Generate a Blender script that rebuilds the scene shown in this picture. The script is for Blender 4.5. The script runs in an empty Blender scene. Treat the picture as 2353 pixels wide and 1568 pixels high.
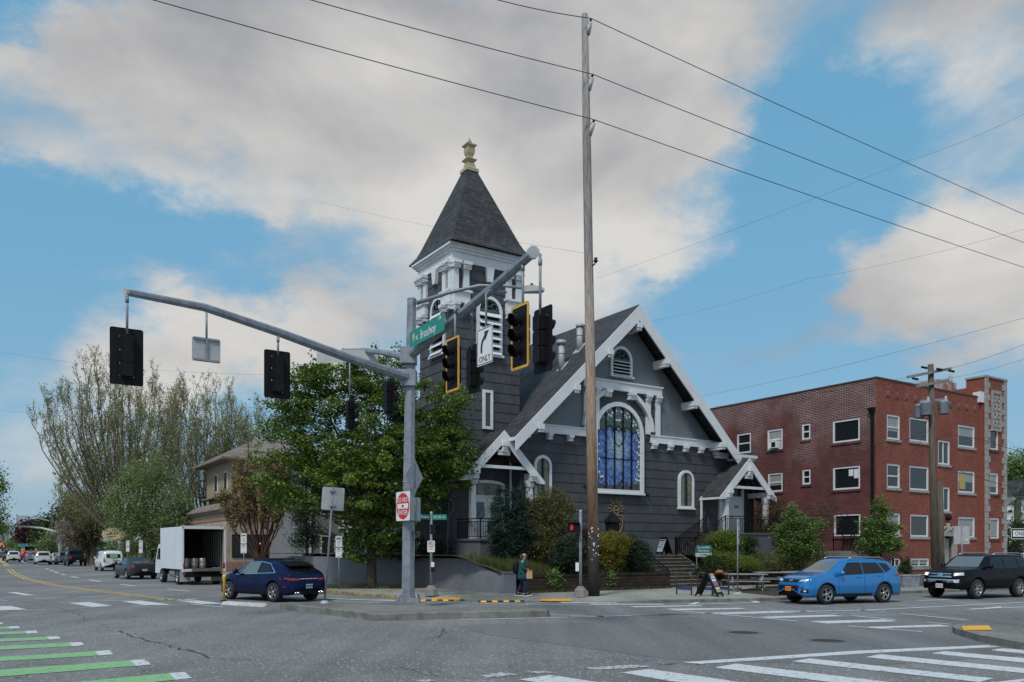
import bpy, math, random
import numpy as np
from mathutils import Vector, Matrix
from mathutils.bvhtree import BVHTree
R = math.radians
SC = bpy.context.scene
COL = SC.collection

# ---------------------------------------------------------------- camera, sky, sun
CAMZ, FPX, CX, HZ = 2.0, 1881.0, 1176.5, 1262.0      # photo measured on a 2353 px wide copy; horizon at row 1262
cam = bpy.data.objects.new('camera', bpy.data.cameras.new('camera'))
COL.objects.link(cam); SC.camera = cam
cam.location = (0, 0, CAMZ); cam.rotation_euler = (R(90), 0, 0)
cam.data.lens = FPX / 2353 * 36; cam.data.sensor_width = 36
cam.data.shift_y = (HZ - 784) / 2353; cam.data.clip_end = 5000
SC.view_settings.view_transform = 'Standard'; SC.view_settings.look = 'None'
SC.view_settings.exposure = .1; SC.view_settings.gamma = 1
SC.cycles.max_bounces = 6; SC.cycles.transparent_max_bounces = 6
SC.cycles.sample_clamp_indirect = 4

SUN_EL, SUN_AZ = 52, 205            # azimuth clockwise from +Y (view direction)
sun = bpy.data.objects.new('sun', bpy.data.lights.new('sun', 'SUN'))
COL.objects.link(sun); sun.data.energy = 2.2; sun.data.angle = R(10); sun.data.color = (1, .96, .9)
_sd = Vector((math.sin(R(SUN_AZ)) * math.cos(R(SUN_EL)), math.cos(R(SUN_AZ)) * math.cos(R(SUN_EL)), math.sin(R(SUN_EL))))
sun.rotation_euler = _sd.to_track_quat('Z', 'Y').to_euler(); sun.location = (0, 0, 60)

W = bpy.data.worlds.new('World'); SC.world = W; W.use_nodes = True
nt = W.node_tree; N = nt.nodes; Lk = nt.links; N.clear()
def nn(t, **k):
    n = N.new(t)
    for a, b in k.items(): setattr(n, a, b)
    return n
def mth(op, a, b=None, c=None, clamp=False):
    n = nn('ShaderNodeMath', operation=op, use_clamp=clamp)
    for i, x in enumerate((a, b, c)):
        if x is None: continue
        if isinstance(x, (int, float)): n.inputs[i].default_value = x
        else: Lk.new(x, n.inputs[i])
    return n.outputs[0]
sky = nn('ShaderNodeTexSky', sky_type='NISHITA', sun_disc=False)
sky.sun_elevation = R(SUN_EL); sky.sun_rotation = R(SUN_AZ); sky.air_density = 1.0; sky.dust_density = .3; sky.ozone_density = 2.0
tc = nn('ShaderNodeTexCoord'); sep = nn('ShaderNodeSeparateXYZ'); Lk.new(tc.outputs['Generated'], sep.inputs[0])
az0 = mth('ARCTAN2', sep.outputs[0], sep.outputs[1]); el = mth('ARCSINE', sep.outputs[2])
def dirc(u, v):
    x = (u - CX) / FPX; z = (HZ - v) / FPX
    return math.atan(x), math.atan(z / math.hypot(1, x))
blobs = [  # u, v, su, sv, weight : cloud banks (+) and blue gaps (-)
 (230,190,300,120,1.2),(620,240,420,190,1.5),(1100,250,420,220,1.5),(1480,330,230,120,1.3),(1450,60,330,120,1.2),(1150,480,260,70,.9),
 (1420,570,210,60,.7),(2200,90,240,110,1.4),(2230,610,230,150,1.6),(2120,720,200,90,.8),(640,740,250,95,1.3),(900,620,150,80,1.0),
 (430,800,240,80,1.0),(700,900,350,60,.7),(590,485,55,38,.75),(60,400,60,40,.7),(300,400,90,45,.55),(1650,820,260,40,.55),(1330,730,160,110,.8),(1990,380,220,35,.3),
 (60,980,150,90,.6),(250,880,120,45,.5),(30,40,130,70,-1.5),(380,330,300,60,-.7),(1250,440,500,40,-.35),(330,520,380,85,-.8),(850,560,120,90,-.7),(1850,300,120,170,-1.4),(1750,620,220,90,-.9),(2010,210,140,70,-.7),
 (1900,850,300,55,-.5),(120,640,180,90,-.4),(2050,470,110,60,-.6),(1650,700,150,80,-.6)]
def warp(scale, detail, zs):
    mp = nn('ShaderNodeMapping'); mp.inputs['Scale'].default_value = (1, 1, zs); Lk.new(tc.outputs['Generated'], mp.inputs[0])
    n = nn('ShaderNodeTexNoise'); n.inputs['Scale'].default_value = scale; n.inputs['Detail'].default_value = detail; n.inputs['Roughness'].default_value = .62
    Lk.new(mp.outputs[0], n.inputs['Vector']); s = nn('ShaderNodeSeparateColor'); Lk.new(n.outputs['Color'], s.inputs[0]); return s.outputs
w1 = warp(5.0, 6, 1.8)
az = mth('ADD', az0, mth('MULTIPLY', mth('SUBTRACT', w1[0], .5), .30)); elw = mth('ADD', el, mth('MULTIPLY', mth('SUBTRACT', w1[1], .5), .22))
acc = None
for (u, v, su, sv, w) in blobs:
    a, e = dirc(u, v)
    da = mth('MULTIPLY', mth('SUBTRACT', az, a), FPX / su); de = mth('MULTIPLY', mth('SUBTRACT', elw, e), FPX / sv)
    r2 = mth('ADD', mth('MULTIPLY', da, da), mth('MULTIPLY', de, de))
    g = mth('MULTIPLY', mth('EXPONENT', mth('MULTIPLY', r2, -.8)), w)
    acc = g if acc is None else mth('ADD', acc, g)
def wnoise(scale, detail, rough, zs=1.6, off=0.0):
    mp = nn('ShaderNodeMapping'); mp.inputs['Scale'].default_value = (1, 1, zs); mp.inputs['Location'].default_value = (off, off * 2, 0)
    Lk.new(tc.outputs['Generated'], mp.inputs[0])
    n = nn('ShaderNodeTexNoise'); n.inputs['Scale'].default_value = scale; n.inputs['Detail'].default_value = detail; n.inputs['Roughness'].default_value = rough
    n.inputs['Distortion'].default_value = .25
    Lk.new(mp.outputs[0], n.inputs['Vector']); return n.outputs['Fac']
n1 = wnoise(4.5, 9, .58); n2 = wnoise(2.2, 6, .5, 2.2, 3.1); n3 = wnoise(14, 6, .6, 1.5, 7.7)
dens = mth('ADD', acc, mth('MULTIPLY', mth('SUBTRACT', n1, .5), 2.0))
dens = mth('ADD', dens, mth('MULTIPLY', mth('SUBTRACT', n3, .5), .9))
# behind and beside the photographed part of the sky: an even broken cover
side = mth('SUBTRACT', 1, mth('MULTIPLY', mth('ADD', sep.outputs[1], .15), 1.6), clamp=True)
dens = mth('ADD', dens, mth('MULTIPLY', side, .55))
mr = nn('ShaderNodeMapRange', interpolation_type='SMOOTHSTEP'); mr.inputs['From Min'].default_value = -.15; mr.inputs['From Max'].default_value = 1.35
mr.inputs['To Max'].default_value = .97
Lk.new(dens, mr.inputs['Value']); fac = mr.outputs[0]
cr = nn('ShaderNodeValToRGB'); Lk.new(mth('ADD', mth('MULTIPLY', n2, .75), mth('MULTIPLY', n1, .25)), cr.inputs[0])
cr.color_ramp.elements[0].position = .40; cr.color_ramp.elements[0].color = (.285, .29, .315, 1)
cr.color_ramp.elements[1].position = .64; cr.color_ramp.elements[1].color = (.66, .64, .61, 1)
sc_ = nn('ShaderNodeVectorMath', operation='SCALE'); sc_.inputs['Scale'].default_value = 10.0; Lk.new(cr.outputs[0], sc_.inputs[0])
Lk.new(mth('MULTIPLY', mth('ADD', 1, mth('MULTIPLY', side, .55)), 10.0), sc_.inputs['Scale'])  # clouds out of view are brightened to lift the scene's light
tint = nn('ShaderNodeMix', data_type='RGBA'); tint.inputs[0].default_value = .72
Lk.new(sky.outputs[0], tint.inputs[6]); tint.inputs[7].default_value = (1.45, 4.15, 6.3, 1)
hz = nn('ShaderNodeMix', data_type='RGBA'); Lk.new(mth('MULTIPLY', mth('EXPONENT', mth('MULTIPLY', mth('MAXIMUM', el, 0), -7.0)), .9), hz.inputs[0])
Lk.new(tint.outputs[2], hz.inputs[6]); hz.inputs[7].default_value = (3.0, 4.1, 5.0, 1)
mx = nn('ShaderNodeMix', data_type='RGBA'); Lk.new(fac, mx.inputs[0]); Lk.new(hz.outputs[2], mx.inputs[6]); Lk.new(sc_.outputs[0], mx.inputs[7])
bg = nn('ShaderNodeBackground'); bg.inputs[1].default_value = .1; Lk.new(mx.outputs[2], bg.inputs[0])
wo = nn('ShaderNodeOutputWorld'); Lk.new(bg.outputs[0], wo.inputs[0])

# ---------------------------------------------------------------- frames and measuring
TH = math.atan2(.546, .838)
E1 = Vector((math.cos(TH), math.sin(TH), 0)); E2 = Vector((-math.sin(TH), math.cos(TH), 0))
O0 = Vector((.41, 41.5, 0))          # left front corner of the church
B0 = Vector((21.35, 48.0, 0))        # street corner of the brick building
def G(u, v, z=0.0):                  # ground point seen at photo position
    y = FPX * (CAMZ - z) / (v - HZ); return Vector(((u - CX) / FPX * y, y, z))
def At(u, v, y): return Vector(((u - CX) / FPX * y, y, CAMZ + (HZ - v) / FPX * y))
def FR(u, v, b, O=O0):               # (a, z) on plane b = const of a frame
    k = (u - CX) / FPX; P = O + b * E2
    a = (k * P.y - P.x) / (E1.x - k * E1.y); y = P.y + a * E1.y
    return a, CAMZ + (HZ - v) / FPX * y
def SD(u, v, a, O=O0):               # (b, z) on plane a = const
    k = (u - CX) / FPX; P = O + a * E1
    b = (k * P.y - P.x) / (E2.x - k * E2.y); y = P.y + b * E2.y
    return b, CAMZ + (HZ - v) / FPX * y
def fw(a, b, z=0.0, O=O0): return O + a * E1 + b * E2 + Vector((0, 0, z))

# ---------------------------------------------------------------- objects
def link(name, data, parent=None):
    o = bpy.data.objects.new(name, data); COL.objects.link(o)
    if parent is not None: o.parent = parent
    return o
def tag(o, label=None, cat=None, group=None, kind=None):
    for k, v in (('label', label), ('category', cat), ('group', group), ('kind', kind)):
        if v: o[k] = v
    return o
def thing(name, label, cat, loc=(0, 0, 0), rz=0.0, group=None):
    o = link(name, None); o.location = loc; o.rotation_euler = (0, 0, rz); o.empty_display_size = .3
    return tag(o, label, cat, group)
def copy_tree(o, parent=None):
    c = o.copy(); COL.objects.link(c)
    if parent is not None: c.parent = parent
    for ch in [x for x in COL.objects if x.parent == o]: copy_tree(ch, c)
    return c

class MB:
    def __init__(s): s.v = []; s.f = []; s.m = []; s.sm = []; s.X = None
    def add(s, pts, faces, mi=0, smooth=False):
        k = len(s.v)
        s.v += [tuple(s.X @ Vector(p)) if s.X is not None else tuple(p) for p in pts]
        for f in faces: s.f.append([k + i for i in f]); s.m.append(mi); s.sm.append(smooth)
        return s
    def quad(s, a, b, c, d, mi=0): return s.add([a, b, c, d], [(0, 1, 2, 3)], mi)
    def poly(s, pts, mi=0): return s.add(pts, [tuple(range(len(pts)))], mi)
    def box(s, x0, x1, y0, y1, z0, z1, mi=0):
        p = [(x0,y0,z0),(x1,y0,z0),(x1,y1,z0),(x0,y1,z0),(x0,y0,z1),(x1,y0,z1),(x1,y1,z1),(x0,y1,z1)]
        return s.add(p, [(0,3,2,1),(4,5,6,7),(0,1,5,4),(1,2,6,5),(2,3,7,6),(3,0,4,7)], mi)
    def bar(s, a, b, w, h, mi=0, up=(0, 0, 1)):     # box beam from a to b
        a = Vector(a); b = Vector(b); d = (b - a)
        if d.length < 1e-6: return s
        d.normalize(); up = Vector(up)
        if abs(d.dot(up)) > .98: up = Vector((0, 1, 0))
        sx = d.cross(up).normalized(); sz = sx.cross(d)
        p = [c + sx * i * w / 2 + sz * j * h / 2 for c in (a, b) for (i, j) in ((-1, -1), (1, -1), (1, 1), (-1, 1))]
        return s.add(p, [(0,1,2,3),(7,6,5,4),(0,4,5,1),(1,5,6,2),(2,6,7,3),(3,7,4,0)], mi)
    def tube(s, path, rad, n=8, mi=0, cap=True, smooth=True, rot=0.0):
        P = [Vector(p) for p in path]; k = len(P)
        rr = rad if isinstance(rad, (list, tuple)) else [rad] * k
        pts = []; ref = None
        for i in range(k):
            d = (P[min(i + 1, k - 1)] - P[max(i - 1, 0)])
            d = d.normalized() if d.length > 1e-9 else Vector((0, 0, 1))
            if ref is None: ref = Vector((0, 1, 0)) if abs(d.z) > .9 else Vector((0, 0, 1))
            x = d.cross(ref)
            if x.length < 1e-4: x = d.cross(Vector((1, 0, 0)))
            x.normalize(); y = d.cross(x); ref = x.cross(d)
            for j in range(n):
                t = rot + 2 * math.pi * j / n; pts.append(P[i] + (x * math.cos(t) + y * math.sin(t)) * rr[i])
        fs = [(i * n + j, i * n + (j + 1) % n, (i + 1) * n + (j + 1) % n, (i + 1) * n + j) for i in range(k - 1) for j in range(n)]
        s.add(pts, fs, mi, smooth)
        if cap and n > 2: s.add(pts[:n], [tuple(range(n - 1, -1, -1))], mi); s.add(pts[-n:], [tuple(range(n))], mi)
        return s
    def lathe(s, prof, n=16, c=(0, 0, 0), mi=0, axis='z', smooth=True):  # prof: (radius, height)
        c = Vector(c); pts = []
        for r_, h in prof:
            for j in range(n):
                t = 2 * math.pi * j / n; x, y = r_ * math.cos(t), r_ * math.sin(t)
                pts.append(c + Vector({'z': (x, y, h), 'y': (x, h, y), 'x': (h, x, y)}[axis]))
        k = len(prof)
        s.add(pts, [(i * n + j, i * n + (j + 1) % n, (i + 1) * n + (j + 1) % n, (i + 1) * n + j) for i in range(k - 1) for j in range(n)], mi, smooth)
        return s
    def prism(s, poly, y0, y1, mi=0, plane='xz'):    # outline extruded along the third axis
        f = {'xz': lambda p, t: (p[0], t, p[1]), 'xy': lambda p, t: (p[0], p[1], t), 'yz': lambda p, t: (t, p[0], p[1])}[plane]
        n = len(poly); pts = [f(p, y0) for p in poly] + [f(p, y1) for p in poly]
        s.add(pts, [tuple(range(n)), tuple(range(2 * n - 1, n - 1, -1))] + [(i, (i + 1) % n + 0, (i + 1) % n + n, i + n) for i in range(n)], mi)
        return s
    def strip(s, A, B, mi=0, smooth=False):          # ribbon between two point rows
        n = len(A); return s.add(list(A) + list(B), [(i, i + 1, n + i + 1, n + i) for i in range(n - 1)], mi, smooth)
    def build(s, name, mats, parent=None, fix=True):
        me = bpy.data.meshes.new(name); me.from_pydata([tuple(p) for p in s.v], [], s.f); me.update()
        for m_ in (mats if isinstance(mats, (list, tuple)) else [mats]): me.materials.append(m_)
        me.polygons.foreach_set('material_index', s.m); me.polygons.foreach_set('use_smooth', s.sm)
        if fix:
            import bmesh
            bm = bmesh.new(); bm.from_mesh(me); bmesh.ops.remove_doubles(bm, verts=bm.verts, dist=1e-4)
            bmesh.ops.recalc_face_normals(bm, faces=bm.faces); bm.to_mesh(me); bm.free()
        return link(name, me, parent)

# ---------------------------------------------------------------- materials
def mat(name, col, rough=.7, metal=0.0, var=0.0, vscale=3.0, bump=0.0, bscale=20.0, spec=.5, coat=0.0, emit=None, es=1.0, stretch=None, col2=None, island=0.0, trans=0.0):
    m = bpy.data.materials.new(name); m.use_nodes = True; t = m.node_tree; n = t.nodes; l = t.links
    b = n['Principled BSDF']; b.inputs['Base Color'].default_value = (*col, 1); b.inputs['Roughness'].default_value = rough
    b.inputs['Metallic'].default_value = metal; b.inputs['Specular IOR Level'].default_value = spec; b.inputs['Coat Weight'].default_value = coat
    if emit: b.inputs['Emission Color'].default_value = (*emit, 1); b.inputs['Emission Strength'].default_value = es
    tcn = n.new('ShaderNodeTexCoord'); mp = n.new('ShaderNodeMapping'); l.new(tcn.outputs['Object'], mp.inputs[0])
    if stretch: mp.inputs['Scale'].default_value = stretch
    if var or col2:
        no = n.new('ShaderNodeTexNoise'); no.inputs['Scale'].default_value = vscale; no.inputs['Detail'].default_value = 6; no.inputs['Roughness'].default_value = .6
        l.new(mp.outputs[0], no.inputs['Vector'])
        r = n.new('ShaderNodeValToRGB'); l.new(no.outputs['Fac'], r.inputs[0])
        c2 = col2 or tuple(min(1, c * (1 + var)) for c in col); c1 = col if col2 else tuple(c * (1 - var) for c in col)
        r.color_ramp.elements[0].position = .35; r.color_ramp.elements[0].color = (*c1, 1)
        r.color_ramp.elements[1].position = .65; r.color_ramp.elements[1].color = (*c2, 1)
        out = r.outputs[0]
        if island:
            g = n.new('ShaderNodeNewGeometry'); hs = n.new('ShaderNodeHueSaturation')
            mr_ = n.new('ShaderNodeMapRange'); mr_.inputs['To Min'].default_value = 1 - island; mr_.inputs['To Max'].default_value = 1 + island
            l.new(g.outputs['Random Per Island'], mr_.inputs[0]); l.new(mr_.outputs[0], hs.inputs['Value']); l.new(out, hs.inputs['Color']); out = hs.outputs[0]
        l.new(out, b.inputs['Base Color'])
    if bump:
        nb = n.new('ShaderNodeTexNoise'); nb.inputs['Scale'].default_value = bscale; nb.inputs['Detail'].default_value = 4
        l.new(mp.outputs[0], nb.inputs['Vector'])
        bp = n.new('ShaderNodeBump'); bp.inputs['Strength'].default_value = bump; bp.inputs['Distance'].default_value = .02
        l.new(nb.outputs['Fac'], bp.inputs['Height']); l.new(bp.outputs[0], b.inputs['Normal'])
    if trans:
        tr = n.new('ShaderNodeBsdfTranslucent'); ms = n.new('ShaderNodeMixShader'); ms.inputs[0].default_value = trans
        o = n['Material Output']; l.new(b.outputs[0], ms.inputs[1]); l.new(tr.outputs[0], ms.inputs[2]); l.new(ms.outputs[0], o.inputs[0])
        if b.inputs['Base Color'].is_linked: l.new(b.inputs['Base Color'].links[0].from_socket, tr.inputs[0])
        else: tr.inputs[0].default_value = (*col, 1)
    return m
def brickmat(name, c1, c2, mortar, w=.22, h=.075, ms=.008, rough=.85, bump=.5, bias=0.0, dirt=.25, axis='xyz', offset=.5, mcol_noise=None, scale2=1.0):
    """rows run along the wall: u = x + y, v = z (right for walls along either axis of the frame)"""
    m = bpy.data.materials.new(name); m.use_nodes = True; t = m.node_tree; n = t.nodes; l = t.links; b = n['Principled BSDF']
    b.inputs['Roughness'].default_value = rough
    tcn = n.new('ShaderNodeTexCoord'); sp = n.new('ShaderNodeSeparateXYZ'); l.new(tcn.outputs['Object'], sp.inputs[0])
    ad = n.new('ShaderNodeMath'); ad.operation = 'ADD'; l.new(sp.outputs[0], ad.inputs[0]); l.new(sp.outputs[1], ad.inputs[1])
    cb = n.new('ShaderNodeCombineXYZ'); l.new(ad.outputs[0], cb.inputs[0]); l.new(sp.outputs[2], cb.inputs[1])
    br = n.new('ShaderNodeTexBrick'); l.new(cb.outputs[0], br.inputs['Vector'])
    br.inputs['Scale'].default_value = 1; br.inputs['Brick Width'].default_value = w; br.inputs['Row Height'].default_value = h
    br.inputs['Mortar Size'].default_value = ms; br.inputs['Bias'].default_value = bias; br.inputs['Mortar Smooth'].default_value = .2
    br.offset = offset
    br.inputs['Color1'].default_value = (*c1, 1); br.inputs['Color2'].default_value = (*c2, 1); br.inputs['Mortar'].default_value = (*mortar, 1)
    if mcol_noise:                       # mortar only showing in patches, as on painted or weathered brick
        nz = n.new('ShaderNodeTexNoise'); nz.inputs['Scale'].default_value = .35; nz.inputs['Detail'].default_value = 5; l.new(tcn.outputs['Object'], nz.inputs['Vector'])
        g = n.new('ShaderNodeMapRange'); g.inputs['From Min'].default_value = -1; g.inputs['From Max'].default_value = 16
        l.new(sp.outputs[2], g.inputs[0])
        sm = n.new('ShaderNodeMath'); sm.operation = 'ADD'; l.new(nz.outputs['Fac'], sm.inputs[0]); l.new(g.outputs[0], sm.inputs[1])
        r = n.new('ShaderNodeValToRGB'); r.color_ramp.elements[0].position = 1.07; r.color_ramp.elements[1].position = 1.0
        mrr = n.new('ShaderNodeMapRange'); mrr.inputs['From Min'].default_value = .98; mrr.inputs['From Max'].default_value = 1.22; l.new(sm.outputs[0], mrr.inputs[0])
        mc = n.new('ShaderNodeMix'); mc.data_type = 'RGBA'; l.new(mrr.outputs[0], mc.inputs[0]); mc.inputs[6].default_value = (*c2, 1); mc.inputs[7].default_value = (*mcol_noise, 1)
        l.new(mc.outputs[2], br.inputs['Mortar'])
    no = n.new('ShaderNodeTexNoise'); no.inputs['Scale'].default_value = .8 * scale2; no.inputs['Detail'].default_value = 8; no.inputs['Roughness'].default_value = .65
    l.new(tcn.outputs['Object'], no.inputs['Vector'])
    mr_ = n.new('ShaderNodeMapRange'); mr_.inputs['From Min'].default_value = .3; mr_.inputs['From Max'].default_value = .7; mr_.inputs['To Min'].default_value = 1 - dirt; mr_.inputs['To Max'].default_value = 1 + dirt
    l.new(no.outputs['Fac'], mr_.inputs[0])
    hs = n.new('ShaderNodeHueSaturation'); l.new(br.outputs['Color'], hs.inputs['Color']); l.new(mr_.outputs[0], hs.inputs['Value']); l.new(hs.outputs[0], b.inputs['Base Color'])
    bp = n.new('ShaderNodeBump'); bp.inputs['Strength'].default_value = bump; bp.inputs['Distance'].default_value = .01; bp.invert = True
    l.new(br.outputs['Fac'], bp.inputs['Height']); l.new(bp.outputs[0], b.inputs['Normal'])
    return m
M = {}
M['shake'] = brickmat('dark shingles', (.050,.053,.062), (.066,.070,.080), (.022,.023,.027), w=.34, h=.5, ms=.006, dirt=.12, bump=.3, rough=.75)
M['clap'] = mat('grey clapboard', (.150,.172,.185), .6, var=.06)
M['found'] = mat('painted foundation', (.105,.108,.128), .8, var=.1, vscale=1.2, bump=.15)
M['white'] = mat('white trim paint', (.66,.68,.70), .55, var=.05, vscale=1.5)
M['cream'] = mat('weathered cream paint', (.42,.36,.22), .7, var=.15, vscale=4)
M['roof'] = brickmat('asphalt shingle roof', (.028,.029,.034), (.062,.063,.070), (.008,.008,.010), w=.33, h=.17, ms=.014, dirt=.22, bump=.8)
M['roofbrown'] = brickmat('weathered shake roof', (.16,.135,.115), (.24,.20,.17), (.07,.06,.05), w=.25, h=.16, ms=.012, dirt=.3)
M['wallpaint'] = mat('grey wall paint', (.165,.175,.195), .85, var=.10, vscale=1.5, bump=.1)
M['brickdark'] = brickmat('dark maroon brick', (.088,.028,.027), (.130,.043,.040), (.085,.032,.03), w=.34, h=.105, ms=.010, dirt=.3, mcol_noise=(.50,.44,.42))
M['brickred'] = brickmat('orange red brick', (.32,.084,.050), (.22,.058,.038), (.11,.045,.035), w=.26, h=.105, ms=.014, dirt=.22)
M['bricktan'] = brickmat('tan brick', (.36,.30,.23), (.46,.39,.31), (.16,.13,.11), w=.26, h=.10, ms=.012, dirt=.2)
M['brickred2'] = brickmat('red base brick', (.26,.10,.075), (.20,.07,.055), (.33,.28,.24), w=.26, h=.10, ms=.01)
M['blockwall'] = brickmat('mossy retaining block', (.050,.022,.016), (.022,.018,.009), (.006,.005,.004), w=.42, h=.15, ms=.014, dirt=.6, bump=1, scale2=3)
M['stone'] = mat('cast stone', (.31,.30,.28), .85, var=.18, vscale=3, bump=.2)
M['glassdk'] = mat('dark window glass', (.012,.016,.018), .06, spec=.9)
M['glassmid'] = mat('window with blind', (.20,.22,.22), .15, spec=.9, var=.2, vscale=.8)
M['carglass'] = mat('car glass', (.006,.007,.009), .05, spec=.45)
M['windshield'] = mat('windscreen glass', (.12,.135,.14), .06, spec=1.0)
M['black'] = mat('black paint', (.007,.007,.009), .45, spec=.25)
M['matblack'] = mat('matt black plastic', (.008,.008,.010), .6, var=.2, spec=.2)
M['rubber'] = mat('tyre rubber', (.016,.016,.018), .85)
M['rim'] = mat('alloy', (.42,.42,.43), .35, metal=.8)
M['chrome'] = mat('chrome', (.75,.75,.76), .12, metal=1)
M['galv'] = mat('galvanised steel', (.17,.19,.22), .5, metal=.2, var=.28, vscale=3.5, col2=(.28,.31,.355))
M['galvlt'] = mat('aluminium sheet', (.40,.41,.42), .55, metal=.05, var=.1)
M['concrete'] = mat('concrete', (.20,.20,.195), .9, var=.2, vscale=.9, bump=.3, bscale=30)
M['curb'] = mat('kerb concrete', (.17,.165,.155), .9, var=.35, vscale=2.2, bump=.4)
M['kerbyellow'] = mat('worn yellow kerb paint', (.12,.115,.095), .9, vscale=5, col2=(.46,.33,.10))
M['yellow'] = mat('yellow plastic', (.80,.42,.02), .5)
M['sigyellow'] = mat('yellow reflective border', (.66,.36,.045), .5)
M['red'] = mat('sign red', (.55,.018,.028), .4)
M['green'] = mat('street sign green', (.01,.22,.155), .4)
M['signwhite'] = mat('sign white', (.72,.73,.74), .4, var=.03)
M['signblack'] = mat('sign black', (.02,.02,.022), .5)
M['redled'] = mat('red signal lens', (.9,.03,.02), .3, emit=(1,.05,.02), es=2.5)
M['wood'] = mat('weathered pole wood', (.30,.185,.115), .85, stretch=(9,9,.7), vscale=2.5, var=.4, bump=.8, bscale=14)
M['woodgrey'] = mat('grey pole wood', (.20,.19,.18), .85, stretch=(9,9,.7), vscale=2.5, var=.35, bump=.8, bscale=14)
def polemix():
    m = mat('two tone pole wood', (.33,.215,.14), .85, stretch=(9,9,.7), vscale=2.5, var=.4, bump=.8, bscale=14); t = m.node_tree; n = t.nodes; l = t.links; b = n['Principled BSDF']; src = b.inputs['Base Color'].links[0].from_socket
    tcn = n.new('ShaderNodeTexCoord'); sp = n.new('ShaderNodeSeparateXYZ'); l.new(tcn.outputs['Object'], sp.inputs[0]); no = n.new('ShaderNodeTexNoise'); no.inputs['Scale'].default_value = 1.3; l.new(tcn.outputs['Object'], no.inputs['Vector'])
    a = n.new('ShaderNodeMath'); a.operation = 'MULTIPLY_ADD'; a.inputs[1].default_value = 9; l.new(no.outputs['Fac'], a.inputs[0]); l.new(sp.outputs[2], a.inputs[2]); r = n.new('ShaderNodeMapRange'); r.inputs['From Min'].default_value = 9; r.inputs['From Max'].default_value = 19; l.new(a.outputs[0], r.inputs[0])
    g = n.new('ShaderNodeHueSaturation'); g.inputs['Saturation'].default_value = .22; g.inputs['Value'].default_value = .8; l.new(src, g.inputs['Color']); x = n.new('ShaderNodeMix'); x.data_type = 'RGBA'; l.new(r.outputs[0], x.inputs[0]); l.new(src, x.inputs[6]); l.new(g.outputs[0], x.inputs[7]); l.new(x.outputs[2], b.inputs['Base Color']); return m
M['polemix'] = polemix()
M['tar'] = mat('dark treated wood', (.030,.022,.022), .8, stretch=(6,6,1), var=.4, bump=.5)
M['picnic'] = mat('grey picnic timber', (.25,.255,.26), .8, var=.2)
M['bark'] = mat('bark', (.075,.062,.048), .9, stretch=(4,4,1), var=.45, vscale=5, bump=.8)
M['barkred'] = mat('reddish twigs', (.075,.035,.025), .9, var=.3)
M['twig'] = mat('twig', (.13,.11,.085), .9, var=.3)
M['soil'] = mat('bark mulch', (.045,.032,.022), .95, var=.5, vscale=8, bump=.8)
M['lawn'] = mat('planted bank', (.028,.032,.014), .95, var=.5, vscale=4, bump=.8, col2=(.06,.048,.03))
M['wire'] = mat('wire', (.05,.05,.055), .8, spec=.1)
M['skin'] = mat('skin', (.42,.24,.17), .6)
def leafmat(name, c1, c2, isl=.35, tr=.25): return mat(name, c1, .6, col2=c2, vscale=1.1, island=isl, trans=tr, spec=.3)
M['maple'] = leafmat('maple leaves', (.085,.145,.026), (.17,.245,.05))
M['maplelt'] = leafmat('new maple leaves', (.16,.22,.04), (.2,.26,.05))
M['poplar'] = leafmat('sparse spring leaves', (.26,.28,.10), (.34,.36,.15))
M['softgreen'] = leafmat('soft green leaves', (.16,.21,.075), (.22,.28,.11))
M['bronze'] = leafmat('bronze leaf buds', (.24,.18,.075), (.31,.25,.11))
M['pine'] = leafmat('blue green needles', (.018,.040,.032), (.04,.075,.055))
M['olive'] = leafmat('olive shrub leaves', (.085,.095,.03), (.15,.14,.05))
M['gold'] = leafmat('golden shrub leaves', (.17,.16,.025), (.24,.19,.03))
M['rosemary'] = leafmat('rosemary leaves', (.035,.055,.035), (.055,.08,.05))
M['dogwood'] = leafmat('fresh green leaves', (.12,.20,.05), (.18,.28,.085))
M['mugo'] = leafmat('bright conifer', (.10,.15,.02), (.17,.21,.035))
M['maroon'] = leafmat('maroon leaves', (.045,.012,.018), (.08,.02,.03))
M['dkgreen'] = leafmat('dark leaves', (.025,.05,.015), (.05,.085,.025))
M['brownleaf'] = leafmat('dry brown leaves', (.09,.06,.035), (.13,.09,.05))
M['blossom'] = leafmat('white blossom', (.40,.36,.34), (.14,.13,.07))
M['grass'] = leafmat('grass blades', (.07,.10,.03), (.13,.13,.05))
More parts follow.
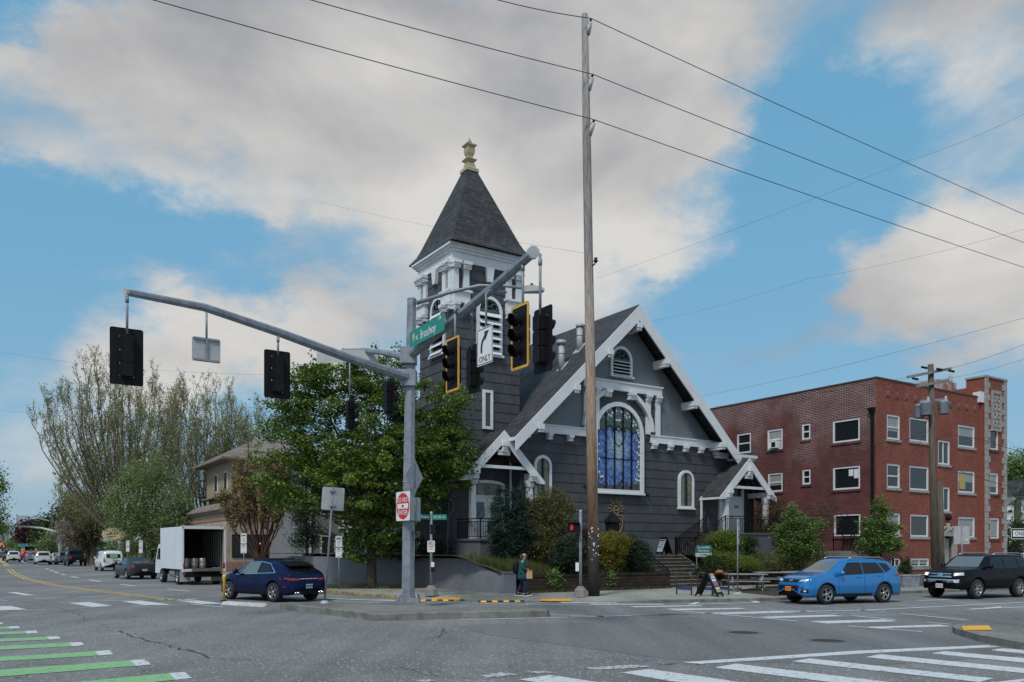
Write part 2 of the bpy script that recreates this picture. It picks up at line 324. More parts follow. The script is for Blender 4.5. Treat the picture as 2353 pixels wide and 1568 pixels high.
# ================================================================ ground, road, kerbs
def groundmat(name, c1, c2, speck, sscale=60, crack=0.0, joints=None, jw=.012, patch=None, rough=.9):
    m = bpy.data.materials.new(name); m.use_nodes = True; t = m.node_tree; n = t.nodes; l = t.links; b = n['Principled BSDF']
    b.inputs['Roughness'].default_value = rough; b.inputs['Specular IOR Level'].default_value = .35
    tcn = n.new('ShaderNodeTexCoord')
    def no(scale, det, vec=None, ro=.6):
        x = n.new('ShaderNodeTexNoise'); x.inputs['Scale'].default_value = scale; x.inputs['Detail'].default_value = det; x.inputs['Roughness'].default_value = ro
        l.new(vec or tcn.outputs['Object'], x.inputs['Vector']); return x
    def ramp(src, p0, p1, a, c):
        r = n.new('ShaderNodeValToRGB'); r.color_ramp.elements[0].position = p0; r.color_ramp.elements[1].position = p1
        r.color_ramp.elements[0].color = (*a, 1); r.color_ramp.elements[1].color = (*c, 1); l.new(src, r.inputs[0]); return r.outputs[0]
    def mixc(f, a, c, mode='MIX'):
        x = n.new('ShaderNodeMix'); x.data_type = 'RGBA'; x.blend_type = mode
        if isinstance(f, float): x.inputs[0].default_value = f
        else: l.new(f, x.inputs[0])
        for i, s in ((6, a), (7, c)):
            if isinstance(s, tuple): x.inputs[i].default_value = (*s, 1)
            else: l.new(s, x.inputs[i])
        return x.outputs[2]
    base = ramp(no(.16, 5).outputs['Fac'], .35, .65, c1, c2)
    mp = n.new('ShaderNodeMapping'); mp.inputs['Rotation'].default_value = (0, 0, R(35)); mp.inputs['Scale'].default_value = (.9, .06, 1); l.new(tcn.outputs['Object'], mp.inputs[0])
    st = ramp(no(1.0, 4, mp.outputs[0]).outputs['Fac'], .35, .7, (.80,) * 3, (1.13,) * 3)
    base = mixc(1.0, base, st, 'MULTIPLY')
    fine = ramp(no(sscale, 3, None, .7).outputs['Fac'], .3, .72, (1 - speck,) * 3, (1 + speck,) * 3)
    base = mixc(1.0, base, fine, 'MULTIPLY')
    vo0 = n.new('ShaderNodeTexVoronoi'); vo0.inputs['Scale'].default_value = sscale * .35; l.new(tcn.outputs['Object'], vo0.inputs['Vector'])
    sp = ramp(vo0.outputs['Distance'], .14, .26, (1, 1, 1), (0, 0, 0))
    base = mixc(sp, base, tuple(min(1, c * 1.9) for c in c2))
    if crack:
        dn = no(1.6, 5); vm = n.new('ShaderNodeVectorMath'); vm.operation = 'MULTIPLY_ADD'; vm.inputs[1].default_value = (.8,) * 3
        l.new(dn.outputs['Color'], vm.inputs[0]); l.new(tcn.outputs['Object'], vm.inputs[2])
        vo = n.new('ShaderNodeTexVoronoi'); vo.feature = 'DISTANCE_TO_EDGE'; vo.inputs['Scale'].default_value = .42; l.new(vm.outputs[0], vo.inputs['Vector'])
        ck = ramp(vo.outputs['Distance'], .003, .0065, (1, 1, 1), (0, 0, 0))
        mk = ramp(no(.12, 3).outputs['Fac'], .52, .6, (0, 0, 0), (1, 1, 1))
        base = mixc(mixc(1.0, ck, mk, 'MULTIPLY'), base, tuple(c * .35 for c in c1))
    if joints:
        mj = n.new('ShaderNodeMapping'); mj.inputs['Rotation'].default_value = (0, 0, -TH); l.new(tcn.outputs['Object'], mj.inputs[0])
        br = n.new('ShaderNodeTexBrick'); br.offset = 0; l.new(mj.outputs[0], br.inputs['Vector'])
        br.inputs['Scale'].default_value = 1; br.inputs['Brick Width'].default_value = joints; br.inputs['Row Height'].default_value = joints; br.inputs['Mortar Size'].default_value = jw
        br.inputs['Color1'].default_value = (.92,) * 3 + (1,); br.inputs['Color2'].default_value = (1.08,) * 3 + (1,); br.inputs['Mortar'].default_value = (.45,) * 3 + (1,)
        base = mixc(1.0, base, br.outputs['Color'], 'MULTIPLY')
    l.new(base, b.inputs['Base Color'])
    bp = n.new('ShaderNodeBump'); bp.inputs['Strength'].default_value = .5; bp.inputs['Distance'].default_value = .01; l.new(no(sscale, 3).outputs['Fac'], bp.inputs['Height']); l.new(bp.outputs[0], b.inputs['Normal'])
    return m
M['asphalt'] = groundmat('worn asphalt', (.150,.148,.148), (.222,.219,.217), .60, 30, crack=1)
M['asphaltdk'] = groundmat('newer asphalt', (.145,.144,.145), (.168,.166,.166), .30, 40, crack=0)
M['walk'] = groundmat('sidewalk concrete', (.215,.205,.185), (.32,.31,.285), .14, 30, joints=1.5)
M['island'] = groundmat('island concrete', (.135,.132,.122), (.20,.195,.18), .15, 30, joints=2.4)
def paintmat(name, col, wear, wscale=7):
    m = mat(name, col, .7); t = m.node_tree; n = t.nodes; l = t.links; b = n['Principled BSDF']
    tcn = n.new('ShaderNodeTexCoord'); x = n.new('ShaderNodeTexNoise'); x.inputs['Scale'].default_value = wscale; x.inputs['Detail'].default_value = 9; x.inputs['Roughness'].default_value = .75
    l.new(tcn.outputs['Object'], x.inputs['Vector']); r = n.new('ShaderNodeValToRGB'); l.new(x.outputs['Fac'], r.inputs[0])
    r.color_ramp.elements[0].position = wear - .03; r.color_ramp.elements[0].color = (.12,.12,.125, 1); r.color_ramp.elements[1].position = wear + .05; r.color_ramp.elements[1].color = (*col, 1)
    e = r.color_ramp.elements.new(min(.95, wear + .22)); e.color = (*[c * 1.08 for c in col], 1)
    l.new(r.outputs[0], b.inputs['Base Color']); return m
M['paint'] = paintmat('road paint white', (.55,.56,.57), .40)
M['paintworn'] = paintmat('worn road paint', (.5,.5,.5), .47, 12)
M['paintgreen'] = paintmat('road paint green', (.215,.41,.19), .39)
M['painty'] = paintmat('road paint yellow', (.55,.36,.10), .36)
M['tactile'] = mat('tactile yellow', (.72,.38,.04), .7, var=.12)

g = MB(); g.quad((-1500,-300,-.06),(1500,-300,-.06),(1500,3000,-.06),(-1500,3000,-.06))
tag(g.build('ground', mat('distant ground', (.07,.075,.05), .95, var=.2, vscale=.02)), kind='structure')
g = MB(); g.quad((-330,-60,0),(200,-60,0),(200,330,0),(-330,330,0)); tag(g.build('road', M['asphalt']), kind='structure')
def flat(mb, px, z, mi=0): mb.poly([G(u, v, z) for u, v in px], mi)
# newer asphalt patch in the junction
c7 = lambda x, y: (976.7 + x * .29297, 1321.4 + y * .29297)
c8 = lambda x, y: (1551.2 + x * .3409, 1321.4 + y * .3409)
c6 = lambda x, y: (x * .4395, 1321.4 + y * .4395)
c1 = lambda x, y: (x * .2443, 1034.1 + y * .2443)
c2 = lambda x, y: (459.6 + x * .2443, 1034.1 + y * .2443)
c3 = lambda x, y: (919.2 + x * .2443, 1034.1 + y * .2443)
c4 = lambda x, y: (1378.8 + x * .2443, 1034.1 + y * .2443)
c5 = lambda x, y: (1778.6 + x * .2443, 1034.1 + y * .2443)
p = MB(); flat(p, [c7(200,395), c7(1000,375), c7(2200,355), (2500,1405), (2600,1490), (2000,1530), c7(1900,660), c7(1300,580), c7(500,470)], .004)
tag(p.build('road_patch', M['asphaltdk']), kind='structure')

# painted markings ------------------------------------------------
WH = MB(); WO = MB(); GR = MB(); YE = MB(); ZM = .008
def L(mb, a, b, w, mi=0):             # ground line from photo point to photo point, width in metres
    A, B = G(*a, ZM), G(*b, ZM); d = (B - A); d.z = 0; d.normalize(); s_ = Vector((-d.y, d.x, 0)) * w / 2
    mb.quad(A - s_, B - s_, B + s_, A + s_, mi)
def shp(mb, px, f): flat(mb, [f(*q) for q in px], ZM)
# green bike crossing bars with white ends
for gp, wp in [
    ([(-500,646),(885,513),(920,548),(-500,700)], [(885,513),(965,507),(1005,539),(920,548)]),
    ([(-300,517),(680,446),(712,475),(-300,556)], [(680,446),(757,441),(790,468),(712,475)]),
    ([(-250,443),(495,399),(520,421),(-250,466)], [(495,399),(572,393),(592,415),(520,421)]),
    ([(-200,381),(355,354),(380,373),(-200,401)], [(355,354),(425,351),(441,367),(380,373)]),
    ([(-200,343),(242,323),(262,338),(-200,358)], [(242,323),(305,320),(318,333),(262,338)]),
    ([(-200,308),(130,293),(145,307),(-200,320)], [(130,293),(190,290),(199,303),(145,307)]),
    ([(-200,281),(42,270),(55,281),(-200,291)], [(42,270),(100,268),(105,278),(55,281)]),
    ([(-200,258),(-60,252),(-40,262),(-200,268)], [(-60,252),(12,248),(16,257),(-40,262)])]:
    shp(GR, gp, c6); shp(WH, wp, c6)
# far left crosswalk pieces and dashes
for q in ([(0,163),(60,163),(145,181),(0,185)], [(355,147),(465,142),(585,161),(480,167)], [(635,139),(735,134),(893,155),(770,160)], [(890,131),(990,128),(1165,149),(1050,152)],
          [(-120,170),(0,163),(0,185),(-40,190)]): shp(WH, q, c6)
for a, b, w in [((130,187),(245,181),.14),((430,170),(585,163),.12),((700,161),(893,156),.12),((1000,153),(1165,150),.12),((60,91),(158,106),.35),((0,68),(75,67),.16),((180,124),(298,121),.18),
                ((405,116),(550,112),.18),((535,136),(690,132),.18),((300,144),(380,141),.18),((817,129),(1035,126),.2),((655,111),(705,108),.14),((0,132),(40,134),.12)]: L(WH, c6(*a), c6(*b), w)
for a, b, w in [((437,1118),(455,1124),.3),((478,1132),(500,1141),.3),((520,1148),(545,1157),.28),((575,1168),(615,1177),.26),((668,1190),(735,1203),.24),((843,1221),(945,1240),.22),((1135,1264),(1270,1281),.2),((1570,1309),(1785,1330),.18),((200,1046),(245,1062),.35),((330,1082),(352,1088),.3)]:
    L(WH, c1(*a), c1(*b), w)
# double yellow centre line, following the bend of the street
yl = [(440,1381.5),(391,1377.4),(305.4,1367.6),(210,1356.6),(122,1344.4),(61,1330.5),(31.8,1317.5),(20.8,1307.8)]
yp = [G(u, v, ZM) for u, v in yl]; far = [G(17,1301,ZM), G(3.7,1289.5,ZM), G(-2,1283,ZM)]
def ribbon(mb, P, off, w):
    A = []; B = []
    for i in range(len(P)):
        d = P[min(i+1,len(P)-1)] - P[max(i-1,0)]; d.z = 0; d.normalize(); s_ = Vector((-d.y, d.x, 0))
        A.append(P[i] + s_ * (off - w/2)); B.append(P[i] + s_ * (off + w/2))
    mb.strip(A, B)
for off in (-.16, .16): ribbon(YE, yp, off, .13); ribbon(YE, far, off, .22)
# near crosswalk and stop line (right foreground)
for q in ([(45,588),(1200,512),(2100,473),(2195,485),(1300,527),(170,600)], [(262,624),(410,598),(1450,723),(1800,770),(1400,765),(1060,724)], [(787,582),(910,563),(2148,697),(2050,722)],
          [(1282,554),(1385,535),(2600,653),(2560,683)], [(1725,529),(1815,514),(2600,582),(2560,612)], [(2125,508),(2195,494),(2600,521),(2560,550)], [(2010,738),(2353,700),(2400,712),(2100,752)]): shp(WH, q, c8)
for q in ([(735,820),(985,785),(1600,878),(1400,920)], [(1540,765),(1755,738),(2600,858),(2300,900)]): shp(WH, q, c7)
for q in ([(1245,728),(1480,712),(1650,704),(1785,716),(1560,736),(1330,742)], [(430,788),(600,763),(735,780),(560,800),(480,803)], [(800,758),(900,752),(1035,765),(880,775)], [(-80,828),(30,817),(90,827),(0,843)], [(-300,850),(-60,838),(0,850),(-200,870)]): shp(WO, q, c7)
# far crosswalk across the side street
for q in ([(1047,215),(1500,217),(1510,222),(1080,222)], [(1300,227),(1870,227),(1875,233),(1300,234)], [(1590,246),(2160,238),(2185,244),(1650,254)]): shp(WH, q, c7)
flat(WH, [(1530,1399.3),(1697.8,1397.1),(1716.5,1399.6),(1551,1402.8)], ZM)
for q in ([(245,255),(720,242),(820,253),(340,266)], [(560,283),(1045,268),(1143,278),(650,292)], [(905,312),(1400,300),(1512,312),(1020,327)], [(1290,350),(1780,335),(1868,346),(1380,359)],
          [(80,199),(150,180),(178,182),(130,200)], [(485,170),(530,168),(578,186),(545,188)], [(1940,235),(2200,212),(2200,222),(2100,230)]): shp(WH, q, c8)
ZM = .012
for a, b, w in [((20,242),(820,310),.14),((740,238),(1100,262),.14),((1190,275),(1485,301),.14),((1520,260),(1965,304),.14),((1700,319),(1860,333),.12),((1160,343),(1670,382),.14),((-300,272),(720,249),.16),
                ((720,249),(1300,237),.18),((1300,237),(2353,184),.18),((2353,184),(2800,165),.18),((1220,235),(1415,247),.14),((2000,228),(2500,212),.18),((615,192),(740,197),.15),((920,211),(1025,216),.15),((1630,172),(1850,168),.3),((110,199),(560,186),.2),((385,181),(480,184),.1)]:
    L(WH, c8(*a), c8(*b), w)
for a, b, w in [((1000,313),(1370,325),.12),((1370,325),(2250,300),.14),((280,352),(1000,335),.12),((1000,335),(1400,324),.12),((0,214),(800,232),.15),((800,232),(1300,238),.15),((770,231),(975,214),.15),((-400,190),(0,214),.15),((420,210),(0,203),.1)]:
    L(WH, c7(*a), c7(*b), w)
for a, b, w in [((800,1384),(1840,1420),.3),((1050,1412),(1700,1440),.14),((850,1415),(1250,1420),.14),((-80,1450),(220,1480),.12)]: L(WH, c2(*a), c2(*b), w)
ZM = .008
tag(WH.build('painted_markings', M['paint']), kind='structure'); tag(WO.build('worn_markings', M['paintworn']), kind='structure')
tag(GR.build('green_markings', M['paintgreen']), kind='structure'); tag(YE.build('yellow_markings', M['painty']), kind='structure')
# asphalt cracks
rnd = random.Random(5); ck = MB()
def crack(px, f, w):
    P = [G(*f(*q), .016) for q in px]; out = []
    for i in range(len(P) - 1):
        n_ = max(3, int((P[i+1] - P[i]).length / .22))
        for j in range(n_): out.append(P[i].lerp(P[i+1], j / n_) + Vector((rnd.gauss(0, .035), rnd.gauss(0, .05), 0)))
    out.append(P[-1]); A = []; B = []
    for i, q in enumerate(out):
        d = out[min(i+1, len(out)-1)] - out[max(i-1, 0)]; d.z = 0; d.normalize(); s_ = Vector((-d.y, d.x, 0)); ww = w * rnd.uniform(.2, .95)
        A.append(q - s_ * ww / 2); B.append(q + s_ * ww / 2)
    ck.strip(A, B)
for px, w in [([(640,290),(660,310),(770,342),(880,370),(1000,395),(1095,433)],.05),([(935,382),(1060,388),(1220,378)],.02),([(1095,433),(1200,440),(1310,447)],.025),([(630,292),(700,275),(830,266),(690,232),(400,190),(320,185)],.02),
              ([(0,115),(110,135),(300,170),(420,205),(450,235)],.022),([(60,240),(230,243),(380,236),(480,236)],.02),([(1090,433),(1440,435),(1640,410),(2200,388)],.012),([(0,465),(350,468),(430,466)],.02),([(0,527),(130,528),(210,500),(330,475)],.014),
              ([(40,550),(110,530),(230,548),(360,530),(450,518),(540,505),(660,510),(950,480),(1180,460)],.016),([(830,355),(870,345)],.02),([(690,480),(800,510)],.012),([(1420,375),(1530,385),(1600,410)],.012),([(1480,560),(1680,545),(1900,510),(2100,484),(2240,495),(2300,530)],.018),
              ([(2100,484),(2200,510),(2353,540)],.016),([(1640,545),(1760,558),(1980,560)],.016),([(2320,280),(2300,320),(2240,345)],.02),([(0,215),(40,195)],.02)]: crack(px, c6, w)
for px, w in [([(0,735),(90,750),(200,800),(420,812),(620,800),(900,772),(1050,775),(1500,800),(2000,835)],.016),([(1800,700),(2000,690),(2150,695)],.05),([(1450,655),(1700,675),(1800,662)],.02),([(140,410),(150,460),(60,490),(0,500)],.03)]: crack(px, c7, w)
tag(ck.build('road_cracks', mat('crack filler', (.04,.04,.042), .9)), kind='structure')
# manholes, lying flush in the road
mcov = brickmat('cast iron cover', (.06,.06,.062), (.075,.073,.07), (.03,.03,.03), w=.09, h=.09, ms=.02, bump=1)
for (x, y), lab in (((463,392), 'round iron manhole cover behind, nearer the far crosswalk'), ((1028,447), 'larger round iron manhole cover in front, nearer the corner island')):
    P = G(*c8(x, y), 0); mh = thing('manhole_cover', lab, 'manhole cover', P, group='manhole covers in the junction')
    MB().lathe([(.001,.012),(.34,.012)], 28, smooth=False).build('lid', mcov, mh)
    MB().lathe([(.36,.006),(.37,.017),(.44,.017),(.46,.005)], 28, smooth=False).build('frame', mat('iron ring', (.12,.12,.12), .7), mh)

# sidewalk of the church block
SW = .12
kerb = [Vector((-8.3,37,0)) + E2 * 230, Vector((-8.3,37,0)) + E2 * 120, Vector((-8.3,37,0)) + E2 * 30, Vector((-8.3,37,0))]
kerb += [G(u, v, SW) for u, v in ((830,1364.5),(916.5,1369.5),(960,1372),(1010,1373.5),(1056,1373.5),(1163,1373),(1229,1376),(1300,1377.5),(1378,1377.5),(1500,1379),(1647,1376.5),(1792,1373.5),(1900,1365),(2057,1359),(2120,1357),(2353,1350.5))]
kerb.append(kerb[-1] + E1 * 90)
kerb = [Vector((q.x, q.y, 0)) for q in kerb]
def inset(P, d):
    out = []
    for i in range(len(P)):
        t = P[min(i+1, len(P)-1)] - P[max(i-1, 0)]; t.normalize(); out.append(P[i] + Vector((-t.y, t.x, 0)) * d)
    return out
kin = inset(kerb, .16); zz = lambda P, z: [Vector((q.x, q.y, z)) for q in P]
s = MB(); zk = [SW] * len(kerb)
for i_ in range(6, 13): zk[i_] = .02
zv = lambda P, d=0.: [Vector((q.x, q.y, z_ + d)) for q, z_ in zip(P, zk)]
kin2 = inset(kerb, 1.5); s.strip(zv(kin), zz(kin2, SW)); s.poly(zz(kin2, SW) + [Vector((150,260,SW)), Vector((-60,330,SW)), Vector((-130,300,SW))])
tag(s.build('sidewalk', M['walk']), kind='structure')
k = MB(); k.strip(zz(kerb, -.03), zv(kerb, -.015)); k.strip(zv(kerb, -.015), zv(inset(kerb, .025), .004)); k.strip(zv(inset(kerb, .025), .004), zv(kin, .004)); k.strip(zv(kin, .004), zv(kin, -.05))
tag(k.build('kerb', M['curb']), kind='structure')
ky = [q for q in kerb[2:7]]; k = MB(); k.strip(zz(inset(ky, -.004), .03), zz(inset(ky, -.004), SW + .006)); k.strip(zz(inset(ky, -.004), SW + .009), zz(inset(ky, .155), SW + .009))
tag(k.build('kerb_paint', M['kerbyellow']), kind='structure')
# tactile ramps
for px, name in (([c3(320,1387), c3(575,1390), c3(555,1411), c3(285,1409)], 'tactile_paving'), ([c3(1325,1400), c3(1612,1402), c3(1608,1425), c3(1315,1421)], 'tactile_paving')):
    t_ = MB(); P = [G(u, v, z_) for (u, v), z_ in zip(px, (.085, .085, .045, .045))]; t_.poly(P)
    c = sum(P, Vector()) / 4
    for i in range(1, 16):
        for j in range(1, 6):
            q = P[0].lerp(P[1], i / 16).lerp(P[3].lerp(P[2], i / 16), j / 6); t_.box(q.x-.022, q.x+.022, q.y-.022, q.y+.022, q.z, q.z+.006)
    tag(t_.build(name, M['tactile']), kind='structure')
# traffic island
isl = [G(u, v, .2) for u, v in ((644,1386.5),(662,1384),(800,1386),(960,1391.5),(1150,1396.5),(1252,1398),(1262,1400),(1258,1402.5),(976,1408),(858.5,1411),(760,1399),(690,1391.5))]
i2 = inset(isl + [isl[0]], -.0)[:-1]
cen = sum(isl, Vector()) / len(isl)
s = MB(); top = [q.lerp(cen, .012) for q in isl]; top = [Vector((q.x, q.y, .205)) for q in top]
s.poly(top, 0); s.strip(zz(isl, -.02) + zz(isl[:1], -.02), zz(isl, .18) + zz(isl[:1], .18), 1); s.strip(zz(isl, .18) + zz(isl[:1], .18), top + top[:1], 1)
tag(s.build('traffic_island', [M['island'], M['curb']]), kind='structure')
# long low white kerb stone beside the yellow post
def kerbstone(pa, pb):
    A, B = G(*pa), G(*pb); d = (B - A).normalized(); n_ = Vector((-d.y, d.x, 0)); L_ = (B - A).length
    m_ = MB(); rows = []
    for t, s_ in ((0,.35),(.03,.8),(.08,1),(.92,1),(.97,.8),(1,.35)):
        c = A + d * L_ * t; rows.append([c + n_ * (y * s_) + Vector((0,0,z * (s_ if z else 1))) for y, z in ((-.2,0),(-.17,.07),(-.08,.12),(.08,.12),(.17,.07),(.2,0))])
    for a, b in zip(rows, rows[1:]): m_.strip(a, b, 0, True)
    m_.poly(rows[0]); m_.poly(rows[-1][::-1]); return m_
tag(kerbstone(c2(215,1452), c2(625,1476)).build('lane_kerb', mat('white kerb stone', (.42,.42,.40), .8, var=.25, vscale=4)), 'long low worn white kerb stone lying beside the yellow post', 'kerb stone')
# right corner island
q = [c8(*a) for a in ((1870,346),(1885,337),(1930,322),(2010,300),(2180,293),(2353,283),(2900,270),(3300,420),(3200,560),(2353,462),(2200,434),(2050,408),(1945,378),(1885,361))]
isl = [G(u, v, .14) for u, v in q]; top = [Vector((a.x, a.y, .14)) for a in isl]
s = MB(); s.poly(top, 0); s.strip(zz(isl, -.02) + zz(isl[:1], -.02), top + top[:1], 1); tag(s.build('corner_pavement', [M['island'], M['curb']]), kind='structure')
kc = inset(top, -.0); s = MB(); s.strip(zz(top[-7:], .146), zz([p_.lerp(sum(top, Vector())/len(top), .045) for p_ in top[-7:]], .146)); tag(s.build('corner_kerb', M['curb']), kind='structure')
t_ = MB(); P = [G(*c8(*a), .152) for a in ((1930,347),(2115,342),(2140,370),(1945,375))]; t_.poly(P)
for i in range(1, 20):
    a, b = P[0].lerp(P[1], i / 20), P[3].lerp(P[2], i / 20); t_.bar(a + Vector((0,0,.006)), b + Vector((0,0,.006)), .03, .012)
tag(t_.build('tactile_paving', M['tactile']), kind='structure')

# rubber wheel stops with yellow patches, between the island and the church corner
stopproto = None
for (xa, ya, xb, yb, n_) in ((175,1421,600,1419,4), (740,1433,1165,1428,4)):
    A, B = G(*c3(xa, ya)), G(*c3(xb, yb)); d = B - A
    r_ = thing('rubber_kerb', ('black rubber kerb strip with yellow patches left of the walking person' if xa < 300 else 'black rubber kerb strip with yellow patches at the feet of the walking person'), 'rubber kerb', A, math.atan2(d.y, d.x), 'rubber kerb strips at the corner')
    Ln = d.length; m_ = MB(); m_.prism([(-.16,0),(-.08,.05),(.08,.05),(.16,0)], 0, Ln, plane='yz'); m_.build('strip', M['rubber'], r_)
    for i in range(n_):
        x = Ln * (i + .15) / n_; m_ = MB(); m_.prism([(-.165,.004),(-.082,.056),(.082,.056),(.165,.004)], x, x + Ln / n_ * .48, plane='yz'); m_.build('reflector', M['tactile'], r_)
# ================================================================ church
def clip(poly, f):                    # keep the side where f(p) >= 0 (f linear)
    out = []
    for i in range(len(poly)):
        a, b = poly[i], poly[(i + 1) % len(poly)]; fa, fb = f(a), f(b)
        if fa >= 0: out.append(a)
        if (fa >= 0) != (fb >= 0): t = fa / (fa - fb); out.append((a[0] + (b[0] - a[0]) * t, a[1] + (b[1] - a[1]) * t))
    return out
def courses(mb, poly, dz, place, mi=0, lip=.022, z_origin=0.0):
    """lapped boards: place(s, z, out) -> 3D point; out is how far the board stands off the wall"""
    z0 = min(p[1] for p in poly); z1 = max(p[1] for p in poly); z = math.floor((z0 - z_origin) / dz) * dz + z_origin
    while z < z1:
        q = clip(clip(poly, lambda p: p[1] - z), lambda p: z + dz - p[1])
        if len(q) > 2:
            mb.poly([place(s_, h, lip * (1 - (h - z) / dz)) for s_, h in q], mi)
            lo = [s_ for s_, h in q if abs(h - z) < 1e-6]
            if len(lo) > 1: a, b = min(lo), max(lo); mb.poly([place(a, z, 0), place(b, z, 0), place(b, z, lip), place(a, z, lip)], mi)
        z += dz
def arch(s0, s1, z0, z1, n=14, pt=0.0):       # round headed outline (z1 = crown)
    r = (s1 - s0) / 2; c = (s0 + s1) / 2; zc = z1 - r
    return [(s0, z0)] + [(c - r * math.cos(math.pi * i / n), zc + r * math.sin(math.pi * i / n)) for i in range(n + 1)] + [(s1, z0)]
def frame_ring(mb, outl, inl, y0, y1, mi=0):  # picture-frame between two outlines with equal point count, on a plane y
    n = len(outl)
    A = [(p[0], y0, p[1]) for p in outl]; B = [(p[0], y0, p[1]) for p in inl]; C = [(p[0], y1, p[1]) for p in outl]; D = [(p[0], y1, p[1]) for p in inl]
    for i in range(n):
        j = (i + 1) % n
        mb.quad(A[i], A[j], B[j], B[i], mi); mb.quad(C[i], A[i], A[j], C[j], mi); mb.quad(B[i], B[j], D[j], D[i], mi)
def scroll_block(mb, s, z, y0, y1, w=.30, h=.30, mi=0):  # stepped bracket end
    mb.box(s - w/2, s + w/2, y1, y0, z - h*.45, z, mi); mb.box(s - w/2 + .03, s + w/2 - .03, y1 + .06, y0, z - h*.75, z - h*.45, mi); mb.box(s - w/2, s + w/2, y1 + .10, y0, z - h, z - h*.75, mi)
# stained glass: fields of coloured pieces laid out on the window
def stained(name, s0, s1, z0, z1, mode):
    m = bpy.data.materials.new(name); m.use_nodes = True; t = m.node_tree; n = t.nodes; l = t.links; b = n['Principled BSDF']
    b.inputs['Roughness'].default_value = .25; b.inputs['Specular IOR Level'].default_value = .6
    tcn = n.new('ShaderNodeTexCoord'); sp = n.new('ShaderNodeSeparateXYZ'); l.new(tcn.outputs['Object'], sp.inputs[0])
    def mr_(src, a, b_): x = n.new('ShaderNodeMapRange'); x.inputs['From Min'].default_value = a; x.inputs['From Max'].default_value = b_; l.new(src, x.inputs[0]); return x.outputs[0]
    u = mr_(sp.outputs[0], s0, s1); v = mr_(sp.outputs[2], z0, z1)
    def mt(op, a, c=None, d=None, cl=False):
        x = n.new('ShaderNodeMath'); x.operation = op; x.use_clamp = cl
        for i, q in enumerate((a, c, d)):
            if q is None: continue
            if isinstance(q, (int, float)): x.inputs[i].default_value = q
            else: l.new(q, x.inputs[i])
        return x.outputs[0]
    vo = n.new('ShaderNodeTexVoronoi'); vo.inputs['Scale'].default_value = 7; l.new(tcn.outputs['Object'], vo.inputs['Vector'])
    ve = n.new('ShaderNodeTexVoronoi'); ve.feature = 'DISTANCE_TO_EDGE'; ve.inputs['Scale'].default_value = 7; l.new(tcn.outputs['Object'], ve.inputs['Vector'])
    rs = n.new('ShaderNodeSeparateColor'); l.new(vo.outputs['Color'], rs.inputs[0]); rnd_ = rs.outputs[0]
    def mix(f, a, c):
        x = n.new('ShaderNodeMix'); x.data_type = 'RGBA'
        if isinstance(f, float): x.inputs[0].default_value = f
        else: l.new(f, x.inputs[0])
        for i, q in ((6, a), (7, c)):
            if isinstance(q, tuple): x.inputs[i].default_value = (*q, 1)
            else: l.new(q, x.inputs[i])
        return x.outputs[2]
    du = mt('ABSOLUTE', mt('SUBTRACT', u, .5))
    if mode == 'big':
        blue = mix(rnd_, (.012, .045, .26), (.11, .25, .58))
        pale_mid = mt('MULTIPLY', mt('SUBTRACT', 1, mt('MULTIPLY', du, 4.2), None, True), mt('SUBTRACT', 1, mt('MULTIPLY', mt('ABSOLUTE', mt('SUBTRACT', v, .52)), 3.0), None, True))  # paler glass pieces towards the middle of the window
        blue = mix(mt('MULTIPLY', pale_mid, 1.1, None, True), blue, mix(rnd_, (.28, .46, .58), (.52, .62, .60)))
        grn = mix(rnd_, (.012, .045, .03), (.05, .12, .09)); topc = mix(rnd_, (.03, .08, .07), (.16, .22, .25))
        wob = mt('MULTIPLY', rnd_, .05)
        c = mix(mt('GREATER_THAN', mt('ADD', du, wob), .43), blue, grn)
        c = mix(mt('GREATER_THAN', mt('ADD', v, mt('ADD', wob, mt('MULTIPLY', mt('ABSOLUTE', mt('SINE', mt('MULTIPLY', u, 15.7))), -.03))), .70), c, grn)
        c = mix(mt('GREATER_THAN', mt('ADD', v, wob), .83), c, topc)
        c = mix(mt('LESS_THAN', mt('ADD', v, mt('MULTIPLY', wob, 1.5)), .15), c, mix(rnd_, (.010, .014, .022), (.03, .04, .05)))
        # overlapping wave lines at the foot
        wv = mt('ABSOLUTE', mt('SINE', mt('MULTIPLY', mt('ADD', v, mt('MULTIPLY', mt('SINE', mt('MULTIPLY', u, 62)), .006)), 150)))
        wm = mt('MULTIPLY', mt('LESS_THAN', wv, .18), mt('LESS_THAN', v, .12)); c = mix(wm, c, (.12, .14, .16))
    elif mode == 'small':
        c = mix(rnd_, (.016, .045, .035), (.05, .10, .075))
        c = mix(mt('LESS_THAN', mt('ABSOLUTE', mt('SUBTRACT', du, .22)), .10), c, mix(rnd_, (.10, .12, .10), (.22, .20, .13)))
    lead = mt('LESS_THAN', ve.outputs['Distance'], .035); c = mix(mt('MULTIPLY', lead, .7), c, (.01, .012, .014))
    l.new(c, b.inputs['Base Color']); return m

ch = thing('church', 'dark grey shingled church with white trim, square bell tower and large blue stained glass window', 'church', O0, TH)
GZ = 1.2                               # walls go down to here, below the bank
WR = 13.95; FZ = 2.62                  # facade width, foundation top
apex_a, apex_z = FR(1450.6, 698.7, -1.0); eL = FR(1184.4, 966.8, -1.0); eR = FR(1669.8, 1010, -1.0)
ac = WR / 2 + .15
RS = (apex_z - 7.55) / (ac + .9)        # roof slope
def roofz(a): return apex_z - abs(a - ac) * RS
wallz = 7.9
front = lambda s_, z, o: (s_, -o, z)
body = MB()
body.box(.012, WR - .012, 0, 22, GZ, FZ, 0)
body.build('foundation', M['found'], ch)
w = MB(); band_z = FR(1184.4 + 60, 0, 0)[1]
bz0 = 8.38                             # top of the white band
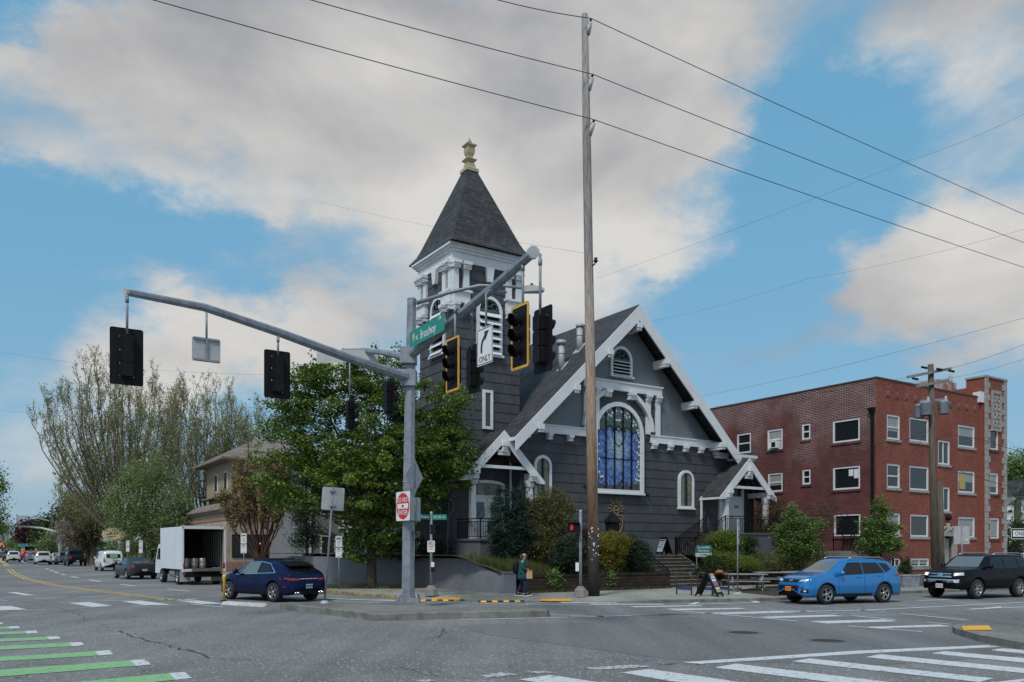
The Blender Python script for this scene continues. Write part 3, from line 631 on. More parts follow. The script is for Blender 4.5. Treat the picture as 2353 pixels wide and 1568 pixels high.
# shingled lower wall (in strips round nothing: windows stand proud of it)
courses(w, [(0, FZ), (WR, FZ), (WR, bz0 - .1), (0, bz0 - .1)], .5, front)
courses(w, [(0, FZ), (.95, FZ), (.95, 8.1), (0, 8.1)], .5, lambda s_, z, o: (-o, s_, z))
w.box(0, WR, .0, .02, FZ, bz0); w.box(.0, .02, 0, 22, FZ, wallz)
w.box(WR - .02, WR, .02, 22, FZ, wallz)
w.build('shingle_wall', M['shake'], ch)
w = MB()
gpoly = [(ac - (roofz(ac) - .5 - bz0) / RS, bz0), (ac + (roofz(ac) - .5 - bz0) / RS, bz0), (ac, apex_z - .5)]
courses(w, gpoly, .135, lambda s_, z, o: (s_, -.03 - o, z), 0, .014)
w.build('gable_siding', M['clap'], ch)
# central shingled field around the big window above the band
lx0, lz = FR(1338, 905, -.1)[0], FR(1338, 890, -.1)[1]; lx1 = FR(1517, 914, -.1)[0]; lz = FR(1517, 913, -.1)[1] + .02
w = MB(); courses(w, [(lx0 + .1, bz0 - .2), (lx1 - .1, bz0 - .2), (lx1 - .1, lz), (lx0 + .1, lz)], .5, lambda s_, z, o: (s_, -.06 - o, z)); w.build('shingle_wall', M['shake'], ch)
# roof
rf = MB(); OV = 1.0
for sg in (-1, 1):
    e_a = ac + sg * (ac + .9); e_z = roofz(e_a); n_ = 1
    P = [(ac, -OV, apex_z), (e_a, -OV, e_z), (e_a, 22, e_z), (ac, 22, apex_z)]
    rf.quad(*[(x, y, z + .07) for x, y, z in P]); rf.quad(*[(x, y, z - .1) for x, y, z in P])
    rf.quad((P[1][0], -OV, e_z + .07), (P[2][0], 22, e_z + .07), (P[2][0], 22, e_z - .1), (P[1][0], -OV, e_z - .1))
    rf.quad((ac, -OV, apex_z + .07), (e_a, -OV, e_z + .07), (e_a, -OV, e_z - .1), (ac, -OV, apex_z - .1))
rfo = rf.build('roof', M['roof'], ch)
bk = MB(); bk.poly([(0, 21.9, FZ), (WR, 21.9, FZ), (WR, 21.9, wallz), (ac, 21.9, apex_z - .2), (0, 21.9, wallz)]); bk.build('rear_wall', M['shake'], ch)
# barge boards
for sg in (-1, 1):
    e_a = ac + sg * (ac + .95); e_z = roofz(e_a); m_ = MB(); bw = .68
    pl = [(ac, apex_z + .02), (e_a, e_z + .02), (e_a, e_z + .02 - bw), (e_a - sg * .02, e_z - bw), (ac, apex_z - bw - .12)]
    m_.prism(pl, -OV - .06, -OV + .02); m_.build('barge_board', M['white'], ch)
    m_ = MB(); m_.box(e_a - .07 if sg < 0 else e_a - .05, e_a + .05 if sg < 0 else e_a + .07, -OV, 10 if sg > 0 else 2.0, e_z - .17, e_z + .0); m_.build('gutter', M['white'], ch)
# white band with dentil blocks, each side of the window
wl = FR(1359, 1000, 0)[0]; wr = FR(1474, 1000, 0)[0]; wt = FR(1416, 925, 0)[1]; wb = FR(1474, 1136.6, 0)[1]
bl1 = lx0 + .75; br0 = lx1 - .75
for (a, b) in ((.12, bl1), (br0, WR + .25)):
    m_ = MB(); m_.box(a, b, -.16, -.03, bz0 - .38, bz0); m_.box(a - .04, b + .04, -.2, -.03, bz0, bz0 + .07); m_.build('white_band', M['white'], ch)
    k_ = int((b - a) / 1.15); 
    for i in range(k_ + 1):
        s_ = a + .25 + i * (b - a - .5) / k_; d = MB(); scroll_block(d, s_, bz0 - .38, -.02, -.34, .30, .34); d.build('bracket', M['white'], ch)
# lintel, columns and curved braces around the big window
m_ = MB(); m_.box(lx0, lx1, -.26, -.06, lz, lz + .42); m_.box(lx0 - .06, lx1 + .06, -.32, -.06, lz + .42, lz + .5); m_.build('lintel', M['white'], ch)
for s_ in (lx0 + .22, lx0 + .95, lx1 - .95, lx1 - .22):
    m_ = MB(); m_.box(s_ - .15, s_ + .15, -.2, -.06, bz0 + .07, lz); m_.build('column', M['white'], ch); d = MB(); scroll_block(d, s_, lz, -.06, -.38, .36, .34); d.build('bracket', M['white'], ch)
wc = (wl + wr) / 2
for sg in (-1, 1):
    m_ = MB(); r0 = (wr - wl) / 2 + .72; zc = bz0 + .12; A = []; B = []; hgt = lz - zc + .02
    for i in range(13):
        t = R(2 + i * 68 / 12); A.append((wc + sg * r0 * math.cos(t) , zc + hgt / math.sin(R(70)) * math.sin(t))); B.append((wc + sg * (r0 - .24) * math.cos(t), zc + (hgt / math.sin(R(70)) - .24) * math.sin(t)))
    pl = A + B[::-1]; m_.strip([(p[0], -.3, p[1]) for p in A], [(p[0], -.3, p[1]) for p in B]); m_.strip([(p[0], -.3, p[1]) for p in B], [(p[0], -.06, p[1]) for p in B]); m_.strip([(p[0], -.3, p[1]) for p in A], [(p[0], -.06, p[1]) for p in A])
    m_.build('curved_brace', M['white'], ch)
    d = MB(); scroll_block(d, wc + sg * (r0 * math.cos(R(70)) - .0), lz, -.06, -.45, .42, .42); d.build('bracket', M['white'], ch)
def arched_window(par, s0, s1, z0, z1, y, bw, pane_m, mull=(), sub='window', dep=.12, glass_in=.05):
    wo_ = arch(s0, s1, z0, z1); wi = arch(s0 + bw, s1 - bw, z0 + bw * .8, z1 - bw)
    f = MB(); frame_ring(f, wo_, wi, y - dep, y + .03); f.box(s0 - .05, s1 + .05, y - dep - .05, y, z0 - .07, z0 + .02)
    fo = f.build(sub, M['white'], par)
    p = MB(); p.poly([(q[0], y - glass_in, q[1]) for q in arch(s0 + bw * .6, s1 - bw * .6, z0 + bw * .5, z1 - bw * .6)]); p.build('pane', pane_m, fo)
    if mull:
        q = MB(); r = (s1 - s0) / 2 - bw; c = (s0 + s1) / 2
        for x in mull:
            xx = s0 + (s1 - s0) * x; top = z1 - bw - r + math.sqrt(max(0, r * r - (xx - c) ** 2)); q.box(xx - .022, xx + .022, y - dep + .03, y - glass_in + .01, z0 + bw * .5, top)
        q.build('mullion', M['matblack'], fo)
    return fo
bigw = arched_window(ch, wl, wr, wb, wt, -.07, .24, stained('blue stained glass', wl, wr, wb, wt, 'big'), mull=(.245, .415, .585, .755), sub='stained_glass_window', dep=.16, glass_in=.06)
# small leaded details on the big window: tracery arches, heart outline, white blossoms, cross bar
class Leads:
    def tube(s, *a, **k): b = MB(); b.tube(*a, **k); b.build('lead_line', M['matblack'], bigw)
fl = Leads(); rr_ = random.Random(3); W_ = wr - wl; H_ = wt - wb
def U(x, y): return (wl + W_ * x, -.145, wb + H_ * y)
for cx_ in (.165, .33, .5, .67, .835):
    base, top, hw = (.60, .69, .075) if abs(cx_ - .5) > .3 else (.62, .735, .08)
    fl.tube([U(cx_ - hw * math.cos(t), base + (top - base) * math.sin(t)) for t in np.linspace(0, math.pi, 9)], .022, 4)
    if abs(cx_ - .5) < .3: fl.tube([U(cx_ - hw * math.cos(t), .86 + (.965 - .86 - abs(cx_-.5)*.12) * math.sin(t)) for t in np.linspace(0, math.pi, 9)], .018, 4)
for sg in (-1, 1): fl.tube([U(.5 + sg * x, y) for x, y in ((0, .675), (.05, .71), (.11, .705), (.14, .66), (.12, .61), (.07, .56), (.0, .51))], .022, 4)
fl = MB()
def blossom(x, y, r):
    c = U(x, y); k = 5; pts = []
    for i in range(10):
        t = math.pi * i / 5 + rr_.random() * .3; q = r * (1 if i % 2 else .62); pts.append((c[0] + q * math.cos(t), -.15, c[2] + q * math.sin(t)))
    fl.poly(pts)
for x, y in ((.09,.80),(.13,.83),(.27,.88),(.32,.91),(.37,.875),(.30,.85),(.35,.84),(.46,.90),(.55,.895),(.53,.80),(.49,.80),(.45,.80),(.63,.86),(.67,.885),(.72,.85),(.66,.84),(.80,.80),(.84,.77),(.79,.76),(.90,.68),(.885,.71),(.91,.65),(.88,.60),(.91,.58),(.90,.53),(.88,.46),(.915,.44),(.89,.36),(.90,.33),(.87,.30),(.91,.27),(.88,.22),(.91,.20),(.84,.165),(.87,.155),(.92,.15),(.10,.70),(.08,.60),(.11,.52),(.09,.44),(.12,.36),(.08,.30),(.11,.22),(.15,.17),(.19,.175)):
    blossom(x + rr_.uniform(-.008,.008), y, rr_.uniform(.065,.10))
fl.build('glass_blossoms', mat('white glass', (.62,.62,.60), .3), bigw)
fl = MB(); fl.box(*sorted((U(.13,0)[0], U(.87,0)[0])), -.16, -.13, U(0,.375)[2]-.02, U(0,.375)[2]+.02); fl.build('cross_bar', M['matblack'], bigw)
# small arched windows
for (u0, u1, v0, v1) in ((1557.9,1593,1079.8,1169), (1226,1266,1045,1145)):
    a0, zt = FR(u0, v0, -.05); a1, zb_ = FR(u1, v1, -.05)
    arched_window(ch, a0, a1, zb_, zt, -.025, .15, stained('green leaded glass', a0, a1, zb_, zt, 'small'), mull=(.5,), sub='arched_window')
# louvred openings
def louvre(par, s0, s1, z0, z1, y, n_, place=None):
    wo_ = arch(s0, s1, z0, z1); wi = arch(s0 + .16, s1 - .16, z0, z1 - .16); X = place
    f = MB(); f.X = X; frame_ring(f, wo_, wi, y - .12, y + .03); f.box(s0 - .06, s1 + .06, y - .2, y, z0 - .06, z0 + .05); fo = f.build('louvre_window', M['white'], par)
    p = MB(); p.X = X; p.poly([(q[0], y - .03, q[1]) for q in arch(s0 + .1, s1 - .1, z0, z1 - .1)]); p.build('black_backing', M['black'], fo)  # flat black sheet stands for the shade behind the slats
    r = (s1 - s0) / 2; zs = z1 - r
    t_ = MB(); t_.X = X; c = (s0 + s1) / 2; ri = r - .16
    for k_ in range(3):
        t = math.pi * (k_ + .5) / 3; cx_, cz = c + ri * .55 * math.cos(t), zs + ri * .12 + ri * .5 * math.sin(t)
        t_.tube([(cx_ + ri * .28 * math.cos(q), y - .07, cz + ri * .28 * math.sin(q)) for q in np.linspace(0, 2 * math.pi, 13)], .035, 4)
    t_.box(s0 + .14, s1 - .14, y - .1, y - .04, zs - .04, zs + .05)
    t_.build('tracery', mat('green painted tracery', (.05,.10,.09), .6), fo)
    h = (zs - z0) / n_
    for k_ in range(n_):
        z = z0 + h * k_; q = MB(); q.X = X; q.bar((s0 + .12, y - .02, z + h * .85), (s1 - .12, y - .02, z + h * .85), .01, .01)
        q.add([(s0 + .12, y - .26, z + h * .18), (s1 - .12, y - .26, z + h * .18), (s1 - .12, y - .03, z + h * .86), (s0 + .12, y - .03, z + h * .86), (s0 + .12, y - .26, z + h * .10), (s1 - .12, y - .26, z + h * .10), (s1 - .12, y - .03, z + h * .78), (s0 + .12, y - .03, z + h * .78)], [(0,1,2,3),(4,7,6,5),(0,4,5,1),(1,5,6,2),(0,3,7,4)])
        q.build('louvre_slat', M['white'], fo)
a0, zt = FR(1402.5, 792, -.1); a1, zb_ = FR(1451.5, 870, -.1); louvre(ch, a0, a1, zb_, zt, -.06, 5)
for u, v in ((1427, 881), (1486, 890), (1344, 1118), (1489, 1137)):
    a, z = FR(u, v, -.1); d = MB(); d.lathe([(.0, -.16), (.05, -.16), (.06, 0)], 8, (a, -.02, z), axis='y'); d.build('spotlight', M['matblack'], ch)
# outriggers under the barge boards
for t_ in (.0, .27, .56, .86, -.27, -.56, -.86):
    a = ac + t_ * (ac + .5); z = roofz(a) - .78 - .06; m_ = MB()
    if t_ == 0: z -= .25
    m_.box(a - .17, a + .17, -OV - .12, 0, z - .12, z + .16); m_.box(a - .14, a + .14, -OV - .06, 0, z - .26, z - .12); m_.build('outrigger', M['white'], ch)
# roof vents (two flue pipes)
for (u, vb_, vt, lab) in ((1290, 845, 783, 1), (1332, 800, 745, 0)):
    # on the left slope: find a where the roof is seen at (u, vb)
    best = None
    for bb in [i * .1 for i in range(200)]:
        a, z = FR(u, vb_, bb)
        if a < ac and abs(z - roofz(a)) < .12: best = (a, bb, z); break
    if best:
        a, bb, z = best; h = (vb_ - vt) / FPX * (O0 + a * E1 + bb * E2).y
        f = MB(); f.tube([(a, bb, z - .2), (a, bb, z + h * .82)], .17, 12); f.tube([(a, bb, z + h * .5), (a, bb, z + h * .53)], .19, 12); f.tube([(a, bb, z + h * .86), (a, bb, z + h)], .26 if lab else .21, 12); f.tube([(a, bb, z + h * .8), (a, bb, z + h * .86)], .1, 8)
        f.add([(a - .3, bb - .3, z - .32), (a + .3, bb - .3, z + .33), (a + .3, bb + .3, z + .33), (a - .3, bb + .3, z - .32)], [(0,1,2,3)]); f.build('flue_pipe', M['galvlt'], ch)

# ---------------- tower
TA0, TA1, TB0, TB1 = -3.37, .60, .95, 4.5
tz_c = FR(1045, 600, TB0)[1]            # cornice underside
tw = MB(); ct = 19.2
tz0 = FZ
tfront = lambda s_, z, o: (s_, TB0 - o, z); tleft = lambda s_, z, o: (TA0 - o, s_, z)
cor_b = FR(1040, 594, TB0)[1]; cor_t = FR(1040, 557, TB0 - .5)[1]
courses(tw, [(TA0, GZ), (TA1, GZ), (TA1, cor_b), (TA0, cor_b)], .5, tfront); courses(tw, [(TB0, GZ), (TB1, GZ), (TB1, cor_b), (TB0, cor_b)], .5, tleft)
courses(tw, [(TB0, 9), (TB1, 9), (TB1, cor_b), (TB0, cor_b)], .5, lambda s_, z, o: (TA1 + o, s_, z))
tw.box(TA0, TA1, TB0, TB1, GZ, cor_b); tw.build('tower_wall', M['shake'], ch)
# cornice: stacked mouldings
cn = MB()
for (z0, z1, o) in ((cor_b - .1, cor_b + .36, .08), (cor_b + .36, cor_b + .48, .18), (cor_b + .48, cor_b + .58, .28), (cor_b + .58, cor_b + .72, .36)):
    cn.box(TA0 - o, TA1 + o, TB0 - o, TB1 + o, z0, z1)
cn.build('cornice', M['white'], ch); ez = cor_b + .72
tcx, tcy = (TA0 + TA1) / 2, (TB0 + TB1) / 2; hw = (TA1 - TA0) / 2
ap = FR(1087, 404, TB0 + hw)[1]
sr = MB(); lv = [(hw + .38, ez - .02), (hw + .37, ez + .05), (hw + .08, ez + .40), (hw - .10, ez + .78), (.30, ap)]
for (r0, z0), (r1, z1) in zip(lv, lv[1:]):
    for i in range(4):
        c_ = [(-1,-1),(1,-1),(1,1),(-1,1)]; p, q = c_[i], c_[(i+1)%4]
        sr.quad((tcx+p[0]*r0, tcy+p[1]*r0, z0), (tcx+q[0]*r0, tcy+q[1]*r0, z0), (tcx+q[0]*r1, tcy+q[1]*r1, z1), (tcx+p[0]*r1, tcy+p[1]*r1, z1))
sr.build('spire_roof', M['roof'], ch)
fn = MB()
def sq(r0, z0, r1, z1):
    for i in range(4):
        c_ = [(-1,-1),(1,-1),(1,1),(-1,1)]; p, q = c_[i], c_[(i+1)%4]
        fn.quad((tcx+p[0]*r0, tcy+p[1]*r0, z0), (tcx+q[0]*r0, tcy+q[1]*r0, z0), (tcx+q[0]*r1, tcy+q[1]*r1, z1), (tcx+p[0]*r1, tcy+p[1]*r1, z1))
pr = [(.37,0),(.37,.17),(.30,.18),(.22,.36),(.24,.38),(.17,.52),(.30,.66),(.30,.70),(.14,.74),(.14,.86),(.20,1.02),(.22,1.18),(.20,1.34),(.30,1.42),(.30,1.47),(.08,1.49)]
for (r0, z0), (r1, z1) in zip(pr, pr[1:]): sq(r0, ap - .05 + z0, r1, ap - .05 + z1)
fn.build('finial', M['cream'], ch); fn = MB(); fn.lathe([(.06,0),(.13,.10),(.12,.18),(.05,.32),(.0,.44)], 12, (tcx, tcy, ap + 1.42)); fn.build('finial_tip', M['stone'], ch)
# corner pilasters, sills and brackets of the belfry
sil_t = FR(1040, 662, TB0 - .2)[1]
def pil(X, s_, par):
    m_ = MB(); m_.X = X; m_.box(s_ - .16, s_ + .16, -.13, 0, sil_t, cor_b - .1); scroll_block(m_, s_, cor_b - .1, 0, -.36, .44, .36); m_.build('pilaster', M['white'], par)
XF = Matrix.Translation((TA0, TB0, 0)); XL = Matrix.Translation((TA0, TB1, 0)) @ Matrix.Rotation(-math.pi / 2, 4, 'Z'); TWd = TA1 - TA0; TLd = TB1 - TB0
for X, Wd in ((XF, TWd), (XL, TLd)):
    for s_ in (.12, .72, Wd - .72, Wd - .12): pil(X, s_, ch)
    for s0, s1 in ((-.12, .98), (Wd - .98, Wd + .12)):
        m_ = MB(); m_.X = X; m_.box(s0, s1, -.3, 0, sil_t - .10, sil_t + .02); m_.box(s0 + .08, s1 - .08, -.2, 0, sil_t - .62, sil_t - .10)
        for s_ in (s0 + .25, s1 - .25): scroll_block(m_, s_, sil_t - .62, 0, -.34, .32, .36)
        m_.build('belfry_sill', M['white'], ch)
    m_ = MB(); m_.X = X; c = Wd / 2 + .1; m_.prism([(c - .24, cor_b - .1), (c + .24, cor_b - .1), (c + .13, cor_b - .85), (c - .13, cor_b - .85)], -.2, 0); m_.build('keystone', M['white'], ch)
    a0 = FR(1094, 700, TB0)[0] - TA0; a1 = FR(1152, 700, TB0)[0] - TA0; zt = FR(1123, 682, TB0)[1]; zb_ = FR(1152, 822, TB0)[1]
    louvre(ch, a0, a1, zb_, zt, 0, 6, X)
a0, zt = FR(1107.8, 895.6, TB0); a1, zb_ = FR(1131, 988, TB0)
m_ = MB(); frame_ring(m_, [(a0, zb_), (a1, zb_), (a1, zt), (a0, zt)], [(a0+.14, zb_+.14), (a1-.14, zb_+.14), (a1-.14, zt-.14), (a0+.14, zt-.14)], TB0 - .1, TB0 + .02); wo_ = m_.build('narrow_window', M['white'], ch)
m_ = MB(); m_.quad((a0+.1, TB0-.04, zb_+.1), (a1-.1, TB0-.04, zb_+.1), (a1-.1, TB0-.04, zt-.1), (a0+.1, TB0-.04, zt-.1)); m_.build('pane', M['glassdk'], wo_)
b0, zt = SD(990, 1015, TA0); b1, zb_ = SD(978, 1060, TA0)
m_ = MB(); m_.box(TA0 - .06, TA0 + .02, TB0 + 1.6, TB0 + 2.2, 6.6, 8.6); wo_ = m_.build('narrow_window', M['white'], ch)
m_ = MB(); m_.box(TA0 - .07, TA0 - .05, TB0 + 1.72, TB0 + 2.08, 6.75, 8.45); m_.build('pane', M['glassdk'], wo_)

# ---------------- gabled porches
def porch(ar, hwid, bf, bb, za, zf, floor, da0, da1, dz, yd, blind=False):
    """ridge at a=ar, front plane b=bf, wall b=bb, apex height za, eave height zf"""
    s_ = (za - zf) / hwid; P = ch
    m_ = MB()
    for sg in (-1, 1):
        e = ar + sg * hwid; Q = [(ar, bf, za), (e, bf, zf), (e, bb, zf), (ar, bb, za)]
        m_.quad(*[(x, y, z + .06) for x, y, z in Q]); m_.quad(*[(x, y, z - .05) for x, y, z in Q]); m_.quad((ar, bf, za + .06), (e, bf, zf + .06), (e, bf, zf - .05), (ar, bf, za - .05)); m_.quad((e, bf, zf + .06), (e, bb, zf + .06), (e, bb, zf - .05), (e, bf, zf - .05))
    m_.build('porch_roof', M['roof'], P)
    for sg in (-1, 1):
        e = ar + sg * hwid; nx = ar + sg * (hwid - .55); m_ = MB()
        m_.prism([(ar, za + .02), (e, zf + .02), (e - sg * .02, zf - .12), (nx + sg*.1, zf - .10), (nx - sg*.05, zf + .02), (nx - sg * .12, zf + .10), (ar, za - .55)], bf - .05, bf + .02); m_.build('barge_board', M['white'], P)
        g_ = MB(); g_.box(e - .06, e + .06, bf, bb, zf - .12, zf); g_.build('gutter', M['white'], P)
        g_ = MB(); px = ar + sg * (hwid - .75); g_.box(px - .13, px + .13, bf + .12, bf + .38, floor, zf + .12); g_.box(px - .17, px + .17, bf + .08, bf + .42, zf - .25, zf + .0)
        g_.prism([(px - sg*.13, zf + .05), (px - sg*.32, zf + .05), (px - sg*.13, zf - .3)], bf + .15, bf + .35); g_.build('porch_post', M['white'], P)
        g_ = MB(); g_.box(px - .12, px + .12, bf - .1, bb, zf + .12, zf + .42); scroll_block(g_, px, zf + .42, bf, bf - .24, .34, .42); g_.build('porch_beam', M['white'], P)
        for y in np.arange(bf + .35, bb - .1, .42):
            r_ = MB(); r_.bar((ar, y, za - .12), (ar + sg * (hwid - .1), y, zf - .02), .09, .16); r_.build('rafter', M['found'], P)
    zt_ = zf + s_ * .28 + .28
    g_ = MB(); g_.box(ar - hwid * .62, ar + hwid * .62, bf + .0, bf + .1, zf + .55, zf + .70); g_.build('tie_beam', M['white'], P)
    g_ = MB(); scroll_block(g_, ar, za - .55, bf + .02, bf - .22, .32, .48); g_.box(ar - .35, ar + .35, bf + .02, bf + .1, za - 1.2, za - .95); g_.build('bracket', M['white'], P)
    # back wall, door case and double door
    g_ = MB(); courses(g_, [(ar - hwid + .1, floor), (ar + hwid - .3, floor), (ar + hwid - .3, zf + .2), (ar, za - .2), (ar - hwid + .1, zf + .2)], .5, lambda a, z, o: (a, yd + .09 - o, z)); g_.build('porch_wall', M['shake'], P)
    dc = (da0 + da1) / 2; top = floor + dz
    D = MB(); D.box(da0 - .2, da0, yd - .06, yd + .08, floor, top + .55); D.box(da1, da1 + .2, yd - .06, yd + .08, floor, top + .55); D.box(da0 - .2, da1 + .2, yd - .07, yd + .08, top, top + .1)
    n_ = 10; A = [(dc - (dc - da0 + .2) * math.cos(math.pi * i / n_), top + .5 + .22 * math.sin(math.pi * i / n_)) for i in range(n_ + 1)]
    D.strip([(x, yd - .07, z) for x, z in A], [(x, yd - .07, z + .15) for x, z in A]); D.strip([(x, yd - .07, z) for x, z in A], [(x, yd + .05, z) for x, z in A]); D.build('door_case', M['white'], P)
    T_ = MB(); T_.poly([(x, yd - .01, z) for x, z in A] + [(da1, yd - .01, top + .1), (da0, yd - .01, top + .1)]); T_.build('transom_pane', stained('transom glass', da0, da1, top, top + .6, 'small'), P)
    for sg in (-1, 1):
        x0, x1 = (da0, dc - .01) if sg < 0 else (dc + .01, da1); d_ = MB(); d_.box(x0, x1, yd - .03, yd + .05, floor + .02, top); do = d_.build('door', M['white'], P)
        q = MB()
        if not blind: q.box(x0 + .18, x1 - .18, yd - .045, yd - .03, floor + 1.0, top - .25); q.build('pane', M['glassdk'], do)
        else:
            frame_ring(q, [(x0 + .12, floor + .2), (x1 - .12, floor + .2), (x1 - .12, top - .2), (x0 + .12, top - .2)], [(x0 + .15, floor + .23), (x1 - .15, floor + .23), (x1 - .15, top - .23), (x0 + .15, top - .23)], yd - .045, yd - .03); q.build('panel_moulding', M['white'], do)
        q = MB(); hx = x1 - .07 if sg < 0 else x0 + .07; q.lathe([(0, -.1), (.03, -.1), (.03, -.03)], 8, (hx, yd, floor + 1.02), axis='y'); q.build('handle', M['matblack'], do)
    if not blind:
        q = MB(); q.box(da0 + .3, da0 + .68, yd - .06, yd - .046, floor + 1.12, floor + 1.6); q.build('notice', mat('door poster', (.10,.20,.18), .6, var=.6, vscale=9), P)
        q = MB(); q.tube([(ar, bf + .8, za - .6), (ar, bf + .8, za - 1.15)], .015, 6); q.lathe([(.03,0),(.07,-.08),(.24,-.14)], 12, (ar, bf + .8, za - 1.1)); q.build('pendant_lamp', M['matblack'], P)
    else:
        q = MB(); q.box(dc + .25, dc + .6, yd - .06, yd - .046, floor + 1.55, floor + 1.72); q.box(dc - .35, dc - .2, yd - .06, yd - .046, floor + .6, floor + .8); q.build('notice', M['galv'], P)
porch(-1.31, 2.42, -.56, .95, FR(1158, 990, -.56)[1], FR(1064, 1098, -.56)[1], 2.5, -2.25, -.6, 2.12, .88)
porch(15.28, 2.5, -1.57, .0, FR(1723, 1054, -1.57)[1], FR(1652, 1142, -1.57)[1], 2.95, 14.45, 16.2, 2.15, -.12, True)
# porch platforms
m_ = MB(); m_.box(-3.25, 1.1, -1.5, .9, GZ - .2, 2.40); m_.box(-3.33, 1.18, -1.58, .9, 2.40, 2.5); m_.build('porch_platform', M['found'], ch)
m_ = MB(); m_.box(12.9, 17.6, -1.9, -.0, GZ - .2, 2.85); m_.box(12.85, 17.65, -1.95, -.0, 2.85, 2.95); m_.build('porch_platform', M['found'], ch)
# low wing on the right with white parapet
m_ = MB(); courses(m_, [(WR, 1.5), (17.3, 1.5), (17.3, 7.6), (WR, 7.6)], .5, lambda a, z, o: (a, .06 - o, z)); m_.box(WR, 17.3, .06, 10, 1.2, 7.6); m_.build('wing_wall', M['shake'], ch)
m_ = MB(); m_.box(WR + .0, 17.5, -.3, 10.2, 7.6, 7.78); m_.box(WR + .0, 17.42, -.2, 10.1, 7.45, 7.6); m_.build('wing_cornice', M['white'], ch)
m_ = MB(); m_.box(14.0, 14.8, .5, 1.5, 7.78, 8.35); m_.build('roof_unit', M['galvlt'], ch)
# downpipes
for (a, b, z0, z1) in ((-.09, .80, 1.7, 7.6), (12.75, -.12, 1.7, 5.1)):
    m_ = MB(); m_.box(a - .05, a + .05, b - .09, b, z0, z1); m_.build('downpipe', M['white'], ch)
m_ = MB(); m_.tube([(TA0 - .25, TB0 - .1, 4.4), (TA0 - .1, TB0 - .25, 4.25), (TA0 - .1, TB0 - .25, 3.9), (TA0 - .3, TB0 - .1, 3.6), (TA0 - .35, TB0 - .1, 1.6)], .06, 8); m_.build('downpipe', M['found'], ch)
# gold emblem on the wall: sun rays, letter and crest
em = MB(); ax_, az_ = FR(1416, 1195, -.08); 
def e_(x, y): return (ax_ + x, -.07, az_ + y)
for i in range(11):
    t = R(-20 + 22 * i); em.bar(e_(.30 * math.cos(t), .62 + .30 * math.sin(t)), e_((.5 + .1 * (i % 2)) * math.cos(t), .62 + (.5 + .1 * (i % 2)) * math.sin(t)), .03, .045)
for P_ in ([(-.15,.35),(-.15,.65),(-.08,.76),(.08,.76),(.15,.65),(.15,.35),(-.15,.35)], [(-.15,.55),(.15,.55)], [(-.18,.25),(.45,.25),(.45,-.3),(.3,-.62),(-.05,-.75),(-.3,-.7)], [(.0,.1),(.28,.1),(.28,-.2),(.12,-.4),(-.05,-.2),(0,.1)], [(-.2,-.45),(.0,-.52),(.2,-.42)], [(.05,.25),(.05,.35)]):
    for a, b in zip(P_, P_[1:]): em.bar(e_(*a), e_(*b), .03, .055)
em.build('gold_emblem', mat('gold emblem', (.27,.20,.085), .6), ch)
# ================================================================ church lot: bank, walls, steps, rails
SX0, SX1, SB = 4.95, 8.75, -2.3
def lotz(a, b):
    t = min(1, max(0, (b + 5.3) / 2.2)); z = .86 + .84 * t
    if a < -2.5: z = max(z, min(1.36, 1.36 + (b + 4.2) * .35))
    return z
A_ = list(np.arange(-6.4, 20.9, .35)) ; B_ = list(np.arange(-5.3, 24, .45))
tr = MB(); idx = {}; pts = []; fs = []
rn = random.Random(9)
def left_edge(b): return -6.75 if b > 6 else (-6.75 + (6 - b) * .17 if b > -3 else -5.4 + (-3 - b) * .40)
for j, b in enumerate(B_):
    for i, a in enumerate(A_):
        a2 = max(a, left_edge(b)); idx[i, j] = len(pts); pts.append((a2, b, lotz(a2, b) + rn.uniform(-.03, .03)))
for j in range(len(B_) - 1):
    for i in range(len(A_) - 1):
        ca, cb_ = A_[i] + .17, B_[j] + .2
        if SX0 - .1 < ca < SX1 + .1 and cb_ < SB: continue
        fs.append((idx[i, j], idx[i + 1, j], idx[i + 1, j + 1], idx[i, j + 1]))
tr.add(pts, fs); to = tr.build('planted_bank', M['lawn']); to.location = O0; to.rotation_euler = (0, 0, TH); tag(to, kind='structure')
# brick retaining walls (left and right of the steps)
def wallbox(a0, a1, b0, b1, z1, lab):
    m_ = MB(); n_ = max(2, int((a1 - a0) / .5)); r_ = random.Random(int(a0 * 10))
    m_.box(a0, a1, b0, b1, -.05, z1 - .12)
    for i in range(n_):
        x0 = a0 + (a1 - a0) * i / n_; x1 = a0 + (a1 - a0) * (i + 1) / n_ - .012; m_.box(x0, x1, b0 - .02 - r_.random() * .02, b1 + .05, z1 - .12, z1 + r_.uniform(-.012, .012))
    o = m_.build('retaining_wall', M['blockwall']); o.location = O0; o.rotation_euler = (0, 0, TH); return tag(o, lab, 'wall', 'mossy block retaining walls')
wallbox(-3.45, SX0 - .1, -5.72, -5.3, .92, 'mossy dark red block wall between the grey curved wall and the church steps')
wallbox(SX1 + .1, 20.8, -5.5, -5.2, .80, 'low mossy block wall behind the picnic tables right of the steps')
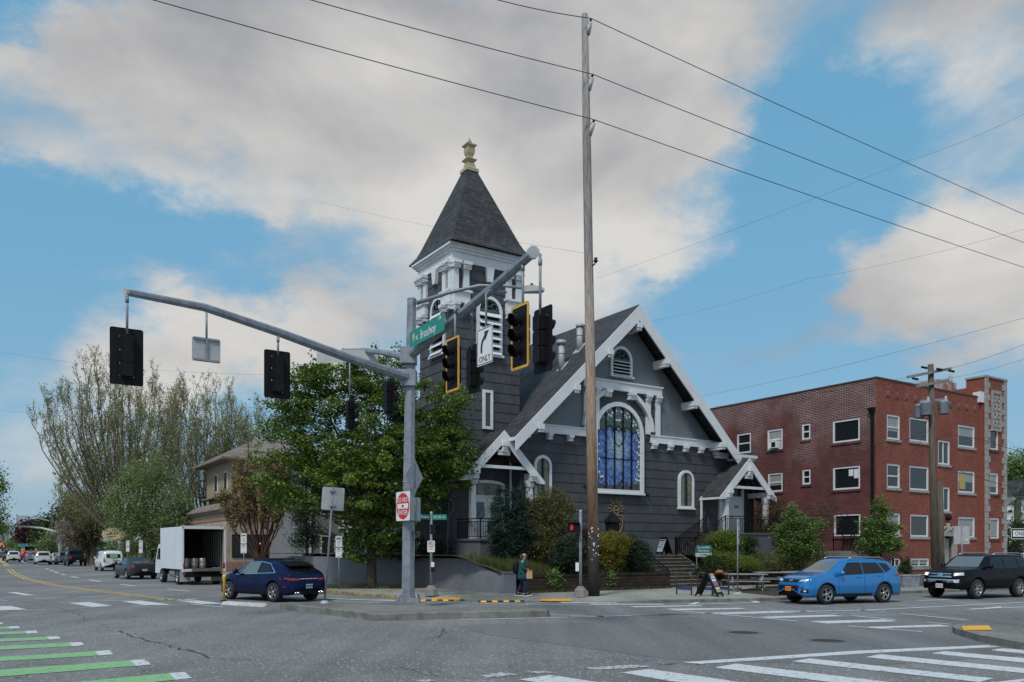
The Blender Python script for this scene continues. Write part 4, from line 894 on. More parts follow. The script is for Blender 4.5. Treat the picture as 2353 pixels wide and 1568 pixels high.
# grey curved wall along the avenue
ext = Vector((-9.9, 44.8, 0))
cp = [ext + E2 * 9, ext + E2 * 4] + [G(u, v, SW) for u, v in ((760,1341),(860,1344),(950,1347.5),(1041,1356),(1102,1361.5),(1135,1363.3),(1160,1364))]
cp = [Vector((p.x, p.y, 0)) for p in cp]
fine = []
for i in range(len(cp) - 1):
    for t in np.linspace(0, 1, 6, endpoint=False): fine.append(cp[i].lerp(cp[i + 1], float(t)))
fine.append(cp[-1])
def gz(P):
    u = CX + FPX * P.x / P.y
    if u < 1050: return 1.57
    t = min(1, (u - 1050) / 108); return 1.57 - .62 * (t * t * (3 - 2 * t))
back_ = inset(fine, .32)
m_ = MB(); f3 = lambda P, z: Vector((P.x, P.y, z))
m_.strip([f3(p, 0) for p in fine], [f3(p, gz(p) - .0) for p in fine], 0, True); m_.strip([f3(p, gz(p)) for p in fine], [f3(q, gz(p)) for p, q in zip(fine, back_)], 0); m_.strip([f3(q, gz(p)) for p, q in zip(fine, back_)], [f3(q, 0) for q in back_], 0, True)
rw = thing('curved_wall', 'smooth grey painted wall curving down to a square pillar behind the walking person', 'wall')
m_.build('wall', M['wallpaint'], rw, fix=False)
P0 = cp[-1]; m_ = MB(); m_.X = Matrix.Translation(P0) @ Matrix.Rotation(TH, 4, 'Z'); m_.box(-.12, .52, -.08, .5, 0, .98); m_.box(-.15, .55, -.11, .53, .98, 1.03); m_.build('pillar', M['wallpaint'], rw)
# steps
st = thing('concrete_steps', 'mossy concrete steps rising from the pavement to the church landing', 'steps', O0, TH)
n_ = 9; z0 = .12; rise = (1.68 - z0) / n_; run = (5.3 + SB) / n_
smat = mat('step concrete', (.055,.05,.04), .95, var=.45, vscale=3, bump=.5); nose = mat('step nosing', (.24,.235,.21), .9, var=.2)
for i in range(n_):
    y0 = -5.3 + run * i; m_ = MB(); m_.box(SX0, SX1, y0, SB + .3, z0 + rise * i - (.12 if i == 0 else 0), z0 + rise * (i + 1) - .03, 0); m_.box(SX0, SX1, y0 - .02, y0 + .05, z0 + rise * (i + 1) - .03, z0 + rise * (i + 1), 1); m_.box(SX0, SX1, y0 + .05, y0 + run + .02, z0 + rise * (i + 1) - .03, z0 + rise * (i + 1) - .001, 0); m_.build('step', [smat, nose], st)
m_ = MB(); m_.box(SX0 - .3, 10.6, SB + .3, -.2, 1.3, 1.68); m_.build('landing', M['concrete'], st)
for x in (SX0 - .18, SX1 + .02): m_ = MB(); m_.prism([(-5.35, 0), (-5.35, .3), (SB, 1.75), (SB, 0)], x, x + .16, plane='yz'); m_.build('side_wall', M['concrete'], st)
st2 = thing('porch_steps', 'short concrete flight climbing right along the church wall to the white doors', 'steps', O0, TH)
for i in range(7):
    m_ = MB(); m_.box(10.6 + .33 * i, 12.95, -1.75, -.35, 1.5, 1.68 + 1.27 * (i + 1) / 7); m_.build('step', smat, st2)
# metal railings
def railing(lab, path, hgt=.95, gap=.14, group='black metal railings', O=O0, curl=False):
    P = [Vector(p) for p in path]; r_ = thing('railing', lab, 'railing', fw(P[0].x, P[0].y, P[0].z, O), TH, group); L0 = P[0]
    Q = [p - L0 for p in P]; t = MB(); up = Vector((0, 0, 1))
    for a, b in zip(Q, Q[1:]):
        t.bar(a + up * hgt, b + up * hgt, .055, .045); t.bar(a + up * (hgt - .14), b + up * (hgt - .14), .035, .035); t.bar(a + up * .09, b + up * .09, .035, .035)
    if curl:
        d = (Q[0] - Q[1]); d.z = 0; d.normalize(); t.tube([Q[0] + up * hgt, Q[0] + d * .14 + up * (hgt - .08), Q[0] + d * .18 + up * (hgt - .22), Q[0] + d * .06 + up * (hgt - .27)], .022, 6)
    t.build('rail', M['black'], r_)
    for p in Q:
        m_ = MB(); m_.box(p.x - .025, p.x + .025, p.y - .025, p.y + .025, p.z, p.z + hgt + .03); m_.build('post', M['black'], r_)
    m_ = MB()
    for a, b in zip(Q, Q[1:]):
        n_ = max(1, int((b - a).length / gap))
        for i in range(1, n_):
            p = a.lerp(b, i / n_); m_.box(p.x - .011, p.x + .011, p.y - .011, p.y + .011, p.z + .09, p.z + hgt - .13)
    tag(m_.build('balusters', M['black'], r_), kind='stuff'); return r_
railing('black railing down the left side of the church steps', [(SX0 + .05, -5.35, .12), (SX0 + .05, SB + .1, 1.68)], curl=True)
railing('black railing sweeping down the right side of the church steps, below the teal sign', [(SX1 + .3, -5.35, .5), (SX1 + .12, -4.4, .72), (SX1 - .05, SB + .1, 1.68)])
railing('short black railing along the landing at the top of the church steps', [(SX1 - .05, SB + .15, 1.68), (10.2, SB + .15, 1.68)])
railing('black railing climbing the near side of the short flight to the white doors', [(10.6, -1.75, 1.68), (12.95, -1.85, 2.95), (17.5, -1.85, 2.95), (17.5, -.3, 2.95)])
railing('black railing climbing the far side of the short flight against the church wall', [(10.6, -.35, 1.68), (12.95, -.35, 2.95)])
railing('black railing around the left church porch platform', [(-3.2, .7, 2.5), (-3.2, -1.45, 2.5), (-1.6, -1.45, 2.5), (.2, -1.45, 2.5), (1.05, -1.45, 2.5)])
nb = MB(); nb.box(-2.85, -2.15, -1.53, -1.50, 2.75, 3.3); o = nb.build('notice_board', M['matblack']); o.location = O0; o.rotation_euler = (0,0,TH); tag(o, 'black square board fixed to the left porch railing', 'board')
# ================================================================ brick apartment building
BU = thing('apartment_building', 'three storey red brick apartment building with white framed windows and quoined corner pier', 'building', B0, TH)
BH = 12.05; BL = 14.5; BD = 22.0
def wall_holes(mb, u0, u1, z0, z1, holes, P, th=.14, mi=0):
    """P(u, z, depth) -> point; real openings with reveals"""
    us = sorted({u0, u1, *[h[0] for h in holes], *[h[1] for h in holes]}); zs = sorted({z0, z1, *[h[2] for h in holes], *[h[3] for h in holes]})
    us = [x for x in us if u0 <= x <= u1]; zs = [x for x in zs if z0 <= x <= z1]
    for a, b in zip(us, us[1:]):
        for c, d in zip(zs, zs[1:]):
            if any(h[0] <= (a + b) / 2 <= h[1] and h[2] <= (c + d) / 2 <= h[3] for h in holes): continue
            mb.quad(P(a, c, 0), P(b, c, 0), P(b, d, 0), P(a, d, 0), mi)
    for h in holes:
        a, b, c, d = h[:4]
        for p, q in (((a, c), (b, c)), ((b, c), (b, d)), ((b, d), (a, d)), ((a, d), (a, c))): mb.quad(P(*p, 0), P(*q, 0), P(*q, th), P(*p, th), mi)
r3 = lambda x, y: (1953.3 + x * .21982, 804.3 + y * .21982)
def fwin(f, x0, x1, y0, y1):           # front face window from its left edge rows
    a0, zt = FR(*f(x0, y0), 0, B0); _, zb = FR(*f(x0, y1), 0, B0); a1, _ = FR(*f(x1, y0), 0, B0); return [a0, a1, zb, zt]
FW = []
c1_, c2_, cs, c3_, c4_ = (385,524), (622,824), (920,1045), (1129,1305), (1420,1510)
FW.append(fwin(r3, *c1_, 668, 930) + ['sash', 'mid']); FW.append(fwin(r3, *c2_, 700, 950) + ['fix', 'dk']); FW.append(fwin(r3, *c3_, 778, 1008) + ['fix', 'mid']); FW.append(fwin(r3, *c4_, 828, 1045) + ['fix', 'dk'])
FW.append(fwin(r3, *cs, 940, 1195) + ['slide', 'dk'])
FW.append(fwin(r3, *c1_, 1185, 1440) + ['sash', 'dk']); FW.append(fwin(r3, *c2_, 1207, 1462) + ['fix', 'dk']); FW.append(fwin(r3, *c3_, 1258, 1490) + ['fix', 'mid']); FW.append(fwin(r3, *c4_, 1287, 1508) + ['fix', 'mid'])
FW.append(fwin(c5, 1548, 1655, 345, 575) + ['slide', 'dk'])
FW.append(fwin(c5, 1065, 1188, 592, 795) + ['fix', 'mid']); FW.append(fwin(c5, 1283, 1455, 605, 818) + ['fix', 'dk']); FW.append(fwin(c5, 1735, 1890, 628, 822) + ['fix', 'mid']); FW.append(fwin(c5, 1997, 2082, 640, 835) + ['fix', 'mid'])
FW.append(fwin(c5, 1100, 1190, 1018, 1105) + ['slide', 'dk']); FW.append(fwin(c5, 1285, 1460, 1020, 1105) + ['slide', 'mid'])
dr = fwin(c5, 1575, 1668, 812, 1075)
Pf = lambda u, z, d: (u, d, z); Pl = lambda u, z, d: (d, u, z)
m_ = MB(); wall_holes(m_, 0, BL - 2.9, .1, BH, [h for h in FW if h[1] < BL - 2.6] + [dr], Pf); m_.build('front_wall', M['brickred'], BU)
pier0 = BL - 2.75
m_ = MB(); wall_holes(m_, pier0, BL, .1, 13.4, [h for h in FW if h[1] >= BL - 2.6], lambda u, z, d: (u, d - .25, z), .3)
m_.quad((pier0, -.25, .1), (pier0, -.25, 13.4), (pier0, 1.0, 13.4), (pier0, 1.0, .1)); m_.quad((BL, -.25, .1), (BL, -.25, 13.4), (BL, BD, 13.4), (BL, BD, .1)); m_.quad((pier0, -.25, 13.4), (BL, -.25, 13.4), (BL, 1, 13.4), (pier0, 1, 13.4)); m_.quad((pier0, 1, 12), (BL, 1, 12), (BL, 1, 13.4), (pier0, 1, 13.4))
m_.build('corner_pier', M['brickred'], BU)
l3 = lambda x, y: (1579.9 + x * .21979, 804.3 + y * .21979)
def swin(f, x0, x1, y0, y1):
    b1, _ = SD(*f(x0, y0), 0, B0); b0, zt = SD(*f(x1, y0), 0, B0); _, zb = SD(*f(x1, y1), 0, B0); return [b0, b1, zb, zt]
LW = [swin(l3, 1515, 1800, 705, 945) + ['fix', 'dk'], swin(l3, 1193, 1283, 765, 932) + ['sash', 'dk'], swin(l3, 833, 993, 817, 1035) + ['sash', 'mid'], swin(l3, 515, 662, 862, 1072) + ['sash', 'dk'],
      swin(l3, 1517, 1803, 1205, 1450) + ['fix', 'dk'], swin(l3, 1197, 1285, 1245, 1405) + ['sash', 'dk'], swin(l3, 838, 993, 1280, 1480) + ['sash', 'mid'], swin(c5, 560, 812, 598, 815) + ['fix', 'dk']]
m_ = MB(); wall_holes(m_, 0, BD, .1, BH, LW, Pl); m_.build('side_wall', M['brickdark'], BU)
m_ = MB(); m_.quad((0, .0, BH), (BL, 0, BH), (BL, BD, BH), (0, BD, BH)); m_.box(-.05, BL - 2.8, -.05, .25, BH, BH + .07); m_.box(-.06, .25, .25, BD, BH, BH + .06); m_.build('roof', mat('roof cap', (.10,.085,.08), .8), BU)
m_ = MB(); m_.quad((0, BD, .1), (BL, BD, .1), (BL, BD, BH), (0, BD, BH)); m_.build('rear_wall', M['brickdark'], BU)
m_ = MB(); m_.box(pier0 - 2.4, pier0 - .1, 1.6, 4.2, BH, BH + 1.25); m_.build('roof_box', mat('patchy painted box', (.42,.40,.38), .8, col2=(.30,.09,.06), vscale=2), BU)
m_ = MB(); m_.box(pier0 - .5, pier0 + .1, -.2, .3, BH - .35, BH + .35); m_.build('white_cap', M['white'], BU)
m_ = MB(); m_.box(pier0 - .08, BL + .08, -.33, 1.05, 13.4, 13.52); m_.build('coping', M['stone'], BU)
# quoins and carved panel on the pier
for s_ in (0, 1):
    m_ = MB(); z = .4; i = 0
    while z < 13.2:
        w_ = .36 if i % 2 else .58; x0, x1 = (pier0 - .02, pier0 + w_) if s_ == 0 else (BL - w_, BL + .02); m_.box(x0, x1, -.30, -.22, z, z + .39); z += .41; i += 1
    m_.build('quoins', M['stone'], BU)
m_ = MB(); pc = (pier0 + BL) / 2; frame_ring(m_, [(pc - .62, 9.9), (pc + .62, 9.9), (pc + .62, 12.6), (pc - .62, 12.6)], [(pc - .48, 10.0), (pc + .48, 10.0), (pc + .48, 12.4), (pc - .48, 12.4)], -.34, -.22); m_.quad((pc-.48,-.27,10),(pc+.48,-.27,10),(pc+.48,-.27,12.4),(pc-.48,-.27,12.4))
for i in range(4):
    for j in range(2): m_.tube([(pc - .24 + .48 * j + .14 * math.cos(t), -.29, 10.35 + .56 * i + .2 * math.sin(t)) for t in [math.pi * 2 * q / 8 for q in range(9)]], .035, 4)
m_.build('carved_panel', M['stone'], BU)
# round ornaments in the frieze
for x in (392, 490, 585, 680, 1045, 1133, 1217, 1301, 770, 950):
    yy = 458 + (x - 392) * .172; a, z = FR(*r3(x, yy), 0, B0); m_ = MB(); m_.box(a - .19, a + .19, -.03, .0, z - .19, z + .19); m_.lathe([(.15, -.05), (.11, -.08), (.07, -.05), (.0, -.09)], 12, (a, 0, z), axis='y'); m_.build('medallion', mat('brick medallion', (.25,.10,.07), .8, var=.3) if x == 392 else bpy.data.materials['brick medallion'], BU)
def window(par, h, P, kind, gl, out=-1):
    a, b, c, d = h; fwid = .11; f = MB()
    def bx(u0, u1, z0, z1, d0, d1, mb=None):
        mb = mb or f; q = [P(u, z, dd) for dd in (d0, d1) for (u, z) in ((u0, z0), (u1, z0), (u1, z1), (u0, z1))]
        mb.add(q, [(0,1,2,3),(7,6,5,4),(0,4,5,1),(1,5,6,2),(2,6,7,3),(3,7,4,0)])
    e = .006
    bx(a+e, a + fwid, c+e, d-e, .03, .13); bx(b - fwid, b-e, c+e, d-e, .03, .13); bx(a + fwid, b - fwid, d - fwid, d-e, .03, .13); bx(a + fwid, b - fwid, c+e, c + fwid, .03, .13)
    if kind == 'sash': bx(a + fwid, b - fwid, (c + d) / 2 - .04, (c + d) / 2 + .04, .05, .12)
    if kind == 'slide': bx((a + b) / 2 - .03, (a + b) / 2 + .03, c + fwid, d - fwid, .05, .12)
    fo = f.build('window', M['white'], par)
    g = MB(); g.quad(P(a + .05, c + .05, .10), P(b - .05, c + .05, .10), P(b - .05, d - .05, .10), P(a + .05, d - .05, .10)); g.build('pane', M['glassdk'], fo)
    if gl == 'mid':
        g = MB(); zb = c + (d - c) * random.Random(int(a * 100 + c * 10)).choice((.12, .12, .35, .5)); bx(a + .12, b - .12, zb, d - .11, .085, .098, g); g.build('blind', mat('window blind', (.28,.30,.29), .5, var=.08) if 'window blind' not in bpy.data.materials else bpy.data.materials['window blind'], fo)
    g = MB(); bx(a - .08, b + .08, c - .14, c, -.07, .05, g); g.build('sill', M['stone'] if P is Pf else M['brickdark'], fo)
    return fo
for h in FW:
    P = Pf if h[1] < BL - 2.6 else (lambda u, z, d: (u, d - .25, z)); window(BU, h[:4], P, h[4], h[5])
wins = [window(BU, h[:4], Pl, h[4], h[5]) for h in LW]
m_ = MB(); h = LW[4]; m_.box(.07, .085, h[0] + .15, h[0] + .45, h[3] - .75, h[3] - .2); m_.box(.07, .085, h[0] + .5, h[0] + .8, h[3] - .6, h[3] - .2); m_.build('paper_note', M['signwhite'], wins[4])
h = FW[7]; m_ = MB(); m_.box(h[0] + .3, h[0] + 1.0, .07, .085, h[2] + .25, h[2] + 1.2); m_.build('yellow_paper', mat('yellow paper', (.42,.33,.12), .7), BU)
h = LW[2]; m_ = MB(); m_.box(-.25, .1, h[0] + .28, h[1] - .3, h[2] + .1, h[2] + .55); m_.box(-.27, -.25, h[0] + .38, h[1] - .55, h[2] + .17, h[2] + .48, 1); m_.build('air_conditioner', [M['signwhite'], M['matblack']], BU)
# doorway, surround and steps
m_ = MB(); a, b, c, d = dr; m_.box(a, b, .12, .16, c, d, 0); m_.box(a + .25, b - .12, .08, .12, c, d - .15, 1); m_.build('door', [M['matblack'], M['stone']], BU)
m_ = MB(); m_.box(a - .3, a, -.22, .1, .3, d); m_.box(b, b + .32, -.22, .1, .3, d); m_.box(a - .35, b + .37, -.28, .1, d, d + .24)
for sg in (-1, 1): m_.tube([((a + b) / 2 + sg * (.42 + .17 * math.cos(t)), -.18, d + .42 + .17 * math.sin(t)) for t in [math.pi * 2 * q / 10 for q in range(9)]], .06, 6); m_.bar(((a+b)/2 + sg * .3, -.16, d + .26), ((a+b)/2 + sg * .95, -.16, d + .26), .1, .14)
m_.lathe([(.10,.2),(.17,.35),(.19,.55),(.10,.72),(.14,.8),(.04,.83)], 12, ((a + b) / 2, -.1, d)); m_.build('door_surround', M['stone'], BU)
m_ = MB(); m_.lathe([(.04,0),(.16,.04),(.19,.2),(.1,.34),(.0,.36)], 10, ((a + b) / 2, -.15, d + 1.0)); m_.build('wall_lantern', M['matblack'], BU)
m_ = MB(); m_.box(a - .3, b + .3, -1.2, 0, .1, .6); m_.box(a - .3, b + .3, -1.6, -1.2, .1, .36); m_.build('door_step', M['concrete'], BU)
m_ = MB(); m_.box(-.16, -.02, .12, .26, .3, 9.9); m_.add([(-.3,.0,10.3),(.0,.0,10.3),(.0,.42,10.3),(-.3,.42,10.3),(-.16,.12,9.85),(-.02,.12,9.85),(-.02,.26,9.85),(-.16,.26,9.85)], [(0,1,2,3),(0,4,5,1),(1,5,6,2),(2,6,7,3),(3,7,4,0)]); m_.build('downpipe', M['matblack'], BU)
m_ = MB(); m_.box(pier0 - .2, pier0 - .08, -.12, -.0, .2, 11.6); m_.build('downpipe', mat('red pipe', (.22,.07,.045), .7), BU)
# side entrance stair rail of the brick building
railing('black stair railing on the side of the brick building, behind the small trees', [(-1.2, 2.0, 1.9), (-1.2, .8, 1.9), (-1.2, -1.8, .5)], O=B0, hgt=1.0)
railing('second black stair railing beside the brick building, nearer its wall', [(-.3, 2.0, 1.9), (-.3, .8, 1.9), (-.3, -1.8, .5)], O=B0, hgt=1.0)
m_ = MB(); m_.box(-1.25, -.05, .8, 3.2, .1, 1.88)
for i in range(7): m_.box(-1.2, -.1, -1.8 + .37 * i, .8, .1, .1 + .5 + .18 * i)
o = m_.build('side_steps', M['concrete']); o.location = B0; o.rotation_euler = (0, 0, TH); tag(o, 'concrete stair beside the dark side wall of the brick building', 'steps')
# ================================================================ writing
def text_mesh(name, txt, size, m, parent, loc, rot=(R(90), 0, 0), align='CENTER', squeeze=1.0, thick=.002):
    c = bpy.data.curves.new(name, 'FONT'); c.body = txt; c.size = size; c.align_x = align; c.align_y = 'CENTER'; c.extrude = thick; c.resolution_u = 2
    t = bpy.data.objects.new('tmp', c); me = bpy.data.meshes.new_from_object(t); me.name = name; bpy.data.objects.remove(t); bpy.data.curves.remove(c)
    me.materials.clear(); me.materials.append(m); o = link(name, me, parent); o.location = loc; o.rotation_euler = rot; o.scale = (squeeze, 1, 1); return o
def ptube(name, path, r, m, par, n=8): b = MB(); b.tube(path, r, n); return b.build(name, m, par)
def rrect(w, h, r=.04, n=4, cx=0, cz=0):
    return [(cx + sx * (w/2 - r) + r * math.cos(t), cz + sz * (h/2 - r) + r * math.sin(t)) for sx, sz, t0 in ((1,1,0),(-1,1,90),(-1,-1,180),(1,-1,270)) for t in [R(t0 + 90 * i / n) for i in range(n + 1)]]
def plate(name, w, h, mats, par, loc=(0,0,0), border=None, r=.04):   # sheet sign facing local -y
    o = link(name, None, par) if False else None
    b = MB(); b.X = Matrix.Translation(loc); b.prism(rrect(w, h, r), -.002, .002, 0)
    p = b.build(name, mats[0], par)
    if border:
        q = MB(); q.X = Matrix.Translation(loc); frame_ring(q, rrect(w - .03, h - .03, r), rrect(w - .03 - 2 * border, h - .03 - 2 * border, max(.01, r - border)), -.005, -.003); q.build('border', mats[1], p)
    return p
# ================================================================ traffic signal assembly on the island
def Z3(p): return Vector(p)
PB = Vector(((938 - CX) / FPX * 27.6, 27.6, .205))
sp_ = thing('signal_pole', 'tall galvanised octagonal signal pole with long mast arms standing on the concrete island', 'traffic pole', PB)
rel = lambda u, v, y: At(u, v, y) - PB
topz = 10.4 - .2
m_ = MB(); m_.tube([(0,0,.16),(0.02,0,3.5),(.06,0,7.0),(.12,0,topz)], [.225,.205,.18,.155], 8, smooth=False, rot=R(22)); m_.tube([(.12,0,topz),(.12,0,topz+.06)], [.17,.12], 8, smooth=False, rot=R(22)); m_.build('pole', M['galv'], sp_)
m_ = MB(); m_.box(-.38,.38,-.3,.34,.0,.05); m_.box(-.3,.3,-.26,.28,.05,.16); m_.build('base_plate', M['galv'], sp_)
for x, y in ((-.32,-.24),(.32,-.24),(.32,.26),(-.32,.26)): m_ = MB(); m_.tube([(x,y,.04),(x,y,.26)], .035, 6); m_.box(x-.06,x+.06,y-.06,y+.06,.05,.16); m_.build('anchor_bolt', M['galv'], sp_)
la = [rel(938,868,27.45), rel(800,823,26.0), rel(640,764,24.3), rel(470,707,22.8), rel(292,672,21.3)]
ra = [rel(950,812,27.4), rel(1040,738,24.4), rel(1130,664,21.4), rel(1225,581,18.4)]
ba = [rel(932,822,27.75), rel(885,811,28.9), rel(840,806,30.3), rel(790,807,32.3)]
for nm, P_, r_ in (('mast_arm', la, [.15,.14,.125,.11,.09]), ('mast_arm', ra, [.16,.14,.125,.11]), ('mast_arm', ba, [.12,.11,.10,.09])):
    b = MB(); b.tube(P_, r_, 8, smooth=False, rot=R(22)); o = b.build(nm, M['galv'], sp_)
    e = P_[-1]; d = (P_[-1] - P_[-2]).normalized(); b = MB(); b.tube([e - d * .03, e + d * .05], r_[-1] * 1.35, 8, smooth=False, rot=R(22)); b.build('end_cap', M['galvlt'], o)
for z in (6.0, 7.3): 
    b = MB(); zc = (la[0].z if z < 7 else ra[0].z - .05); b.box(-.24, .28, -.28, .2, zc - .28, zc + .26); b.build('clamp_box', M['galv'], sp_)
lp = [rel(957,697,27.5), rel(1030,673,27.4), rel(1100,657,27.3), rel(1160,657,27.2), rel(1203,663,27.1)]
ptube('lamp_arm', lp, [.075,.065,.055,.05,.045], M['galv'], sp_)
lh = thing('street_lamp', 'flat street lamp on the thin arm behind the right mast arm', 'street lamp', At(1222,666,27.05))
b = MB(); b.prism([(-.34,.02),(-.2,.1),(.05,.12),(.38,.03),(.42,-.01),(.38,-.06),(-.25,-.1),(-.34,-.05)], -.13, .13); b.build('housing', M['galvlt'], lh); b = MB(); b.tube([(0,0,.1),(0,0,.2)], .05, 8); b.build('photocell', M['matblack'], lh); b = MB(); b.box(-.1,.33,-.11,.11,-.1,-.06); b.build('lens', M['glassmid'], lh)
for z, u in ((4.05, 0), (3.2, 0), (2.95, 0)):
    b = MB(); b.lathe([(.215, z), (.22, z + .03)], 8, (.02,0,0)); b.build('clamp_band', M['galvlt'], sp_)
# signal heads --------------------------------------------------
def head(lab, u, v, y, face, border=False, top=None, h=1.34, plate_w=.62, group='traffic signal heads on the mast arms'):
    P = At(u, v, y); rz = math.atan2(face[1], face[0]) + math.pi / 2       # local -y is the face
    t = thing('traffic_signal', lab, 'traffic signal', P, rz, group)
    for i in (-1, 0, 1):
        b = MB(); z = i * .355; b.prism(rrect(.33, .345, .03, 2), -.02, .17); b2 = MB(); b2.X = Matrix.Translation((0, 0, z)); b2.prism(rrect(.34, .35, .03, 2), -.02, .15); b2.prism(rrect(.26, .35, .05, 2), .15, .20); so = b2.build('section', M['matblack'], t)
        b = MB(); A = []; B = []
        for k in range(13):
            a = R(-50 + 280 * k / 12); A.append((.148 * math.cos(a), -.02, z + .148 * math.sin(a))); B.append((.143 * math.cos(a), -.29 + .05 * (1 - math.sin(a)), z + .143 * math.sin(a)))
        b.strip(A, B, 0, True); b.build('visor', M['black'], so)
        b = MB(); b.lathe([(.135, -.035), (.09, -.05), (0, -.055)], 14, (0, 0, z), axis='y'); b.build('lens', mat('unlit lens', (.02, .03, .03), .2) if 'unlit lens' not in bpy.data.materials else bpy.data.materials['unlit lens'], so)
    b = MB(); frame_ring(b, rrect(plate_w, h, .06), rrect(.345, 1.07, .02), -.006, .006); 
    bp_ = b.build('backplate', M['matblack'], t)
    for sx in (-1, 1):
        for k in range(7):
            z = -.5 + k * .165; b = MB(); x = sx * (plate_w / 2 - .05); b.box(x - .012, x + .012, -.012, .012, z, z + .07)
    if border: b = MB(); frame_ring(b, rrect(plate_w + .02, h + .02, .06), rrect(plate_w - .09, h - .09, .03), -.014, -.008); frame_ring(b, rrect(plate_w + .03, h + .03, .06), rrect(plate_w + .0, h + .0, .06), -.014, .01); b.build('border', M['sigyellow'], bp_)
    if top is not None:
        T = Matrix.Rotation(-rz, 3, 'Z') @ (top - P); pth = [(0, .08, h/2 - .12), (0, .08, T.z - .0)]
        b = MB(); b.tube([(0, .08, .5), (0, .08, T.z - .12), (T.x * .5, .08 + (T.y - .08) * .5, T.z - .02), tuple(T)] if (abs(T.x) + abs(T.y - .08)) > .2 else [(0, .08, .5), (0, .08, T.z)], .032, 8); b.tube([(0,.08,T.z-.26),(0,.08,T.z-.12)], .045, 8); b.build('hanger', M['galv'], t)
    return t
WP = lambda P_, f: PB + P_[int(f)].lerp(P_[min(int(f) + 1, len(P_) - 1)], f - int(f))
e1 = (E1.x, E1.y); e2 = (E2.x, E2.y); n1 = (-E1.x, -E1.y); n2 = (-E2.x, -E2.y)
head('black signal head seen from behind at the far left tip of the long mast arm', 291, 820, 21.3, e2, top=At(294, 676, 21.35), plate_w=.80, h=1.48)
head('black signal head seen from behind, right of the blank hanging sign back', 637, 861, 24.3, e2, top=At(640, 768, 24.3), plate_w=.78, h=1.42)
head('small black signal head before the maple, farther left from the pole', 808, 954, 31.8, e1, top=At(806, 812, 31.8), h=1.3)
head('small black signal head before the maple, just left of the pole', 897, 915, 28.8, e1, top=At(893, 816, 28.8), h=1.3)
head('yellow bordered signal head under the green Broadway sign, nearest the pole', 1040, 838, 22.6, n1, True, At(1052, 730, 24.0), h=1.46, plate_w=.70)
head('yellow bordered signal head right of the white ONLY sign', 1195, 774, 18.9, n1, True, At(1213, 592, 18.8), h=1.46, plate_w=.70)
head('black signal head half hidden behind the white ONLY sign', 1090, 848, 23.6, e1, top=At(1083, 702, 23.2), h=1.4, plate_w=.66)
head('black signal head facing right at the very tip of the right mast arm', 1248, 782, 18.3, e1, top=At(1228, 585, 18.3), h=1.46, plate_w=.70)
def signboard(name, lab, cat, P, face, w, h, group=None, back=True, mat_=None):
    rz = math.atan2(face[1], face[0]) + math.pi / 2; t = thing(name, lab, cat, P, rz, group); pl = plate('panel', w, h, (mat_ or M['galvlt'], M['signblack']), t, (0, 0, 0)); return t
# blank back of a hanging sign
t = signboard('hanging_sign', 'blank back of a square sign hanging between the two leftmost black signal heads', 'sign', At(474, 805, 22.8), e2, .76, .66)
b = MB(); b.box(-.025,.025,.01,.06,-.31,.32); b.box(-.34,.34,.01,.05,.27,.33); b.box(-.34,.34,.01,.05,-.31,-.26); b.build('bracket', M['galv'], t); ptube('hanger', [(0,.03,.3),(0,.03,1.05)], .03, M['galv'], t)
t = signboard('hanging_sign', 'long blank back of a street name sign beyond the left mast arm, before the maple', 'sign', At(798, 819, 30.2), (.06, 1), 2.3, .46)
# lane sign ONLY
t = signboard('lane_sign', 'white ONLY sign with black arrow bending right, hanging between the two yellow bordered signals', 'sign', At(1114, 795, 21.0), n1, .78, .96, mat_=M['signwhite'])
b = MB(); frame_ring(b, rrect(.74,.92,.04), rrect(.70,.88,.03), -.006, -.003); b.build('border', M['signblack'], t)
text_mesh('lettering', 'ONLY', .22, M['signblack'], t, (0, -.006, -.33), squeeze=.95)
b = MB(); C = [(-.16,-.16),(-.16,.0),(-.12,.12),(-.02,.22),(.06,.27)]; w_ = .045; A = []; B = []
for i in range(len(C)):
    d = Vector(C[min(i+1,4)]) - Vector(C[max(i-1,0)]); d.normalize(); A.append((C[i][0] - d.y*w_, -.006, C[i][1] + d.x*w_)); B.append((C[i][0] + d.y*w_, -.006, C[i][1] - d.x*w_))
b.strip(A, B); b.poly([(-.02,-.006,.37),(.02,-.006,.13),(.21,-.006,.37)]); b.build('arrow', M['signblack'], t)
b = MB(); b.tube([(0,.04,-.1),(0,.04,1.35),(0,.15,1.45),(.1,.6,1.45)], .03, 8); b.build('hanger', M['galv'], t)
# street name sign on the arm
A_p, B_p = At(950, 785, 26.9), At(1030, 742.5, 24.3); d = B_p - A_p; wid = math.hypot(d.x, d.y)
t = thing('street_name_sign', 'large green NE Broadway street name sign on the right mast arm beside the pole', 'street sign', (A_p + B_p) / 2 + Vector((-.1, -.15, 0)), math.atan2(d.y, d.x))
sh = d.z / wid
b = MB(); b.prism([(x, z + x * sh) for x, z in rrect(wid, .52, .04)], -.005, .005); pn = b.build('panel', M['green'], t)
SHm = Matrix(((1,0,0,0),(0,1,0,0),(sh,0,1,0),(0,0,0,1)))
def sheared_text(txt, size, x, z, sq, m=M['signwhite'], par=t):
    o = text_mesh('lettering', txt, size, m, par, (0,0,0), squeeze=1); me = o.data
    me.transform(SHm @ Matrix.Translation((x, -.009, z)) @ Matrix.Rotation(R(90), 4, 'X') @ Matrix.Diagonal((sq, 1, 1, 1))); o.rotation_euler = (0,0,0); return o
sheared_text('Broadway', .40, .16, -.03, .80); sheared_text('NE', .2, -.80, -.05, .8); sheared_text('1700', .15, 1.12, .17, .75)
